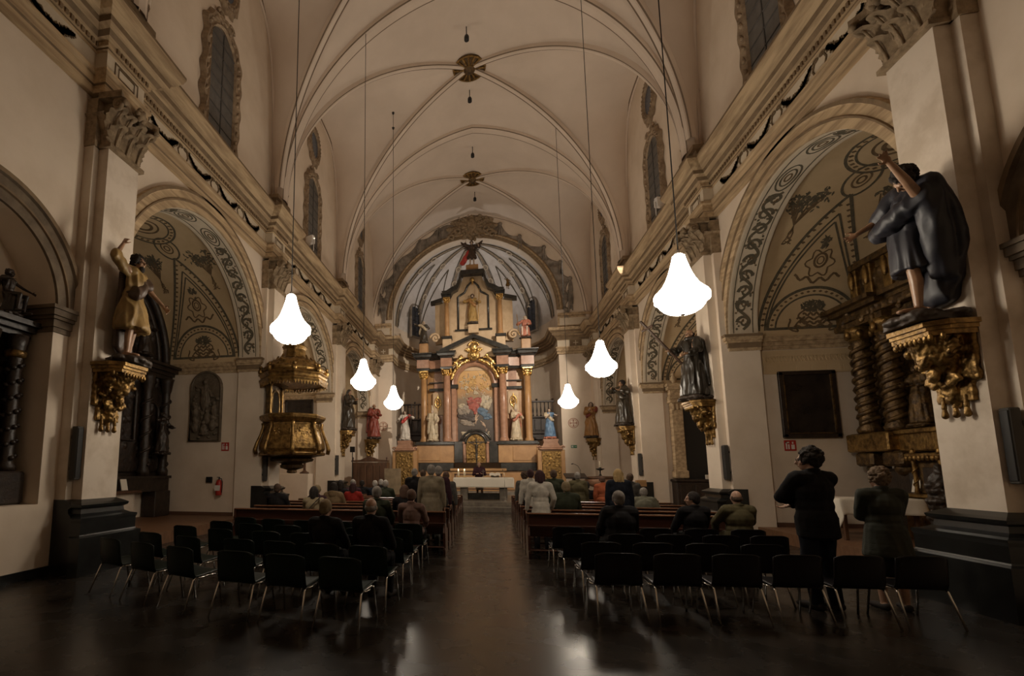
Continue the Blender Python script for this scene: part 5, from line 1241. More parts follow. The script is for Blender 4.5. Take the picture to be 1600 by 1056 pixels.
# ---- statues standing on the altarpiece
def mitre(J):
    b = MB(); h, r = J['head'], J['hrot']; vs = MB(); q = .1
    for k in range(6): t_ = k / 5; b.ell(h + r @ Vector((0, -.01, .07 + .26 * t_)), (.095 * (1 - .75 * t_ ** 2), .085 * (1 - .3 * t_), .06), r)
    return fused(b, .015, 2)
def cope(J):
    b = MB(); r = J['up']
    b.limb(J['sh', 0], J['sh', 1], .12, .12)
    for k in range(41): t_ = k / 40; b.ell((0, -.10, 1.45 - 1.25 * t_), (.25 + .06 * t_, .13, .12))
    for s_ in (-1, 1):
        for k in range(33): t_ = k / 32; b.ell((s_ * (.17 + .05 * t_), .05, 1.40 - 1.0 * t_), (.09, .12, .12))
    return b
def staff(J):
    b = MB(); p = J['wr', 1]; b.limb((p.x + .03, p.y + .04, .1), (p.x + .03, p.y + .04, 2.0), .02, .02, 7); b.tube([(p.x + .03 + .09 * cos(k * .5) * (1 - k / 24), p.y + .04, 2.06 + .09 * sin(k * .5) * (1 - k / 24)) for k in range(16)], .02, 6); return b
C = dict(voxel=.026, bodyvox=.016)
statue('bishop_statue', 'pale bishop statue with a mitre between the left columns of the altarpiece', (-2.78, 28.37, 3.245), R(170), 1.74, dict(rings=LONG, amp=.03, fx=8, fz=1.2, arms=(0, 1), tilt=.5), 'robe_cream', skin='statue_pale', hands={1: (.15, .30, 1.15), 0: (-.3, .2, 1.0)}, cloak=cope, cloak_mat='robe_cream', hair=None, base='robe_cream', head=(-.3, .1), extra_parts=[('mitre', mitre, 'robe_cream')], wide=1.0, **C)
statue('bishop_statue', 'pale bishop statue with a mitre and salmon cape between the right columns of the altarpiece', (1.94, 28.37, 3.245), R(190), 1.74, dict(rings=LONG, amp=.03, fx=8, fz=1.2, arms=(0, 1), tilt=-.4), 'robe_cream', skin='statue_pale', hands={1: (.1, .32, 1.25), 0: (-.35, .25, 1.1)}, cloak=shoulder_cloak(0, True, .7), cloak_mat='robe_salmon', hair=None, base='robe_cream', head=(.2, .1), extra_parts=[('mitre', mitre, 'robe_cream')], wide=1.0, **C)
statue('saint_statue', 'gilded saint statue in gold and green in the upper niche of the altarpiece', (-0.34, 28.52, 10.17), R(180), 1.71, dict(rings=LONG, amp=.035, fx=8, fz=1.3, arms=(0, 1), tilt=.5), 'robe_goldgreen', skin='statue_pale', hands={1: (.55, .15, 1.32), 0: (-.34, .25, 1.25)}, hair=('curly', 'hair_brown'), beard=True, base='rock', cloak=shoulder_cloak(1, True, .4), cloak_mat='robe_amber', extra_parts=[('staff', lambda J: MB().limb((-.32, .27, .1), (-.42, .27, 2.0), .018, .018, 7), 'gold_br')], wide=1.0, **C)
def wings(J):
    b = MB()
    for s_ in (-1, 1):
        for k in range(8): t_ = k / 7; b.limb((s_ * .06, -.14, 1.35), (s_ * (.35 + .30 * cos(t_ * 1.9)), -.22, 1.35 + .55 * sin(1.1 - t_ * 1.9)), .05, .035, 7)
    return fused(b, .018, 2)
def banner(J):
    b = MB()
    for k in range(37): t_ = k / 36; b.ell((.12 + .45 * t_, -.05 + .05 * sin(t_ * 5), 1.0 - .75 * t_), (.16, .07, .15))
    return fused(b, .025, 2, folds(.02, 8, 3))
statue('angel_statue', 'winged angel statue with a red drape on the very top of the altarpiece', (-0.32, 28.72, 13.91), R(180), 1.53, dict(rings=TUNIC, amp=.03, fx=8, fz=1.3, arms=(0, 1), tilt=.5, sleeve=.3), 'robe_brown', skin='statue_pale', hands={1: (.35, .1, 1.75), 0: (-.4, .2, 1.3)}, hair=('curly', 'hair_brown'), base=None, extra_parts=[('wings', wings, 'robe_brown'), ('drape', banner, 'robe_scarlet')], **C)
statue('saint_statue', 'dark standing statue with outstretched arm on the upper left pedestal of the altarpiece', (-3.30, 28.72, 9.17), R(195), 1.32, dict(rings=LONG, amp=.03, fx=8, fz=1.3, arms=(0, 1), tilt=.5), 'robe_bronze', skin='statue_pale', hands={1: (.62, .2, 1.4), 0: (-.3, .2, 1.1)}, hair=('bob', 'robe_cream'), base='rock', cloak=shoulder_cloak(1, True, .8), cloak_mat='robe_cream', **C)
statue('seated_statue', 'pale statue with a salmon drape on the upper right pedestal of the altarpiece', (2.66, 28.72, 9.17), R(170), 1.62, dict(rings=[(.02, .25, .24, 0, .1), (.3, .24, .24, 0, .12), (.5, .22, .24, 0, .1), (.62, .2, .16, 0, -.02)], amp=.03, fx=8, fz=1.3, arms=(0, 1), tilt=.5), 'robe_salmon', skin='statue_pale', sit=True, hands={1: (.32, .2, .9), 0: (-.2, .3, .75)}, hair=('bob', 'robe_cream'), base='rock', extra_parts=[('spear', lambda J: MB().limb((.30, .22, .1), (.42, .16, 1.45), .016, .016, 7), 'gold_br')], **C)
statue('cherub_statue', 'small gilded cherub on the upper right cornice of the altarpiece', (1.74, 28.62, 12.26), R(200), 0.66, dict(rings=TUNIC, amp=.03, fx=8, fz=1.3, arms=(), tilt=.5), 'gold', skin='gold', hands={1: (.3, .2, 1.6), 0: (-.3, .2, 1.2)}, hair=None, base=None, **C)
# ---- side pedestals with gilded doors and their statues
for s_, x, lab in ((-1, -4.28, 'marble pedestal with a carved gilded panel left of the altarpiece'), (1, 3.66, 'marble pedestal with a carved gilded panel right of the altarpiece')):
    t = thing('side_pedestal', lab, 'pedestal', (x, 27.5, .49), group='side pedestals of the altarpiece', sc=.877)
    b = MB(); b.bbox(-.8, .8, -.2, .5, 0, 2.5, .02); b.build('body', 'peach', t)
    b = MB(); b.bbox(-.56, .56, -.26, -.15, .3, 2.42, .02); pn = b.build('gilded_panel', 'gold', t)
    b = MB(); rnd = random.Random(5)
    for _ in range(80): b.ell((rnd.uniform(-.46, .46), -.25, rnd.uniform(.4, 2.3)), (rnd.uniform(.04, .09), .035, rnd.uniform(.04, .10)), None, 7, 5)
    fused(b, .024, 2).build('panel_relief', 'gold', pn)
    b = MB(); b.bbox(-.66, .66, -.36, .5, 2.5, 2.6, .02); b.bbox(-.58, .58, -.32, .5, 2.6, 2.74, .02)
    for q in (-1, 1): b.tube([(q * (.66 + .14 * (1 - k / 14) * cos(k * .5)), -.12, 2.62 + .14 * (1 - k / 14) * sin(k * .5)) for k in range(14)], .05, 7)
    b.build('cornice', 'pink', t)
    b = MB(); b.prism([(-.5, 2.74), (.5, 2.74), (.4, 2.95), (.44, 3.05), (.44, 3.15), (-.44, 3.15), (-.44, 3.05), (-.4, 2.95)], (0, -.3, 0), (1, 0, 0), (0, 0, 1), (0, .75, 0)); b.build('statue_block', 'pink', t)
statue('saint_statue', 'statue in white with a scarlet drape on the pedestal left of the altarpiece', (-4.28, 27.5, 3.265), R(180), 1.58, dict(rings=LONG, amp=.035, fx=8, fz=1.2, arms=(0, 1), tilt=.5), 'robe_white', skin='statue_pale', hands={1: (.30, .2, 1.15), 0: (-.36, .25, 1.35)}, hair=('bob', 'hair_brown'), base='robe_white', cloak=shoulder_cloak(0, False), cloak_mat='robe_scarlet', head=(.2, 0), extra_parts=[('cross', lambda J: (lambda b: b.limb((-.36, .28, .9), (-.44, .28, 2.1), .025, .025, 7).limb((-.62, .28, 1.9), (-.24, .28, 1.92), .025, .025, 7))(MB()), 'wood_dk')], **C)
statue('saint_statue', 'statue with a bright blue drape on the pedestal right of the altarpiece', (3.66, 27.5, 3.265), R(180), 1.53, dict(rings=LONG, amp=.035, fx=8, fz=1.2, arms=(), tilt=-.5), 'robe_blue', skin='statue_pale', hands={1: (.05, .28, 1.30), 0: (-.4, .2, 1.3)}, hair=('bob', 'hair_brown'), base='robe_salmon', cloak=shoulder_cloak(1, False), cloak_mat='robe_cream', head=(-.1, 0), **C)
# ---- dark wooden organ tribunes beside the altarpiece
for s_, x, yaw, lab in ((-1, -4.12, 0, 'dark wooden balcony with balusters left of the altarpiece'), (1, 3.3, 0, 'dark wooden balcony with balusters right of the altarpiece')):
    t = thing('wooden_balcony', lab, 'balcony', (x, 30.3, 3.4), sc=.97)
    b = MB(); b.bbox(-1.0, 1.0, 0, .9, 0, .35, .03); b.bbox(-1.05, 1.05, -.08, .9, .35, .5, .03); b.build('floor_beam', 'wood_dk', t)
    b = MB(); b.box(-.95, .95, .05, .12, .5, 1.35)
    for k in range(5): b.bbox(-.9 + k * .37, -.58 + k * .37, -.01, .06, .58, 1.28, .015)
    b.build('front_panel', 'wood_dk', t)
    b = MB(); b.bbox(-1.05, 1.05, -.06, .16, 1.35, 1.45, .02); b.build('rail', 'wood_dk', t)
    for k in range(9): b = MB(); b.lathe([(.03, 1.45), (.05, 1.5), (.03, 1.6), (.055, 1.8), (.03, 2.1), (.04, 2.3), (.03, 2.32)], 8, (-.92 + k * .23, .06, 0)); b.build('baluster', 'wood_dk', t)
    b = MB(); b.bbox(-1.05, 1.05, -.02, .14, 2.32, 2.42, .02)
    for k in (-1, 0, 1): b.ell((k * .95, .06, 2.5), .07, None, 8, 6)
    b.build('top_rail', 'wood_dk', t)
# ================================================================ pulpit, chapel altars, sanctuary furniture, fittings
# ---- gilded pulpit on the left pier
t = thing('pulpit', 'gilded octagonal pulpit with a fringed canopy on the left pier', 'pulpit', (-5.45, Y1 - .2, 0))
def octa(rings, n=8, m=0, ph=pi / 8):
    b = MB(); 
    vs = []
    for (r, z) in rings:
        for k in range(n): vs.append((r * cos(ph + 2 * pi * k / n), r * sin(ph + 2 * pi * k / n), z))
    N = len(rings); fs = [tuple(range(n - 1, -1, -1)), tuple((N - 1) * n + k for k in range(n))] + [(i * n + k, i * n + (k + 1) % n, (i + 1) * n + (k + 1) % n, (i + 1) * n + k) for i in range(N - 1) for k in range(n)]
    return b.add(vs, fs, m)
b = octa([(.78, 2.02), (.98, 2.05), (1.0, 2.12), (.93, 2.16), (.99, 2.24), (.98, 2.4), (.90, 2.62), (.82, 2.86), (.80, 3.02)]); bd = b.build('body', 'gold', t, bevel=.012)
b = octa([(.84, 3.02), (.90, 3.06), (.98, 3.14), (1.0, 3.22), (.94, 3.26), (.80, 3.26)]); b.build('rail', 'gold', t, bevel=.01)
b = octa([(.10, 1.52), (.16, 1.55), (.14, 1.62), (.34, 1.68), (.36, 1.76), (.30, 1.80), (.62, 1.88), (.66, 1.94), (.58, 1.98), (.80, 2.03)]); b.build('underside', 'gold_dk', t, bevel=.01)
for k in range(8):                                       # carved panels and corner scrolls
    q = 2 * pi * k / 8 + 0; rnd = random.Random(k)
    e_ = Vector((cos(q), sin(q), 0)); u = Vector((-sin(q), cos(q), 0)); b = MB()
    for _ in range(26):
        zz = rnd.uniform(2.32, 2.92); rr = .90 - (zz - 2.3) * .22; b.ell(e_ * (rr * cos(pi / 8) + .03) + u * rnd.uniform(-.24, .24) + Vector((0, 0, zz)), (rnd.uniform(.02, .05),) * 3, None, 7, 5)
    b.tube([e_ * ((.92 - (zz - 2.3) * .22) * cos(pi / 8) + .035) + u * x + Vector((0, 0, zz)) for x, zz in ((-.29, 2.28), (.29, 2.28), (.25, 2.96), (-.25, 2.96))], .018, 5, closed=True)
    b.build('carved_panel', 'gold', bd)
    q += pi / 8; e_ = Vector((cos(q), sin(q), 0)); b = MB(); b.tube([e_ * (r + .04) + Vector((0, 0, z)) for r, z in ((1.02, 2.08), (1.05, 2.22), (1.0, 2.42), (.9, 2.66), (.83, 2.9), (.84, 3.02))], [.06, .07, .055, .045, .05, .06], 7); b.build('corner_scroll', 'gold', bd)
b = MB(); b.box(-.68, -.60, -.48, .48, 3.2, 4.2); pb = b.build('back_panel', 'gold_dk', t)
b = MB(); A = arch_poly(.5, 3.3, 4.05); b.tube([(-.585, x, z) for x, z in A], .03, 6, closed=True); b.build('panel_arch', 'gold', pb)
b = MB(); b.prism(arch_poly(.44, 3.32, 4.0), (-.6, 0, 0), (0, 1, 0), (0, 0, 1), (.012, 0, 0)); b.build('panel_recess', mat('recess', (.02, .015, .01), .95, spec=.1), pb)
for y in (-.42, .42): b = MB(); b.lathe([(.045, 3.2), (.05, 3.3), (.035, 3.5), (.045, 3.9), (.035, 4.1), (.06, 4.2)], 10, (-.56, y, 0)); b.build('post', 'gold', pb)
b = octa([(.2, 4.22), (1.02, 4.22), (1.06, 4.30), (1.0, 4.36), (1.02, 4.42), (1.08, 4.48), (.98, 4.52), (.92, 4.62), (.80, 4.80), (.62, 4.95), (.42, 5.02), (.36, 5.06), (.33, 5.3), (.40, 5.38), (.36, 5.44), (.2, 5.5)]); cn = b.build('canopy', 'gold', t, bevel=.012)
for k in range(8):
    q = pi / 8 + 2 * pi * k / 8; e_ = Vector((cos(q), sin(q), 0)); b = MB(); b.ell(e_ * 1.0 + Vector((0, 0, 4.58)), (.08, .08, .10)); b.tube([e_ * (.97 - .07 * j) + Vector((0, 0, 4.56 + .07 * j + .06 * sin(j))) for j in range(8)], .03, 6); b.ell(e_ * 1.0 + Vector((0, 0, 4.71)), .055); b.build('canopy_scroll', 'gold', cn)
    q2 = pi / 8 + 2 * pi * (k + 1) / 8; p, r_ = Vector((1.02 * cos(q), 1.02 * sin(q), 4.23)), Vector((1.02 * cos(q2), 1.02 * sin(q2), 4.23)); nm_ = Vector((cos((q + q2) / 2), sin((q + q2) / 2), 0)) * .025; b = MB()
    poly = []
    for j in range(8): poly += [p.lerp(r_, j / 8), p.lerp(r_, (j + .5) / 8) + Vector((0, 0, -.13))]
    poly.append(r_); n_ = len(poly); b.add(poly + [p, r_] + [x - nm_ for x in poly], [tuple(range(n_)), tuple(n_ + 2 + i for i in range(n_ - 1, -1, -1))] + [(i, i + 1, n_ + 3 + i, n_ + 2 + i) for i in range(n_ - 1)]); b.build('fringe', 'gold', cn)
rnd = random.Random(2); b = MB()
for _ in range(40): q = rnd.uniform(0, 2 * pi); zz = rnd.uniform(4.62, 4.9); b.ell(((1.02 - (zz - 4.5) * .75) * cos(q), (1.02 - (zz - 4.5) * .75) * sin(q), zz), (.06, .06, .05), None, 7, 5)
b.tube([(.90 * cos(2 * pi * k / 24), .90 * sin(2 * pi * k / 24), 4.64) for k in range(24)], .05, 6, closed=True); b.lathe([(.93, 4.56), (.95, 4.62), (.76, 4.88), (.70, 4.88), (.86, 4.6), (.93, 4.56)], 24); fused(b, .02, 2).build('canopy_relief', 'gold', cn)
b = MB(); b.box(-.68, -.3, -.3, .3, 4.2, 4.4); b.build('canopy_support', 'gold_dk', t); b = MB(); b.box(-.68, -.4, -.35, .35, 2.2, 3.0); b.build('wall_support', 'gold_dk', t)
# ---- left chapel: dark carved altarpiece filling the back wall
def tab(poly, x, y, m_, nm, par, w): b = MB(); b.prism(poly, (x, y, 0), (0, 1, 0), (0, 0, 1), (w, 0, 0)); return b.build(nm, m_, par)
LC = 10.7
t = thing('chapel_altarpiece', 'dark carved wooden altarpiece with an arched top in the left chapel', 'altarpiece', (-9.75, LC, .25))
tab(arch_poly(5.7, 1.0, 7.4, 24), .01, 0, 'wood_dk', 'back_board', t, .12)
b = MB(); b.tube([(.2, y, z) for y, z in arch_poly(5.5, 4.9, 7.3, 30)[2:]], .12, 7); b.tube([(.2, y, z) for y, z in arch_poly(4.8, 4.9, 6.95, 30)[2:]], .07, 7); b.build('arch_moulding', 'wood_dk', t)
b = MB(); 
for z, e_, h_ in ((4.15, .25, .12), (4.27, .32, .10), (4.37, .42, .12), (4.49, .52, .08)): b.box(.1, .1 + e_, -2.85 - e_ * .2, 2.85 + e_ * .2, z, z + h_)
b.build('cornice', 'wood_dk', t)
for y in (-2.6, -1.75, 1.75, 2.6):
    b = MB(); b.lathe([(.16, 1.2), (.17, 1.35), (.12, 1.45), (.13, 1.9), (.115, 3.6), (.12, 3.7), (.15, 3.78), (.19, 4.05), (.22, 4.15)], 14, (.38, y, 0)); o = b.build('column', 'wood_dk', t)
    b = MB(); b.tube([(.38 + .14 * cos(k * .55), y + .14 * sin(k * .55), 1.5 + k * .042) for k in range(52)], .035, 6); b.build('vine', 'wood_dk', o)
b = MB(); b.box(.05, .45, -2.85, 2.85, .75, 1.2); b.box(.05, .5, -2.9, 2.9, 1.12, 1.2); b.build('predella', 'wood_dk', t)
b = MB(); b.box(.05, .6, -1.2, 1.2, 0, .75); b.box(.6, .63, -1.1, 1.1, .1, .65); b.build('altar_block', 'plaster_aged', t)
b = MB(); b.bbox(.05, .75, -1.3, 1.3, .75, .82, .01); b.build('altar_top', 'wood_md', t)
for y in (-2.55, 2.55): b = MB(); b.bbox(.05, .5, y - .35, y + .35, 0, .75, .02); b.build('base_block', 'wood_dk', t)
rnd = random.Random(12); b = MB()
for _ in range(170): y, z = rnd.uniform(-2.6, 2.6), rnd.uniform(1.3, 6.6); (abs(y) < 2.75 - max(z - 5, 0) * 1.1) and b.ell((.16, y, z), (.07, rnd.uniform(.05, .14), rnd.uniform(.06, .16)), None, 7, 5)
b.prism(arch_poly(5.3, 1.3, 6.9, 20), (.12, 0, 0), (0, 1, 0), (0, 0, 1), (.05, 0, 0)); fused(b, .03, 2, folds(.012, 14, 14)).build('carved_relief', 'wood_dk', t)
for y, z in ((-1.1, 2.3), (1.2, 2.3), (2.18, 1.9), (-2.18, 1.9)):
    b = MB(); b.tube([(.24, y + yy, z + zz) for yy, zz in arch_poly(.55, -.1, 1.5)], .05, 6, closed=True); b.build('niche', 'wood_dk', t)
for (y, z, h_, lab) in ((2.18, 2.06, 1.15, 'dark carved figure standing in the farthest niche of the left chapel altarpiece'), (1.2, 4.83, 1.1, 'dark carved figure kneeling above the cornice of the left chapel altarpiece')):
    statue('carved_figure', lab, (-9.12, LC + y, z), R(-90), h_, dict(rings=LONG, amp=.03, fx=8, fz=1.3, arms=(0, 1)), 'wood_dk', skin='wood_dk', hair=('curly', 'wood_dk'), base='wood_dk', voxel=.03, bodyvox=.018, hands={1: (.3, .3, 1.45), 0: (-.25, .3, 1.1)})
b = MB(); b.prism([(-.11, 0), (.11, 0), (.11, .3), (-.11, .3)], (-9.1, LC + .75, 1.08), (0, 1, 0), (-.25, 0, .97), (.02, 0, .005)); tag(b.build('card', 'linen'), 'small white card propped on the altar of the left chapel', 'card')
# relief panel, emergency sign, extinguisher, switch on the far wall of the left chapel
YF = PC[2] - .5 + .14 - .005
t = thing('relief_panel', 'arched grey brown carved relief of a robed figure on the left chapel wall', 'relief', (-8.26, YF, 2.50))
tab_ = MB(); tab_.prism(arch_poly(1.06, 0, 2.2), (0, -.09, 0), (1, 0, 0), (0, 0, 1), (0, .08, 0)); tab_.build('panel', 'relief_stone', t)
b = MB(); b.tube([(x, -.10, z) for x, z in arch_poly(1.02, .02, 2.18)], .035, 6, closed=True); b.build('frame', 'relief_stone', t)
b = MB(); rnd = random.Random(6)
b.ell((.0, -.12, 1.35), (.17, .09, .45)); b.ell((.02, -.15, 1.85), (.085, .08, .10)); b.limb((-.1, -.13, 1.65), (-.3, -.14, 1.72), .05, .04); b.limb((.1, -.13, 1.6), (.24, -.16, 1.4), .05, .04)
for _ in range(60): b.ell((rnd.uniform(-.42, .42), -.10, rnd.uniform(.1, 1.7)), (rnd.uniform(.03, .08), .05, rnd.uniform(.03, .09)), None, 7, 5)
for x, z in ((-.3, .45), (.28, .5), (0, .35), (-.32, .85), (.33, .95), (.1, .7)): b.ell((x, -.14, z), (.11, .07, .18)); b.ell((x, -.16, z + .22), .065, None, 8, 6)
fused(b, .02, 2, folds(.014, 16, 6)).build('carved_figures', 'relief_stone', t)
def esign(label, loc):
    t = thing('fire_sign', label, 'sign', loc)
    b = MB(); b.bbox(-.13, .13, -.012, 0, -.13, .13, .004); b.build('plate', 'red', t)
    b = MB(); b.box(-.10, -.07, -.016, -.011, -.09, .09); b.box(-.10, -.02, -.016, -.011, .06, .09); b.box(-.05, -.02, -.016, -.011, -.09, .03)
    b.box(.02, .09, -.016, -.011, -.09, .02); b.box(.04, .07, -.016, -.011, .04, .09); b.build('pictogram', 'signwhite', t)
esign('red square fire sign with white pictograms on the left chapel wall', (-7.58, YF, 2.33)); esign('red square fire sign with white pictograms under the dark painting', (7.68, YF, 2.22))
t = thing('fire_extinguisher', 'red fire extinguisher hanging on the left chapel wall', 'fire extinguisher', (-7.68, YF - .1, .86))
b = MB(); b.lathe([(0, 0), (.085, 0), (.095, .03), (.095, .36), (.07, .44), (.03, .47), (0, .47)], 18); b.build('cylinder', 'red', t)
b = MB(); b.limb((0, 0, .46), (0, 0, .53), .022, .02, 8); b.box(-.015, .015, -.11, .02, .53, .55); b.build('valve', 'black', t)
b = MB(); b.tube([(.02, 0, .5), (.09, -.03, .5), (.13, -.03, .4), (.125, -.03, .2), (.115, -.03, .08)], .013, 6); b.build('hose', 'black', t)
b = MB(); b.box(-.09, .09, -.100, -.094, .14, .30); b.build('label_plate', 'signwhite', t)
b = MB(); b.bbox(-.1, .1, -.05, 0, -.09, .09, .008); o = b.build('switch_box', 'iron', loc=(-8.06, YF, 1.32)); tag(o, 'small grey electrical box on the left chapel wall', 'switch box')
# ---- right chapel: gilded baroque altarpiece
t = thing('chapel_altarpiece', 'tarnished gilded altarpiece with twisted columns in the right chapel', 'altarpiece', (9.74, LC, .25))
G = 'gold_dk'
def gb(nm, fn, m_=G, par=None, **k): b = MB(); fn(b); return b.build(nm, m_, par or t, **k)
gb('back_board', lambda b: b.prism([(-2.85, 1.6), (2.85, 1.6), (2.85, 5.5), (2.45, 6.2), (1.7, 6.7), (.9, 7.2), (-.9, 7.2), (-1.7, 6.7), (-2.45, 6.2), (-2.85, 5.5)], (-.3, 0, 0), (0, 1, 0), (0, 0, 1), (.28, 0, 0)))
def pred(b): b.bbox(-.75, 0, -2.95, 2.95, 1.75, 2.15, .03); b.bbox(-.82, 0, -3.0, 3.0, 2.12, 2.22, .02); b.bbox(-.95, 0, 1.7, 2.95, 1.78, 2.2, .03)
gb('predella', pred, 'gold')
for y, r_ in ((2.55, .19), (1.75, .19), (-1.75, .19), (-2.55, .19)):
    o = gb('column', lambda b: b.lathe([(.22, 2.22), (.24, 2.3), (.18, 2.4), (.17, 3.2), (.16, 4.3), (.2, 4.4)], 14, (-.68, y, 0)))
    gb('twisted_vine', lambda b: [b.tube([(-.68 + .17 * cos(k * .5 + h_), y + .17 * sin(k * .5 + h_), 2.42 + k * .034) for k in range(56)], .055, 6) for h_ in (0, pi)], G, o)
    gb('capital', lambda b: (b.lathe([(.17, 4.36), (.24, 4.6), (.27, 4.7)], 12, (-.68, y, 0)), [b.ell((-.68 + .22 * cos(q), y + .22 * sin(q), 4.55), (.07, .07, .11), None, 7, 5) for q in [k * pi / 3 for k in range(6)]]), 'gold', o)
    gb('pedestal_bracket', lambda b: (b.bbox(-.9, -.3, y - .26, y + .26, 1.45, 1.78, .05), b.ell((-.6, y, 1.4), (.22, .2, .18))), G)
def ent(b):
    for z, e_, h_ in ((4.7, .72, .14), (4.84, .66, .22), (5.06, .82, .10), (5.16, .95, .10)): b.box(-e_, 0, -2.85 - e_ * .15, 2.85 + e_ * .15, z, z + h_); b.box(-e_ - .18, 0, 1.5, 2.85 + e_ * .2, z, z + h_); b.box(-e_ - .18, 0, -2.85 - e_ * .2, -1.5, z, z + h_)
gb('entablature', ent)
def upper(b):
    b.box(-.6, -.02, 1.45, 2.6, 5.26, 6.1); b.box(-.6, -.02, -2.6, -1.45, 5.26, 6.1); b.box(-.5, 0, -1.3, 1.3, 5.26, 7.0); b.box(-.75, -.02, 1.35, 2.55, 6.1, 6.24)
gb('upper_storey', upper)
for y in (2.5, 2.05, 1.5, -1.5, -2.05): gb('upper_pilaster', lambda b: (b.bbox(-.72, -.5, y - .11, y + .11, 5.26, 6.1, .02), b.ell((-.74, y, 5.85), (.05, .08, .24), None, 8, 6)), 'gold')
for y in (-2.05, 2.05):
    gb('panel_lozenge', lambda b: b.prism([(-.17, 0), (0, -.36), (.17, 0), (0, .36)], (-.63, y + .15, 5.78), (0, 1, 0), (0, 0, 1), (.05, 0, 0)), 'wood_dk')
    gb('side_niche', lambda b: b.tube([(-.36, y * .585 + yy, zz) for yy, zz in arch_poly(.58, 2.45, 3.95)], .06, 6, closed=True), 'gold')
    gb('crest', lambda b: [b.tube([(-.5, y * .72 + s_ * (.2 + .22 * (1 - k / 18) * cos(k * .5)), 6.62 + .22 * (1 - k / 18) * sin(k * .5)) for k in range(18)], .06, 6) for s_ in (-1, 1)], 'gold')
def rel(b):
    rnd = random.Random(8)
    for _ in range(330):
        y, z = rnd.uniform(-2.7, 2.7), rnd.uniform(2.3, 6.7)
        if abs(y) < 2.7 - max(z - 5.4, 0) * .8: b.ell((-.32 if z < 4.7 or z > 6.35 else (-.62 if abs(y) > 1.4 else -.52) if z > 5.26 else -.9, y, z), (.06, rnd.uniform(.04, .11), rnd.uniform(.04, .12)), None, 7, 5)
b = MB(); rel(b); b.prism([(-2.6, 2.25), (2.6, 2.25), (2.6, 5.3), (2.2, 6.1), (1.3, 6.6), (-1.3, 6.6), (-2.2, 6.1), (-2.6, 5.3)], (-.36, 0, 0), (0, 1, 0), (0, 0, 1), (.07, 0, 0)); b.box(-.92, -.35, -2.7, 2.7, 4.86, 5.04); b.box(-.64, -.35, -2.4, 2.4, 5.3, 5.95); fused(b, .026, 2, folds(.012, 14, 14)).build('gilded_relief', 'gold_dk', t)
gb('altar_block', lambda b: (b.bbox(-1.0, 0, -1.5, 1.4, 0, .82, .02), b.bbox(-1.05, 0, -1.55, 1.45, .82, .90, .02)), 'gold')
gb('side_base', lambda b: (b.bbox(-.75, 0, 1.5, 2.7, 0, .5, .03), b.bbox(-.7, 0, 1.55, 2.6, .5, 1.4, .06)), 'wood_dk')
gb('central_niche', lambda b: b.tube([(-.38, yy, zz) for yy, zz in arch_poly(1.5, 2.4, 4.5, 16)], .10, 7, closed=True), 'gold')
for y in (2.15,): statue('carved_figure', 'carved figure in the side niche of the right gilded altarpiece', (9.12, LC + 1.2, 2.485), R(90), 1.2, dict(rings=LONG, amp=.03, fx=8, fz=1.3, arms=(0, 1)), 'gold_dk', skin='gold_dk', hair=('curly', 'gold_dk'), base='gold_dk', voxel=.03, bodyvox=.018, hands={1: (.15, .3, 1.2), 0: (-.2, .25, 1.1)})
t = thing('tabernacle', 'small gilded tabernacle with a canopy on the altar of the right chapel', 'tabernacle', (9.05, LC + .75, 1.155))
gb('cabinet', lambda b: b.bbox(-.25, .25, -.3, .3, 0, .62, .02), 'gold_dk'); gb('door', lambda b: b.bbox(-.27, -.24, -.17, .17, .1, .52, .01), 'wood_dk')
for y in (-.3, .3): gb('twisted_post', lambda b: (b.lathe([(.05, 0), (.035, .1), (.035, .6), (.06, .72)], 10, (-.3, y, 0)), b.tube([(-.3 + .04 * cos(k * .7), y + .04 * sin(k * .7), .08 + k * .026) for k in range(22)], .014, 5), b.ell((-.3, y, .82), (.05, .05, .08), None, 8, 6)), 'gold')
gb('canopy', lambda b: (b.bbox(-.4, .25, -.4, .4, .72, .8, .02), [b.ell((-.39, -.35 + k * .1, .70), (.03, .05, .06), None, 7, 5) for k in range(8)]), 'gold')
b = MB(); b.prism([(-.1, 0), (.1, 0), (.1, .26), (-.1, .26)], (8.82, LC + 1.2, 1.175), (0, 1, 0), (.2, 0, .98), (.02, 0, -.005)); tag(b.build('card', 'linen'), 'small white card beside the tabernacle of the right chapel', 'card')
# painting on the far wall of the right chapel
t = thing('framed_painting', 'large dark framed painting on the right chapel wall', 'painting', (8.16, YF, 2.42))
gb('canvas', lambda b: b.box(-.52, .52, -.04, -.01, .08, 1.55), mat('dark canvas', (.035, .026, .02), .25, n=2.2, c2=(.012, .009, .008)))
gb('frame', lambda b: [b.bbox(*q, .01) for q in ((-.62, -.52, -.08, 0, 0, 1.63), (.52, .62, -.08, 0, 0, 1.63), (-.62, .62, -.08, 0, 1.55, 1.65), (-.62, .62, -.08, 0, -.02, .08))], 'wood_dk')
gb('inner_gilding', lambda b: [b.box(*q) for q in ((-.53, -.50, -.085, -.03, .08, 1.55), (.50, .53, -.085, -.03, .08, 1.55), (-.52, .52, -.085, -.03, .08, .11))], 'gold_dk')
# carved inscription band above the painting
b = MB(); b.box(7.25, 9.7, YF - .02, YF, 4.02, 4.62); rnd = random.Random(3)
for k in range(30): x = 7.35 + k * .078; b.tube([(x + .03 * cos(q), YF - .024, 4.40 + .07 * sin(q * 1)) for q in [j * .8 for j in range(7)]], .007, 4)
for k in range(7): b.box(7.3 + k * .34, 7.6 + k * .34, YF - .028, YF - .02, 4.08, 4.22)
trim(b, 'paintwall')
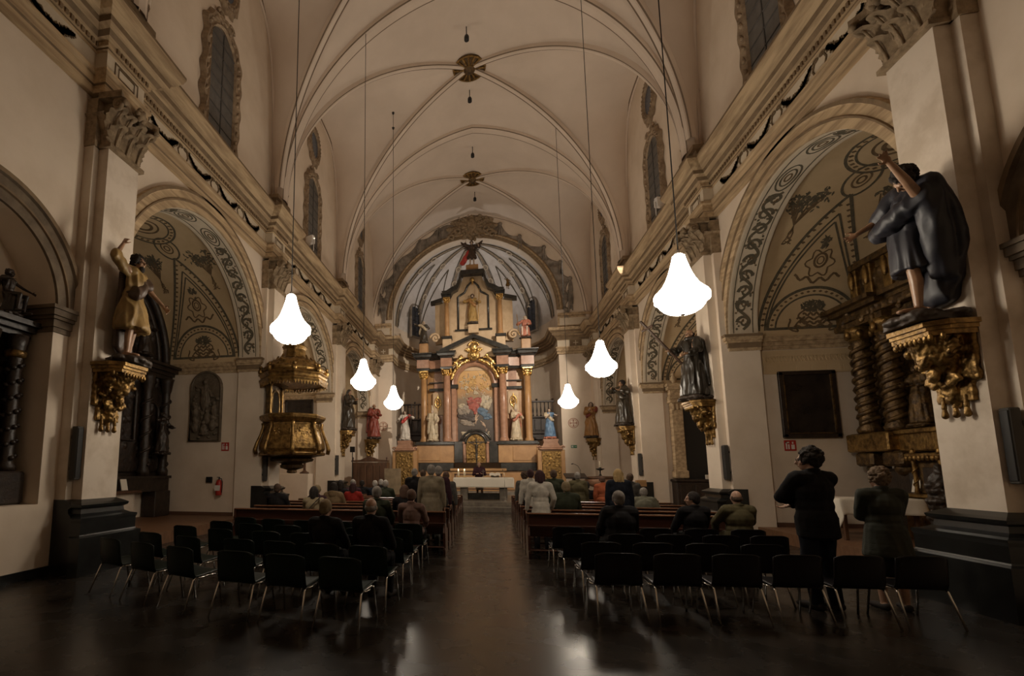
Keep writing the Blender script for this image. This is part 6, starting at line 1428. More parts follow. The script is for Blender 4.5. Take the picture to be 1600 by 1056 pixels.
# table with a white cloth
t = thing('table', 'wooden table under a white cloth in the right chapel', 'table', (7.86, 11.75, .25))
for x in (-.6, .6):
    for y in (-.3, .3): gb('leg', lambda b: b.bbox(x - .03, x + .03, y - .03, y + .03, 0, .76, .005), 'wood_md')
gb('top', lambda b: b.bbox(-.7, .7, -.38, .38, .76, .80, .008), 'wood_md'); gb('apron', lambda b: [b.box(-.64, .64, y - .012, y + .012, .60, .76) for y in (-.32, .32)] and b, 'wood_md')
def cloth(u, v):
    x, y = (u - .5) * 2 * 1.02, (v - .5) * 2 * .72; z = 1.06; ox = max(abs(x) - .71, 0); oy = max(abs(y) - .39, 0)
    if ox or oy: z -= (ox + oy) * .92
    X_ = (min(abs(x), .71) + ox * .22) * (1 if x > 0 else -1); Y_ = (min(abs(y), .39) + oy * .22 + (.03 * sin(x * 14) * oy * 3)) * (1 if y > 0 else -1)
    return (7.86 + X_, 11.75 + Y_, z)
b = MB(); b.grid(cloth, 40, 30); o = b.build('tablecloth', 'linen'); sl = o.modifiers.new('thick', 'SOLIDIFY'); sl.thickness = .006; sl.offset = 1; tag(o, 'white cloth draped over the table in the right chapel', 'tablecloth')
t = thing('glass_jar', 'small glass jar with a votive candle near the standing man', 'jar', (7.52, 12.75, 1.16))
gb('jar', lambda b: b.lathe([(0, 0), (.05, 0), (.055, .02), (.05, .10), (.045, .10), (.045, .015), (0, .012)], 14), 'white'); gb('flame', lambda b: b.ell((0, 0, .08), (.008, .008, .018)), 'flame')
t = thing('stand', 'small brown wooden stand below the dark painting', 'stand', (7.55, 12.75, .25))
gb('body', lambda b: b.bbox(-.2, .2, -.18, .18, 0, .86, .01), 'wood_md'); gb('top', lambda b: b.bbox(-.24, .24, -.22, .22, .86, .905, .008), 'wood_md')
# dark carved wood figure beside the right near pier
b = MB(); rnd = random.Random(5)
for k in range(14): z = .06 + k * .082; b.ell((0, 0, z), (.16 + .05 * sin(k * 2.1), .15 + .04 * cos(k * 1.7), .08))
b.ell((0, 0, 1.2), (.12, .12, .14)); b.ell((0, 0, 1.36), (.05, .05, .10))
o = fused(b, .018, 2, folds(.02, 16, 9)).build('carved_post', 'wood_dk', loc=(7.35, 9.35, .25)); tag(o, 'dark carved wooden post standing behind the right near pier', 'carved post')
# ---- nearest left niche: dark altarpiece with a winged cherub on top
t = thing('niche_altarpiece', 'dark carved altarpiece in the nearest left niche, topped by a cherub', 'altarpiece', (-7.115, 5.15, 1.105))
gb('back_board', lambda b: b.box(.0, .08, -1.25, 1.25, .0, 2.7), 'wood_dk'); gb('cornice', lambda b: [b.box(0, .16 + e_, -1.26, 1.26, z, z + .08) for z, e_ in ((2.62, .1), (2.70, .2), (2.78, .3))] and b, 'wood_dk')
for y in (-1.05, -.6, .6, 1.05):
    o = gb('column', lambda b: b.lathe([(.13, .5), (.14, .58), (.10, .64), (.095, 2.2), (.13, 2.45), (.16, 2.62)], 14, (.24, y, 0)), 'wood_dk')
    gb('vine', lambda b: [b.ell((.24 + .10 * cos(k * .9), y + .10 * sin(k * .9), .7 + k * .034), (.045, .045, .04), None, 7, 5) for k in range(44)] and b, 'wood_dk', o)
    gb('capital_band', lambda b: b.lathe([(.11, 2.26), (.145, 2.28), (.145, 2.36), (.12, 2.38)], 14, (.24, y, 0)), 'gold', o)
gb('predella', lambda b: b.bbox(0, .42, -1.25, 1.25, .0, .5, .03), 'wood_dk')
b = MB(); rnd = random.Random(31)
for _ in range(90): b.ell((.09, rnd.uniform(-1.15, 1.15), rnd.uniform(.6, 2.55)), (.06, rnd.uniform(.04, .10), rnd.uniform(.04, .11)), None, 7, 5)
b.box(.04, .09, -1.2, 1.2, .55, 2.6); fused(b, .024, 2).build('carved_relief', 'wood_dk', t)
statue('cherub_statue', 'dark winged cherub sitting on top of the nearest left altarpiece', (-6.84, 5.98, 3.97), R(-75), .86, dict(rings=[(.02, .25, .22, 0, .05), (.3, .22, .22, 0, .1), (.5, .18, .2, 0, .08), (.62, .17, .13, 0, -.04)], amp=.03, fx=8, fz=2, arms=(), tilt=.5), 'wood_dk', skin='wood_dk', sit=True, hands={1: (.35, .2, .95), 0: (-.3, .42, .72)}, hair=('curly', 'wood_dk'), base='wood_dk', voxel=.02, bodyvox=.012,
       extra_parts=[('wing', lambda J: fused((lambda b: [b.ell((.25, -.2, .92), (.16, .06, .22)), b.ell((.3, -.22, .6), (.14, .06, .2))] and b)(MB()), .02, 2), 'wood_dk'), ('wing', lambda J: fused((lambda b: [b.ell((-.25, -.2, .92), (.16, .06, .22)), b.ell((-.3, -.22, .6), (.14, .06, .2))] and b)(MB()), .02, 2), 'wood_dk')])
# ---- right chapel in the second bay: carved portal with a dark opening
YP = PC[3] - .5 + .13
t = thing('chapel_portal', 'brown carved portal with a dark opening in the second right chapel', 'portal', (8.3, YP, .25))
for x in (-.72, .95): gb('pilaster', lambda b: (b.bbox(x - .2, x + .2, -.3, 0, 1.05, 4.0, .02), b.bbox(x - .25, x + .25, -.34, 0, 1.05, 1.35, .03), b.bbox(x - .26, x + .26, -.36, 0, 3.95, 4.1, .02), [b.ell((x + q, -.33, 3.78), (.08, .06, .14), None, 7, 5) for q in (-.14, 0, .14)]), 'ochre')
gb('opening', lambda b: b.box(-.55, .78, -.06, -.01, .95, 3.9), 'black')
gb('entablature', lambda b: [b.box(-.98 - e_, 1.2 + e_, -.38 - e_, 0, z, z + .12) for z, e_ in ((4.1, 0), (4.22, -.04), (4.34, -.04), (4.46, .05), (4.58, .1))] and b, 'ochre')
for x in (-.75, -.35, .95): gb('finial', lambda b: b.lathe([(.1, 4.7), (.06, 4.76), (.13, 4.9), (.05, 5.05), (.07, 5.1), (0, 5.2)], 12, (x, -.2, 0)), 'ochre')
gb('base_cabinet', lambda b: (b.bbox(-1.0, 1.2, -.55, 0, 0, .92, .02), b.bbox(-1.05, 1.25, -.6, 0, .92, 1.02, .02), [b.bbox(-.9 + k * .52, -.5 + k * .52, -.58, -.5, .12, .8, .01) for k in range(4)]), 'wood_dk')
b = MB(); b.bbox(-.1, .1, -.02, .02, 0, .16, .005); o = b.build('card', 'linen', loc=(8.42, YP - .45, 1.275)); tag(o, 'small white card on the cabinet of the second right chapel', 'card')
t = thing('white_statuette', 'small pale statuette on the cabinet of the second right chapel', 'statuette', (8.82, YP - .42, 1.315)); b = MB(); b.limb((0, 0, .05), (0, 0, .3), .08, .05); b.ell((0, 0, .4), .05); b.limb((0, 0, .3), (0, 0, .36), .03, .03); b.box(-.07, .07, -.07, .07, 0, .06); fused(b, .012, 2).build('figure', 'linen', t)
# ---- second left chapel: painting, white block altar, wooden cross on a stand
t = thing('framed_painting', 'dark framed painting on the wall behind the pulpit', 'painting', (-8.05, YP, 3.72))
gb('canvas', lambda b: b.box(-.6, .6, -.04, -.01, .08, 1.0), 'dark canvas'); gb('frame', lambda b: [b.bbox(*q, .01) for q in ((-.68, -.58, -.07, 0, 0, 1.08), (.58, .68, -.07, 0, 0, 1.08), (-.68, .68, -.07, 0, .98, 1.08), (-.68, .68, -.07, 0, 0, .1))], 'wood_dk')
b = MB(); b.bbox(-8.6, -7.3, YP - .7, YP - .02, .25, 1.45, .01); o = b.build('block_altar', 'plaster'); tag(o, 'plain cream block altar behind the pulpit', 'altar')
t = thing('standing_cross', 'reddish wooden base of a cross standing on the cream block altar', 'cross', (-7.6, YP - .35, 1.452))
gb('base', lambda b: b.lathe([(.22, 0), (.2, .06), (.1, .10), (.06, .16), (0, .17)], 12), 'wood_md'); gb('shaft', lambda b: (b.bbox(-.05, .05, -.04, .04, .1, 1.1, .01), b.bbox(-.3, .3, -.04, .04, .72, .82, .01)), 'wood_md')
# ---- column loudspeakers
def speaker(lab, loc, rz, h=.86, m_='grey'):
    t = thing('column_loudspeaker', lab, 'loudspeaker', loc, rz, group='slim column loudspeakers on the pilasters')
    gb('cabinet', lambda b: b.bbox(-.06, .06, .03, .14, 0, h, .01), 'grey', t); gb('grille', lambda b: b.bbox(-.05, .05, .138, .15, .03, h - .03, .005), 'black', t)
    gb('wall_bracket', lambda b: [b.box(-.03, .03, 0, .04, z, z + .05) for z in (.15, h - .2)] and b, 'black', t)
for sx, yy, zz, lab in ((-1, Y0 - .45, 1.47, 'slim grey loudspeaker beside the left near pilaster, under the ochre saint'), (1, Y0 - .45, 1.47, 'slim dark loudspeaker beside the right near pilaster, under the cloaked saint'), (1, Y1 - .44, 1.38, 'slim loudspeaker on the right pilaster under the monk statue'), (-1, Y1 - .44, 1.3, 'slim loudspeaker on the left pier under the pulpit'), (-1, Y2 - .44, 1.4, 'slim loudspeaker on the left pilaster beyond the pulpit'), (1, Y2 - .44, 1.4, 'slim loudspeaker on the right pilaster beyond the monk statue')):
    speaker(lab, (sx * 6.285, yy, zz), R(90) * sx)
# ================= sanctuary
st = MB(); st.box(-4.6, 4.4, 19.6, YE, 0, .17); struct('floor_step', st, 'stonealtar'); st = MB(); st.box(-4.2, 4.0, 20.05, YE, .17, .34); struct('floor_sanctuary', st, 'stonealtar')
st = MB(); st.box(-5.3, 4.5, 26.4, YE + 1.5, .34, .49); struct('floor_altarpiece_step', st, 'stonealtar')
t = thing('altar_table', 'stone altar table in the sanctuary under a long white cloth', 'altar', (.13, 21.6, .34))
gb('top', lambda b: b.bbox(-1.22, 1.22, -.42, .42, .84, .94, .01), 'wood_altar')
for x in (-.82, .82): gb('leg', lambda b: b.bbox(x - .16, x + .16, -.32, .32, 0, .84, .01), 'stonealtar')
gb('shelf_stone', lambda b: b.bbox(-.66, .66, -.1, .1, .02, .30, .01), 'grey_marble')
def ac(u, v):
    x, y = (u - .5) * 2 * 1.32, (v - .5) * 2 * .86; ox = max(abs(x) - 1.235, 0); oy = max(abs(y) - .435, 0); z = 1.292 - ox * .9 - oy * .97
    return (.13 + (min(abs(x), 1.235) + ox * .3) * (1 if x > 0 else -1), 21.6 + (min(abs(y), .435) + oy * .10 + .012 * sin(x * 11) * (oy > 0)) * (1 if y > 0 else -1), z)
b = MB(); b.grid(ac, 60, 30); o = b.build('altar_cloth', 'linen'); m_ = o.modifiers.new('thick', 'SOLIDIFY'); m_.thickness = .008; m_.offset = 1; tag(o, 'long white cloth covering the altar table', 'tablecloth')
for x, lab in ((-.93, 'lit candle on the altar table, nearer its left end'), (-.67, 'lit candle on the altar table, nearer the priest')):
    t = thing('candle', lab, 'candle', (x, 21.6, 1.31)); gb('holder', lambda b: b.lathe([(.07, 0), (.075, .02), (.05, .04), (0, .045)], 14), 'gold_br'); gb('candle_body', lambda b: b.lathe([(.045, .04), (.045, .26), (.02, .27), (0, .27)], 14), 'wax'); gb('flame', lambda b: b.lathe([(0, .275), (.014, .30), (.012, .325), (0, .36)], 10), 'flame')
t = thing('missal', 'open book on a small stand on the altar table', 'book', (.62, 21.55, 1.31)); gb('stand', lambda b: b.prism([(-.16, 0), (.16, 0), (.16, .12)], (-.17, 0, 0), (0, 1, 0), (0, 0, 1), (.34, 0, 0)), 'wood_dk')
gb('pages', lambda b: b.grid(lambda u, v: ((u - .5) * .46, -.17 + v * .32, .04 + v * .12 + .035 * abs(sin((u - .5) * 2 * pi))), 12, 4), 'linen')
t = thing('altar_crucifix', 'small silver cross standing on the altar table before the priest', 'crucifix', (.13, 21.45, 1.31)); gb('foot', lambda b: b.lathe([(.06, 0), (.03, .03), (0, .04)], 10), 'chrome'); gb('cross', lambda b: (b.box(-.008, .008, -.006, .006, .02, .34), b.box(-.07, .07, -.006, .006, .24, .256)), 'chrome')
t = thing('microphone', 'thin microphone stand at the right end of the altar table', 'microphone', (1.0, 21.0, .34)); gb('foot', lambda b: b.lathe([(.1, 0), (.1, .02), (0, .03)], 14), 'chrome'); gb('stem', lambda b: b.tube([(0, 0, .02), (0, 0, 1.1), (-.05, .1, 1.25)], .01, 6), 'chrome'); gb('head', lambda b: b.limb((-.05, .1, 1.25), (-.07, .15, 1.28), .014, .016, 8), 'black')
# old wooden altar with its crucifix in front of the altarpiece
t = thing('wooden_altar', 'honey coloured wooden altar against the altarpiece behind the priest', 'altar', (-.19, 26.9, .49))
gb('body', lambda b: b.bbox(-1.4, 1.4, -.3, .5, 0, 1.06, .02), 'wood_altar'); gb('top', lambda b: b.bbox(-1.48, 1.48, -.38, .5, 1.06, 1.2, .02), 'wood_altar'); gb('front_panel', lambda b: [b.box(*q) for q in ((-1.25, 1.25, -.33, -.29, .1, .16), (-1.25, 1.25, -.33, -.29, .86, .92), (-1.25, -1.18, -.33, -.29, .1, .92), (1.18, 1.25, -.33, -.29, .1, .92))] and b, 'wood_md')
t = thing('crucifix', 'dark crucifix standing before the gilded tabernacle door', 'crucifix', (-.26, 26.95, 1.69))
gb('cross', lambda b: (b.box(-.035, .035, -.025, .025, .05, 1.62), b.box(-.47, .47, -.025, .025, 1.38, 1.45)), 'wood_dk'); gb('foot', lambda b: b.lathe([(.2, 0), (.18, .05), (.08, .1), (.05, .2), (0, .2)], 14), 'wood_dk')
def corpus():
    b = MB(); b.limb((0, -.06, .86), (0, -.06, 1.22), .06, .085); b.ell((.02, -.08, 1.42), (.045, .05, .06))
    for s_ in (-1, 1): b.limb((s_ * .07, -.06, 1.26), (s_ * .4, -.05, 1.42), .03, .022); b.limb((s_ * .03, -.06, .84), (s_ * .02, -.08, .55), .045, .035); b.limb((s_ * .02, -.08, .55), (0, -.05, .26), .035, .025)
    b.limb((0, -.06, 1.2), (.01, -.07, 1.36), .05, .03); return fused(b, .014, 2)
corpus().build('figure', 'robe_bronze', t)
# confessional, panel, lectern, font, wall bits
t = thing('confessional', 'dark brown wooden confessional with a pointed top under the red saint', 'confessional', (-6.02, 26.4, 0))
gb('carcass', lambda b: b.bbox(-.98, .98, -.3, .45, 0, 2.02, .02), 'wood_md'); gb('pediment', lambda b: b.prism([(-1.02, 2.05), (1.02, 2.05), (1.02, 2.13), (.5, 2.16), (0, 2.36), (-.5, 2.16), (-1.02, 2.13)], (0, -.35, 0), (1, 0, 0), (0, 0, 1), (0, .5, 0)), 'wood_md')
for k in range(5): gb('panel', lambda b: b.bbox(-.9 + k * .37, -.58 + k * .37, -.33, -.28, .2, 1.85, .015), 'wood_md')
for x in (-.95, .95): gb('finial', lambda b: b.lathe([(.04, 2.12), (.025, 2.18), (.05, 2.25), (0, 2.33)], 10, (x, -.2, 0)), 'wood_md')
b = MB(); b.bbox(-.44, .44, -.03, .03, 0, 1.35, .005); o = b.build('notice_panel', mat('tan board', (.30, .22, .13), .6, n=3), loc=(-4.55, 25.2, .341)); tag(o, 'plain tan board standing right of the confessional', 'panel')
t = thing('lectern', 'wooden lectern with a thin gooseneck microphone right of the altar', 'lectern', (4.05, 22.6, 0.0))
gb('column', lambda b: b.bbox(-.12, .12, -.12, .12, 0.03, 1.25, .01), 'wood_dk'); gb('foot', lambda b: b.bbox(-.28, .28, -.25, .25, 0, .06, .01), 'wood_dk'); gb('desk', lambda b: b.prism([(-.34, 1.24), (.34, 1.42), (.34, 1.47), (-.34, 1.30)], (-.44, 0, 0), (0, 1, 0), (0, 0, 1), (.88, 0, 0)), 'wood_dk')
gb('microphone', lambda b: (b.tube([(.26, .25, 1.42), (.26, .22, 1.6), (.16, .15, 1.78), (.02, .05, 1.86), (-.08, -.05, 1.88)], .009, 6), b.limb((-.08, -.05, 1.88), (-.14, -.1, 1.87), .02, .022, 8)), 'black')
t = thing('baptismal_font', 'round brown marble font with a wooden rim at the right front', 'font', (5.15, 22.8, 0)); gb('bowl', lambda b: b.lathe([(.25, .0), (.3, .05), (.18, .2), (.16, .7), (.3, .85), (.62, 1.0), (.68, 1.15), (.66, 1.25), (.3, 1.24), (0, 1.2)], 28), 'pink'); gb('lid', lambda b: b.lathe([(.70, 1.25), (.72, 1.29), (.5, 1.34), (0, 1.36)], 28), 'wood_md')
t = thing('candlestick', 'tall dark candlestick with a wide drip pan standing on the font', 'candlestick', (5.12, 22.8, 1.362)); gb('stem', lambda b: b.lathe([(.09, 0), (.05, .03), (.025, .1), (.03, .22), (.17, .28), (.18, .31), (.06, .32), (.05, .36), (0, .36)], 16), 'iron'); gb('candle', lambda b: b.lathe([(.032, .34), (.03, .62), (0, .63)], 12), 'wax')
b = MB(); b.bbox(-.16, .16, -.02, 0, -.08, .08, .004); t = thing('exit_sign', 'small green emergency exit sign on the right chancel wall', 'sign', (5.13, YE - .002, 2.92)); b.build('plate', 'signgreen', t)
def exf(b):
    b.box(.02, .10, -.024, -.019, -.008, .008); b.prism([(-.02, -.03), (.02, 0), (-.02, .03)], (.11, -.024, 0), (1, 0, 0), (0, 0, 1), (0, .005, 0)); b.box(-.12, -.07, -.024, -.019, -.05, .05); b.ell((-.03, -.02, .035), .012, None, 6, 4); b.tube([(-.03, -.022, .025), (-.035, -.022, -.01), (-.01, -.022, -.03), (-.02, -.022, -.05)], .007, 5); b.tube([(-.035, -.022, -.01), (-.055, -.022, -.04)], .006, 5); b.tube([(-.05, -.022, .015), (-.03, -.022, .02), (-.005, -.022, .005)], .006, 5)
gb('pictogram', exf, 'signwhite', t)
b = MB(); b.lathe([(0, -.14), (.06, -.12), (.13, -.03), (.15, .02), (.12, .02), (0, -.02)], 18, a0=pi, a1=2 * pi); b.box(-.15, .15, -.005, .0, -.05, .02); o = b.build('holy_water_basin', 'iron', loc=(-6.28, 27.78, 1.55)); o['label'] = 'small dark water basin on the wall left of the confessional'; o['category'] = 'basin'
t = thing('processional_pole', 'thin dark pole with a small square top by the left wall', 'pole', (-6.0, 22.6, 0)); gb('pole', lambda b: b.tube([(0, 0, 0), (0, 0, 2.5)], .02, 7), 'iron'); gb('head', lambda b: b.bbox(-.12, .12, -.03, .03, 2.45, 2.72, .01), 'iron'); gb('foot', lambda b: b.lathe([(.18, 0), (.18, .03), (0, .05)], 14), 'iron')
# ================================================================ chairs and pews
ORD = ['nearest', 'second', 'third', 'fourth', 'fifth', 'sixth', 'seventh', 'eighth', 'ninth']
def make_chair(mt):
    t = thing('stacking_chair', '', 'chair', (0, 0, 0))
    prof = [(.23, .39), (.20, .405), (.10, .395), (-.02, .382), (-.12, .372), (-.185, .375), (-.215, .40), (-.23, .47), (-.243, .60), (-.253, .70), (-.26, .722)]
    b = MB()
    def fn(u, v):
        s_ = v * (len(prof) - 1); i = min(int(s_), len(prof) - 2); f = s_ - i; y = prof[i][0] * (1 - f) + prof[i + 1][0] * f; z = prof[i][1] * (1 - f) + prof[i + 1][1] * f
        a = (u - .5) * 2; hw = .25 - .02 * max(0, v - .45) * 1.4
        if v > .9: hw *= 1 - .10 * ((v - .9) / .1) ** 2
        return (a * hw, y + (.035 * a * a if v > .5 else 0), z + (.016 * a * a if v < .5 else 0) - (.018 * abs(a) ** 6 if v > .9 else 0))
    b.grid(fn, 12, 26); o = b.build('shell', mt, t); sl = o.modifiers.new('thick', 'SOLIDIFY'); sl.thickness = .009; sl.offset = 0
    b = MB(); b.tube([fn(1, .46 + .54 * k / 10) for k in range(11)] + [fn(1 - k / 10, 1) for k in range(1, 11)] + [fn(0, 1 - .54 * k / 10) for k in range(1, 11)], .0065, 6); b.build('edge_trim', mt, o)
    for s_ in (-1, 1):
        b = MB(); b.tube([(s_ * .255, -.31, .0), (s_ * .236, -.185, .345), (s_ * .232, -.165, .37)], .0115, 8); b.build('leg', 'chrome', t)
        b = MB(); b.tube([(s_ * .25, .235, .0), (s_ * .236, .175, .345), (s_ * .232, .155, .37)], .0115, 8); b.build('leg', 'chrome', t)
        b = MB(); b.tube([(s_ * .232, -.165, .368), (s_ * .226, -.10, .366), (s_ * .226, .10, .374), (s_ * .232, .157, .368)], .0115, 8); b.tube([(s_ * .23, -.14, .366), (s_ * .275, -.13, .375), (s_ * .275, -.03, .375), (s_ * .228, -.02, .368)], .006, 6); b.build('side_rail', 'chrome', t)
    b = MB(); b.tube([(-.226, -.1, .362), (.226, -.1, .362)], .009, 6); b.tube([(-.226, .1, .370), (.226, .1, .370)], .009, 6); b.box(-.05, .05, -.1, .1, .360, .372); b.build('cross_bar', 'chrome', t)
    return t
ROWN = ['rear row', 'second row from rear', 'third row from rear', 'fourth row from rear', 'fifth row from rear']
def rows(proto, side, data, col):
    first = True
    for r_, row in enumerate(data):
        n = len(row)
        for k, (x, y, a) in enumerate(row):                # k counts from the aisle
            lab = '%s plastic chair, %s block, %s, %s from aisle' % (col, side, ROWN[r_], ORD[k] if k else 'first')
            c = proto if first else dup(proto, (0, 0, 0)); first = False
            c.location = (x, y, 0); c.rotation_euler = (0, 0, R(a + .8 * sin(k * 2.3 + r_))); c['label'] = lab; c['group'] = 'plastic chairs of the %s block' % side
Lr = [[(-1.16, 5.28, -8), (-1.80, 5.34, -8), (-2.43, 5.43, -8), (-3.20, 5.58, -20), (-3.88, 5.80, -20), (-4.56, 6.05, -20)],
      [(-1.06, 6.08, -8), (-1.66, 6.15, -8), (-2.26, 6.23, -8), (-2.88, 6.33, -9), (-3.66, 6.42, -16), (-4.46, 6.70, -16)],
      [(-1.02, 6.92, -6), (-1.62, 6.98, -6), (-2.24, 7.06, -6), (-2.88, 7.14, -8), (-3.70, 7.30, -12), (-4.50, 7.58, -12)],
      [(-1.02, 7.76, -5), (-1.62, 7.80, -5), (-2.24, 7.86, -5), (-2.88, 7.94, -6), (-3.60, 8.06, -9), (-4.30, 8.34, -10)],
      [(-.98, 8.58, -4), (-1.60, 8.62, -4), (-2.24, 8.68, -4), (-2.88, 8.74, -4), (-3.56, 8.86, -6), (-4.22, 9.06, -8)]]
Rr = [[(1.72 + .62 * k, 6.12 + .085 * k, 4) for k in range(6)], [(1.72 + .63 * k, 6.96 + .06 * k, 4) for k in range(4)],
      [(1.62 + .63 * k, 7.80 + .06 * k, 4) for k in range(5)], [(1.58 + .66 * k, 8.62 + .04 * k, 3) for k in range(5)]]
rows(make_chair('chair_green'), 'left', Lr, 'dark green')
rows(make_chair('chair_black'), 'right', Rr, 'black')
def make_pew(L):
    t = thing('pew', '', 'pew', (0, 0, 0)); h = L / 2
    b = MB(); b.bbox(-h, h, .02, .42, .37, .40, .008); b.build('seat', 'wood_pew', t)
    b = MB(); b.add([(x, y, z) for x in (-h, h) for y, z in ((.0, .40), (-.04, .80), (-.01, .80), (.03, .40))], [(0, 1, 5, 4), (1, 2, 6, 5), (2, 3, 7, 6), (3, 0, 4, 7), (0, 3, 2, 1), (4, 5, 6, 7)]); b.build('backrest', 'wood_pew', t)
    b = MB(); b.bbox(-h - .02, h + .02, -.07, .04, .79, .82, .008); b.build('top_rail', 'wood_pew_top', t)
    b = MB(); b.bbox(-h, h, -.11, -.035, .58, .60, .005); b.build('book_shelf', 'wood_pew', t)
    for s_ in (-1, 1):
        b = MB(); b.prism([(-.22, 0), (.44, 0), (.44, .08), (.38, .12), (.42, .40), (.38, .46), (.2, .48), (.08, .6), (.05, .8), (-.06, .82), (-.07, .6), (-.13, .5), (-.2, .42), (-.16, .12), (-.22, .08)], (s_ * h - .022, 0, 0), (0, 1, 0), (0, 0, 1), (.044, 0, 0)); b.build('end_panel', 'wood_pew', t, bevel=.006)
        b = MB(); b.bbox(s_ * h - .02, s_ * h + .02, -.24, -.06, .10, .14, .005); b.box(s_ * h - .02, s_ * h + .02, -.22, -.16, 0, .1); b.build('kneeler_foot', 'wood_pew', t)
    b = MB(); b.bbox(-h, h, -.20, -.09, .14, .165, .008); b.build('kneeler', 'wood_pew', t)
    return t
PY = [9.78 + .90 * k for k in range(8)]
for side, x0, x1, g in (('left', -4.95, -.50, 'red brown pews of the left block'), ('right', 1.07, 4.72, 'red brown pews of the right block')):
    p0 = make_pew(x1 - x0)
    for k, y in enumerate(PY):
        c = p0 if k == 0 else dup(p0, (0, 0, 0))
        c.location = ((x0 + x1) / 2, y, 0); c['group'] = g
        c['label'] = 'long red brown wooden pew, %s block, %s' % (side, 'rearmost, right behind the chairs' if k == 0 and False else ('rearmost one just ahead of the plastic chairs' if k == 0 else 'frontmost one before the altar steps' if k == 7 else '%s from the rear' % ORD[k]))
# ================================================================ the congregation (all face the altar, +y) and the priest
GP = 'worshippers seated in the pews'; GS = 'worshippers standing in the pews'
mat('cloth_dkolive', (.022, .024, .015), .85)
mat('hair_tan', (.13, .085, .05), .8)
fold_arms = {0: (.02, .24, 1.14), 1: (-.02, .27, 1.10)}
pray = {0: (-.05, .30, 1.12), 1: (.05, .30, 1.12)}
# two people standing close by on the right
person('standing man in black with curly dark hair and glasses, arms folded, behind the right chairs', (4.22, 6.90, 0), R(14), 1.86, top=('cloth_black', dict(bulk=.03, hem=.74, collar=True)), bottom=('trousers', 'cloth_navy'), hair=('curly', 'hair_dark'), near=True, hands=fold_arms, elbow={0: (-1, .1, -.2), 1: (1, .1, -.3)}, head=(.75, .05), glasses=True, eyes=True)
person('standing woman with short light brown hair in a dark olive coat, beside the chapel table', (5.00, 7.03, 0), R(-6), 1.62, top=('cloth_dkolive', dict(bulk=.03, hem=.62, skirt=.04)), bottom=('skirt', 'cloth_black'), hair=('curly', 'hair_tan'), near=True, hands=pray, head=(.3, .05), eyes=True)
# seated on the plastic chairs
S_ = dict(sit=True)
person('seated person with grey green hair in a black coat on the left chairs', (-1.72, 6.22, 0), R(-8), 1.55, top=('cloth_black', dict(bulk=.02)), hair=('short', 'hair_sandy'), near=True, head=(-.1, .1), **S_)
person('seated bald man in a dark jacket on the left chairs beside the aisle', (-1.10, 6.16, 0), R(-8), 1.59, top=('cloth_black', dict(bulk=.02)), hair=('bald', 'hair_grey'), near=True, skin='skin', **S_)
person('seated grey haired person in a dark green coat just behind the left pews', (-1.62, 8.76, 0), R(-4), 1.66, top=('cloth_green', dict(bulk=.03)), hair=('short', 'hair_grey'), near=True, **S_)
person('seated brown haired person in a dusty pink top by the aisle', (-0.98, 8.70, 0), R(-4), 1.60, top=('cloth_pink', dict(bulk=.0)), hair=('short', 'hair_auburn'), near=True, **S_)
person('seated man with thinning grey hair in a black jacket in the right chairs', (2.25, 7.96, 0), R(4), 1.64, top=('cloth_black', dict(bulk=.06)), hair=('short', 'hair_grey'), near=True, **S_)
person('seated dark haired person in black looking left, before the right monk statue', (3.55, 8.78, 0), R(10), 1.59, top=('cloth_black', dict(bulk=.03)), hair=('short', 'hair_dark'), near=True, head=(.9, .05), eyes=True, **S_)
person('seated bald man in an olive jacket before the right pier', (4.22, 8.86, 0), R(5), 1.62, top=('cloth_olive', dict(bulk=.05)), hair=('bald', 'hair_brown'), near=True, head=(-.1, 0), elbow={0: (-1, -.3, 0), 1: (1, -.3, 0)}, **S_)
# left pews
person('seated brown haired person in black at the left end of the pews', (-4.54, 10.98, 0), 0, 1.62, top=('cloth_black', dict(bulk=.04)), hair=('short', 'hair_brown'), group=GP, **S_)
person('seated woman with dark bobbed hair in a beige coat with a black bag strap', (-3.30, 10.08, 0), 0, 1.59, top=('cloth_beige', dict(bulk=.02)), bottom=('skirt', 'cloth_black'), hair=('bob', 'hair_dark'), bag=True, group=GP, **S_)
person('seated person with light brown hair in plum just beyond the beige coat', (-3.55, 10.98, 0), 0, 1.59, top=('cloth_plum', {}), hair=('short', 'hair_sandy'), group=GP, **S_)
person('seated woman with dark hair in a tan hooded coat in the left pews', (-3.44, 11.88, 0), 0, 1.64, top=('cloth_tan', dict(bulk=.04, hood=True)), bottom=('skirt', 'cloth_black'), hair=('bob', 'hair_dark'), group=GP, **S_)
person('seated person with dark hair in black between the tan hood and the red coat', (-3.82, 13.68, 0), 0, 1.66, top=('cloth_black', dict(bulk=.02)), hair=('bob', 'hair_dark'), group=GP, **S_)
person('seated woman with dark hair in a bright red coat in the left pews', (-3.19, 12.78, 0), 0, 1.60, top=('cloth_red', dict(bulk=.03)), bottom=('skirt', 'cloth_black'), hair=('bob', 'hair_wine'), group=GP, **S_)
person('seated grey haired person just beyond the red coat', (-3.70, 14.58, 0), 0, 1.66, top=('cloth_plum', {}), hair=('short', 'hair_grey'), group=GP, **S_)
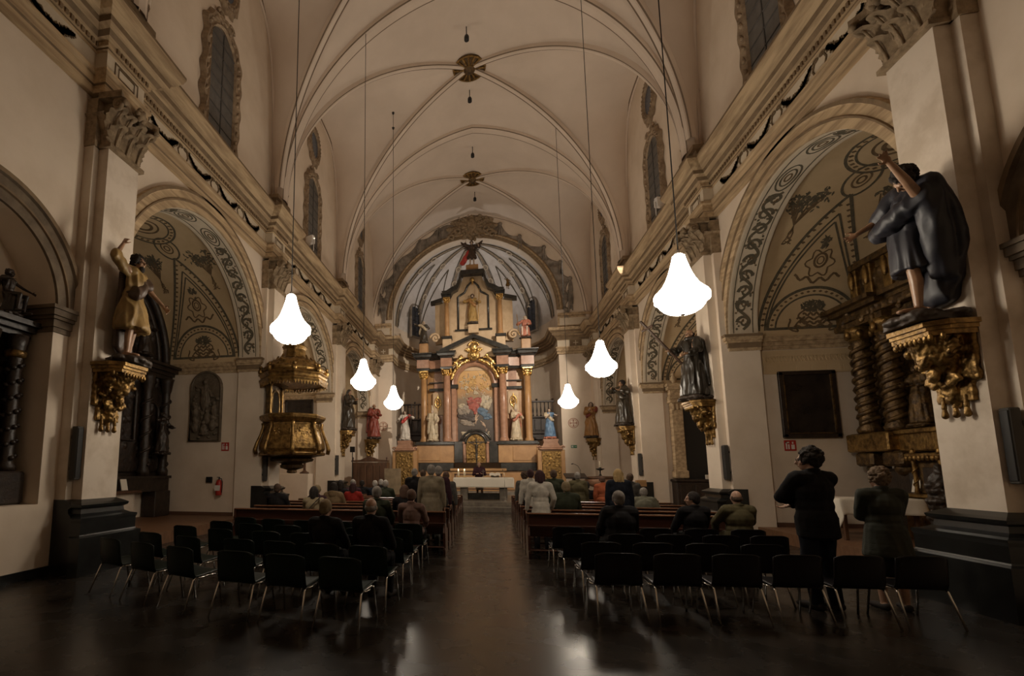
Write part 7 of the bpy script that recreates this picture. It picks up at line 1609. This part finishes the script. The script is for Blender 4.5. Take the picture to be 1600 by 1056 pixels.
for x, y, h_, hc, cl, lab in ((-3.88, 16.28, 1.66, 'hair_dark', 'cloth_black', 'seated dark haired person left of the white haired group near the confessional'), (-3.22, 15.38, 1.68, 'hair_white', 'cloth_navy', 'seated white haired man in navy below the confessional'), (-3.22, 16.28, 1.70, 'hair_white', 'cloth_black', 'seated white haired person in black, farthest of the group below the confessional'), (-2.68, 14.48, 1.72, 'hair_white', 'cloth_green', 'seated white haired person in dark green beside the tan board')):
    person(lab, (x, y + .10, 0), 0, h_ * .955, top=(cl, dict(bulk=.03)), hair=('short', hc), group=GP, **S_)
person('seated woman with auburn bobbed hair in black in the rearmost left pew', (-1.34, 10.08, 0), 0, 1.64, top=('cloth_black', dict(bulk=.0)), bottom=('skirt', 'cloth_black'), hair=('bob', 'hair_auburn'), group=GP, **S_)
person('standing grey haired person in a long khaki coat beside the aisle', (-0.82, 10.33, 0), 0, 1.71, top=('cloth_khaki', dict(bulk=.035, hem=.55, skirt=.03)), bottom=('trousers', 'cloth_grey'), hair=('short', 'hair_grey'), group=GS)
person('standing person in plum beyond the khaki coat', (-0.76, 11.27, 0), 0, 1.69, top=('cloth_plum', dict(hem=.7)), hair=('short', 'hair_grey'), group=GS)
person('standing brown haired person in a dark grey jacket, nearest the altar by the aisle', (-0.66, 12.085, 0), 0, 1.56, top=('cloth_grey', dict(bulk=.0, hem=.7)), hair=('short', 'hair_auburn'), group=GS)
person('standing grey haired person in a black jacket left of the khaki coat', (-1.58, 13.05, 0), 0, 1.64, top=('cloth_black', dict(bulk=.04, hem=.7)), hair=('short', 'hair_grey'), group=GS)
person('standing person in black behind the right shoulder of the black jacket', (-1.48, 14.00, 0), 0, 1.60, top=('cloth_black', dict(hem=.7)), hair=('short', 'hair_brown'), group=GS)
# right pews
person('standing woman with dark wine hair in a white knitted top in the right pews', (1.38, 10.40, 0), 0, 1.60, top=('cloth_white', dict(bulk=.005, hem=.70, skirt=.03)), bottom=('trousers', 'cloth_black'), hair=('bob', 'hair_wine'), group=GS, hands={0: (-.30, .10, .86), 1: (.24, .12, .92)})
person('standing woman with dark hair in a white jacket beyond the white knitted top', (1.34, 12.20, 0), 0, 1.62, top=('cloth_white', dict(hem=.74)), hair=('short', 'hair_wine'), group=GS)
person('standing person with curly brown hair in a dark patterned top near the altar', (1.32, 14.00, 0), 0, 1.54, top=('cloth_grey', dict(hem=.72)), bottom=('skirt', 'cloth_black'), hair=('curly', 'hair_brown'), group=GS)
person('standing person with dark hair in a green jacket, right of the white tops', (1.98, 13.10, 0), 0, 1.60, top=('cloth_green', dict(bulk=.04, hem=.7)), hair=('short', 'hair_brown'), group=GS)
person('seated stout man with grey hair in a dark olive jacket, right of the white top', (1.95, 10.97, 0), 0, 1.72, top=('cloth_green', dict(bulk=.06)), hair=('short', 'hair_sandy'), group=GP, **S_)
person('standing grey haired person in an olive coat below the lectern', (2.70, 14.00, 0), 0, 1.54, top=('cloth_olive', dict(bulk=.04, hem=.6)), hair=('short', 'hair_grey'), group=GS)
person('standing person in a rust orange jacket with light brown hair below the font', (3.34, 14.00, 0), 0, 1.45, top=('cloth_rust', dict(bulk=.02, hem=.7)), hair=('short', 'hair_auburn'), group=GS, lean=.15)
person('seated dark haired person in black left of the rust jacket', (3.02, 14.58, 0), 0, 1.62, top=('cloth_black', {}), hair=('short', 'hair_dark'), group=GP, **S_)
person('standing woman with long blond hair in a navy coat in the right pews', (3.08, 11.30, 0), 0, 1.62, top=('cloth_navy', dict(bulk=.05, hem=.6)), bottom=('trousers', 'cloth_black'), hair=('long', 'hair_blond'), group=GS)
person('standing person in dark clothes just right of the long blond hair', (3.78, 13.10, 0), 0, 1.52, top=('cloth_grey', dict(hem=.7)), hair=('short', 'hair_brown'), group=GS)
person('person in a sage green coat bending forward at the right end of the pews', (3.74, 11.88, 0), R(-12), 1.58, sit=True, lean=.38, top=('cloth_sage', dict(bulk=.06)), hair=('short', 'hair_grey'), group=GP)
b = MB(); b.bbox(-.14, .14, -.1, .1, .0, .2, .008); o = b.build('wooden_box', 'wood_altar', loc=(5.1, 16.95, 1.1)); tag(o, 'small orange brown wooden box on a stand beyond the sage coat', 'box')
t = thing('box_stand', 'dark stand under the small orange brown wooden box', 'stand', (5.1, 16.95, 0)); b = MB(); b.bbox(-.1, .1, -.08, .08, .0, 1.07, .01); b.build('post', 'wood_dk', t); b = MB(); b.bbox(-.16, .16, -.12, .12, 1.07, 1.098, .005); b.build('shelf', 'wood_dk', t)
# priest behind the altar table, facing the nave
person('priest in a dark purple vestment over white bowing over the altar table', (-.05, 22.45, .345), R(180), 1.62, top=('cloth_plum', dict(bulk=.05, hem=.78, skirt=.08, sleeve=.85)), bottom=('skirt', 'cloth_white'), hair=('bald', 'hair_grey'), hands={0: (-.13, .38, 1.17), 1: (.13, .38, 1.17)}, lean=.22, head=(0, .35), eyes=True)
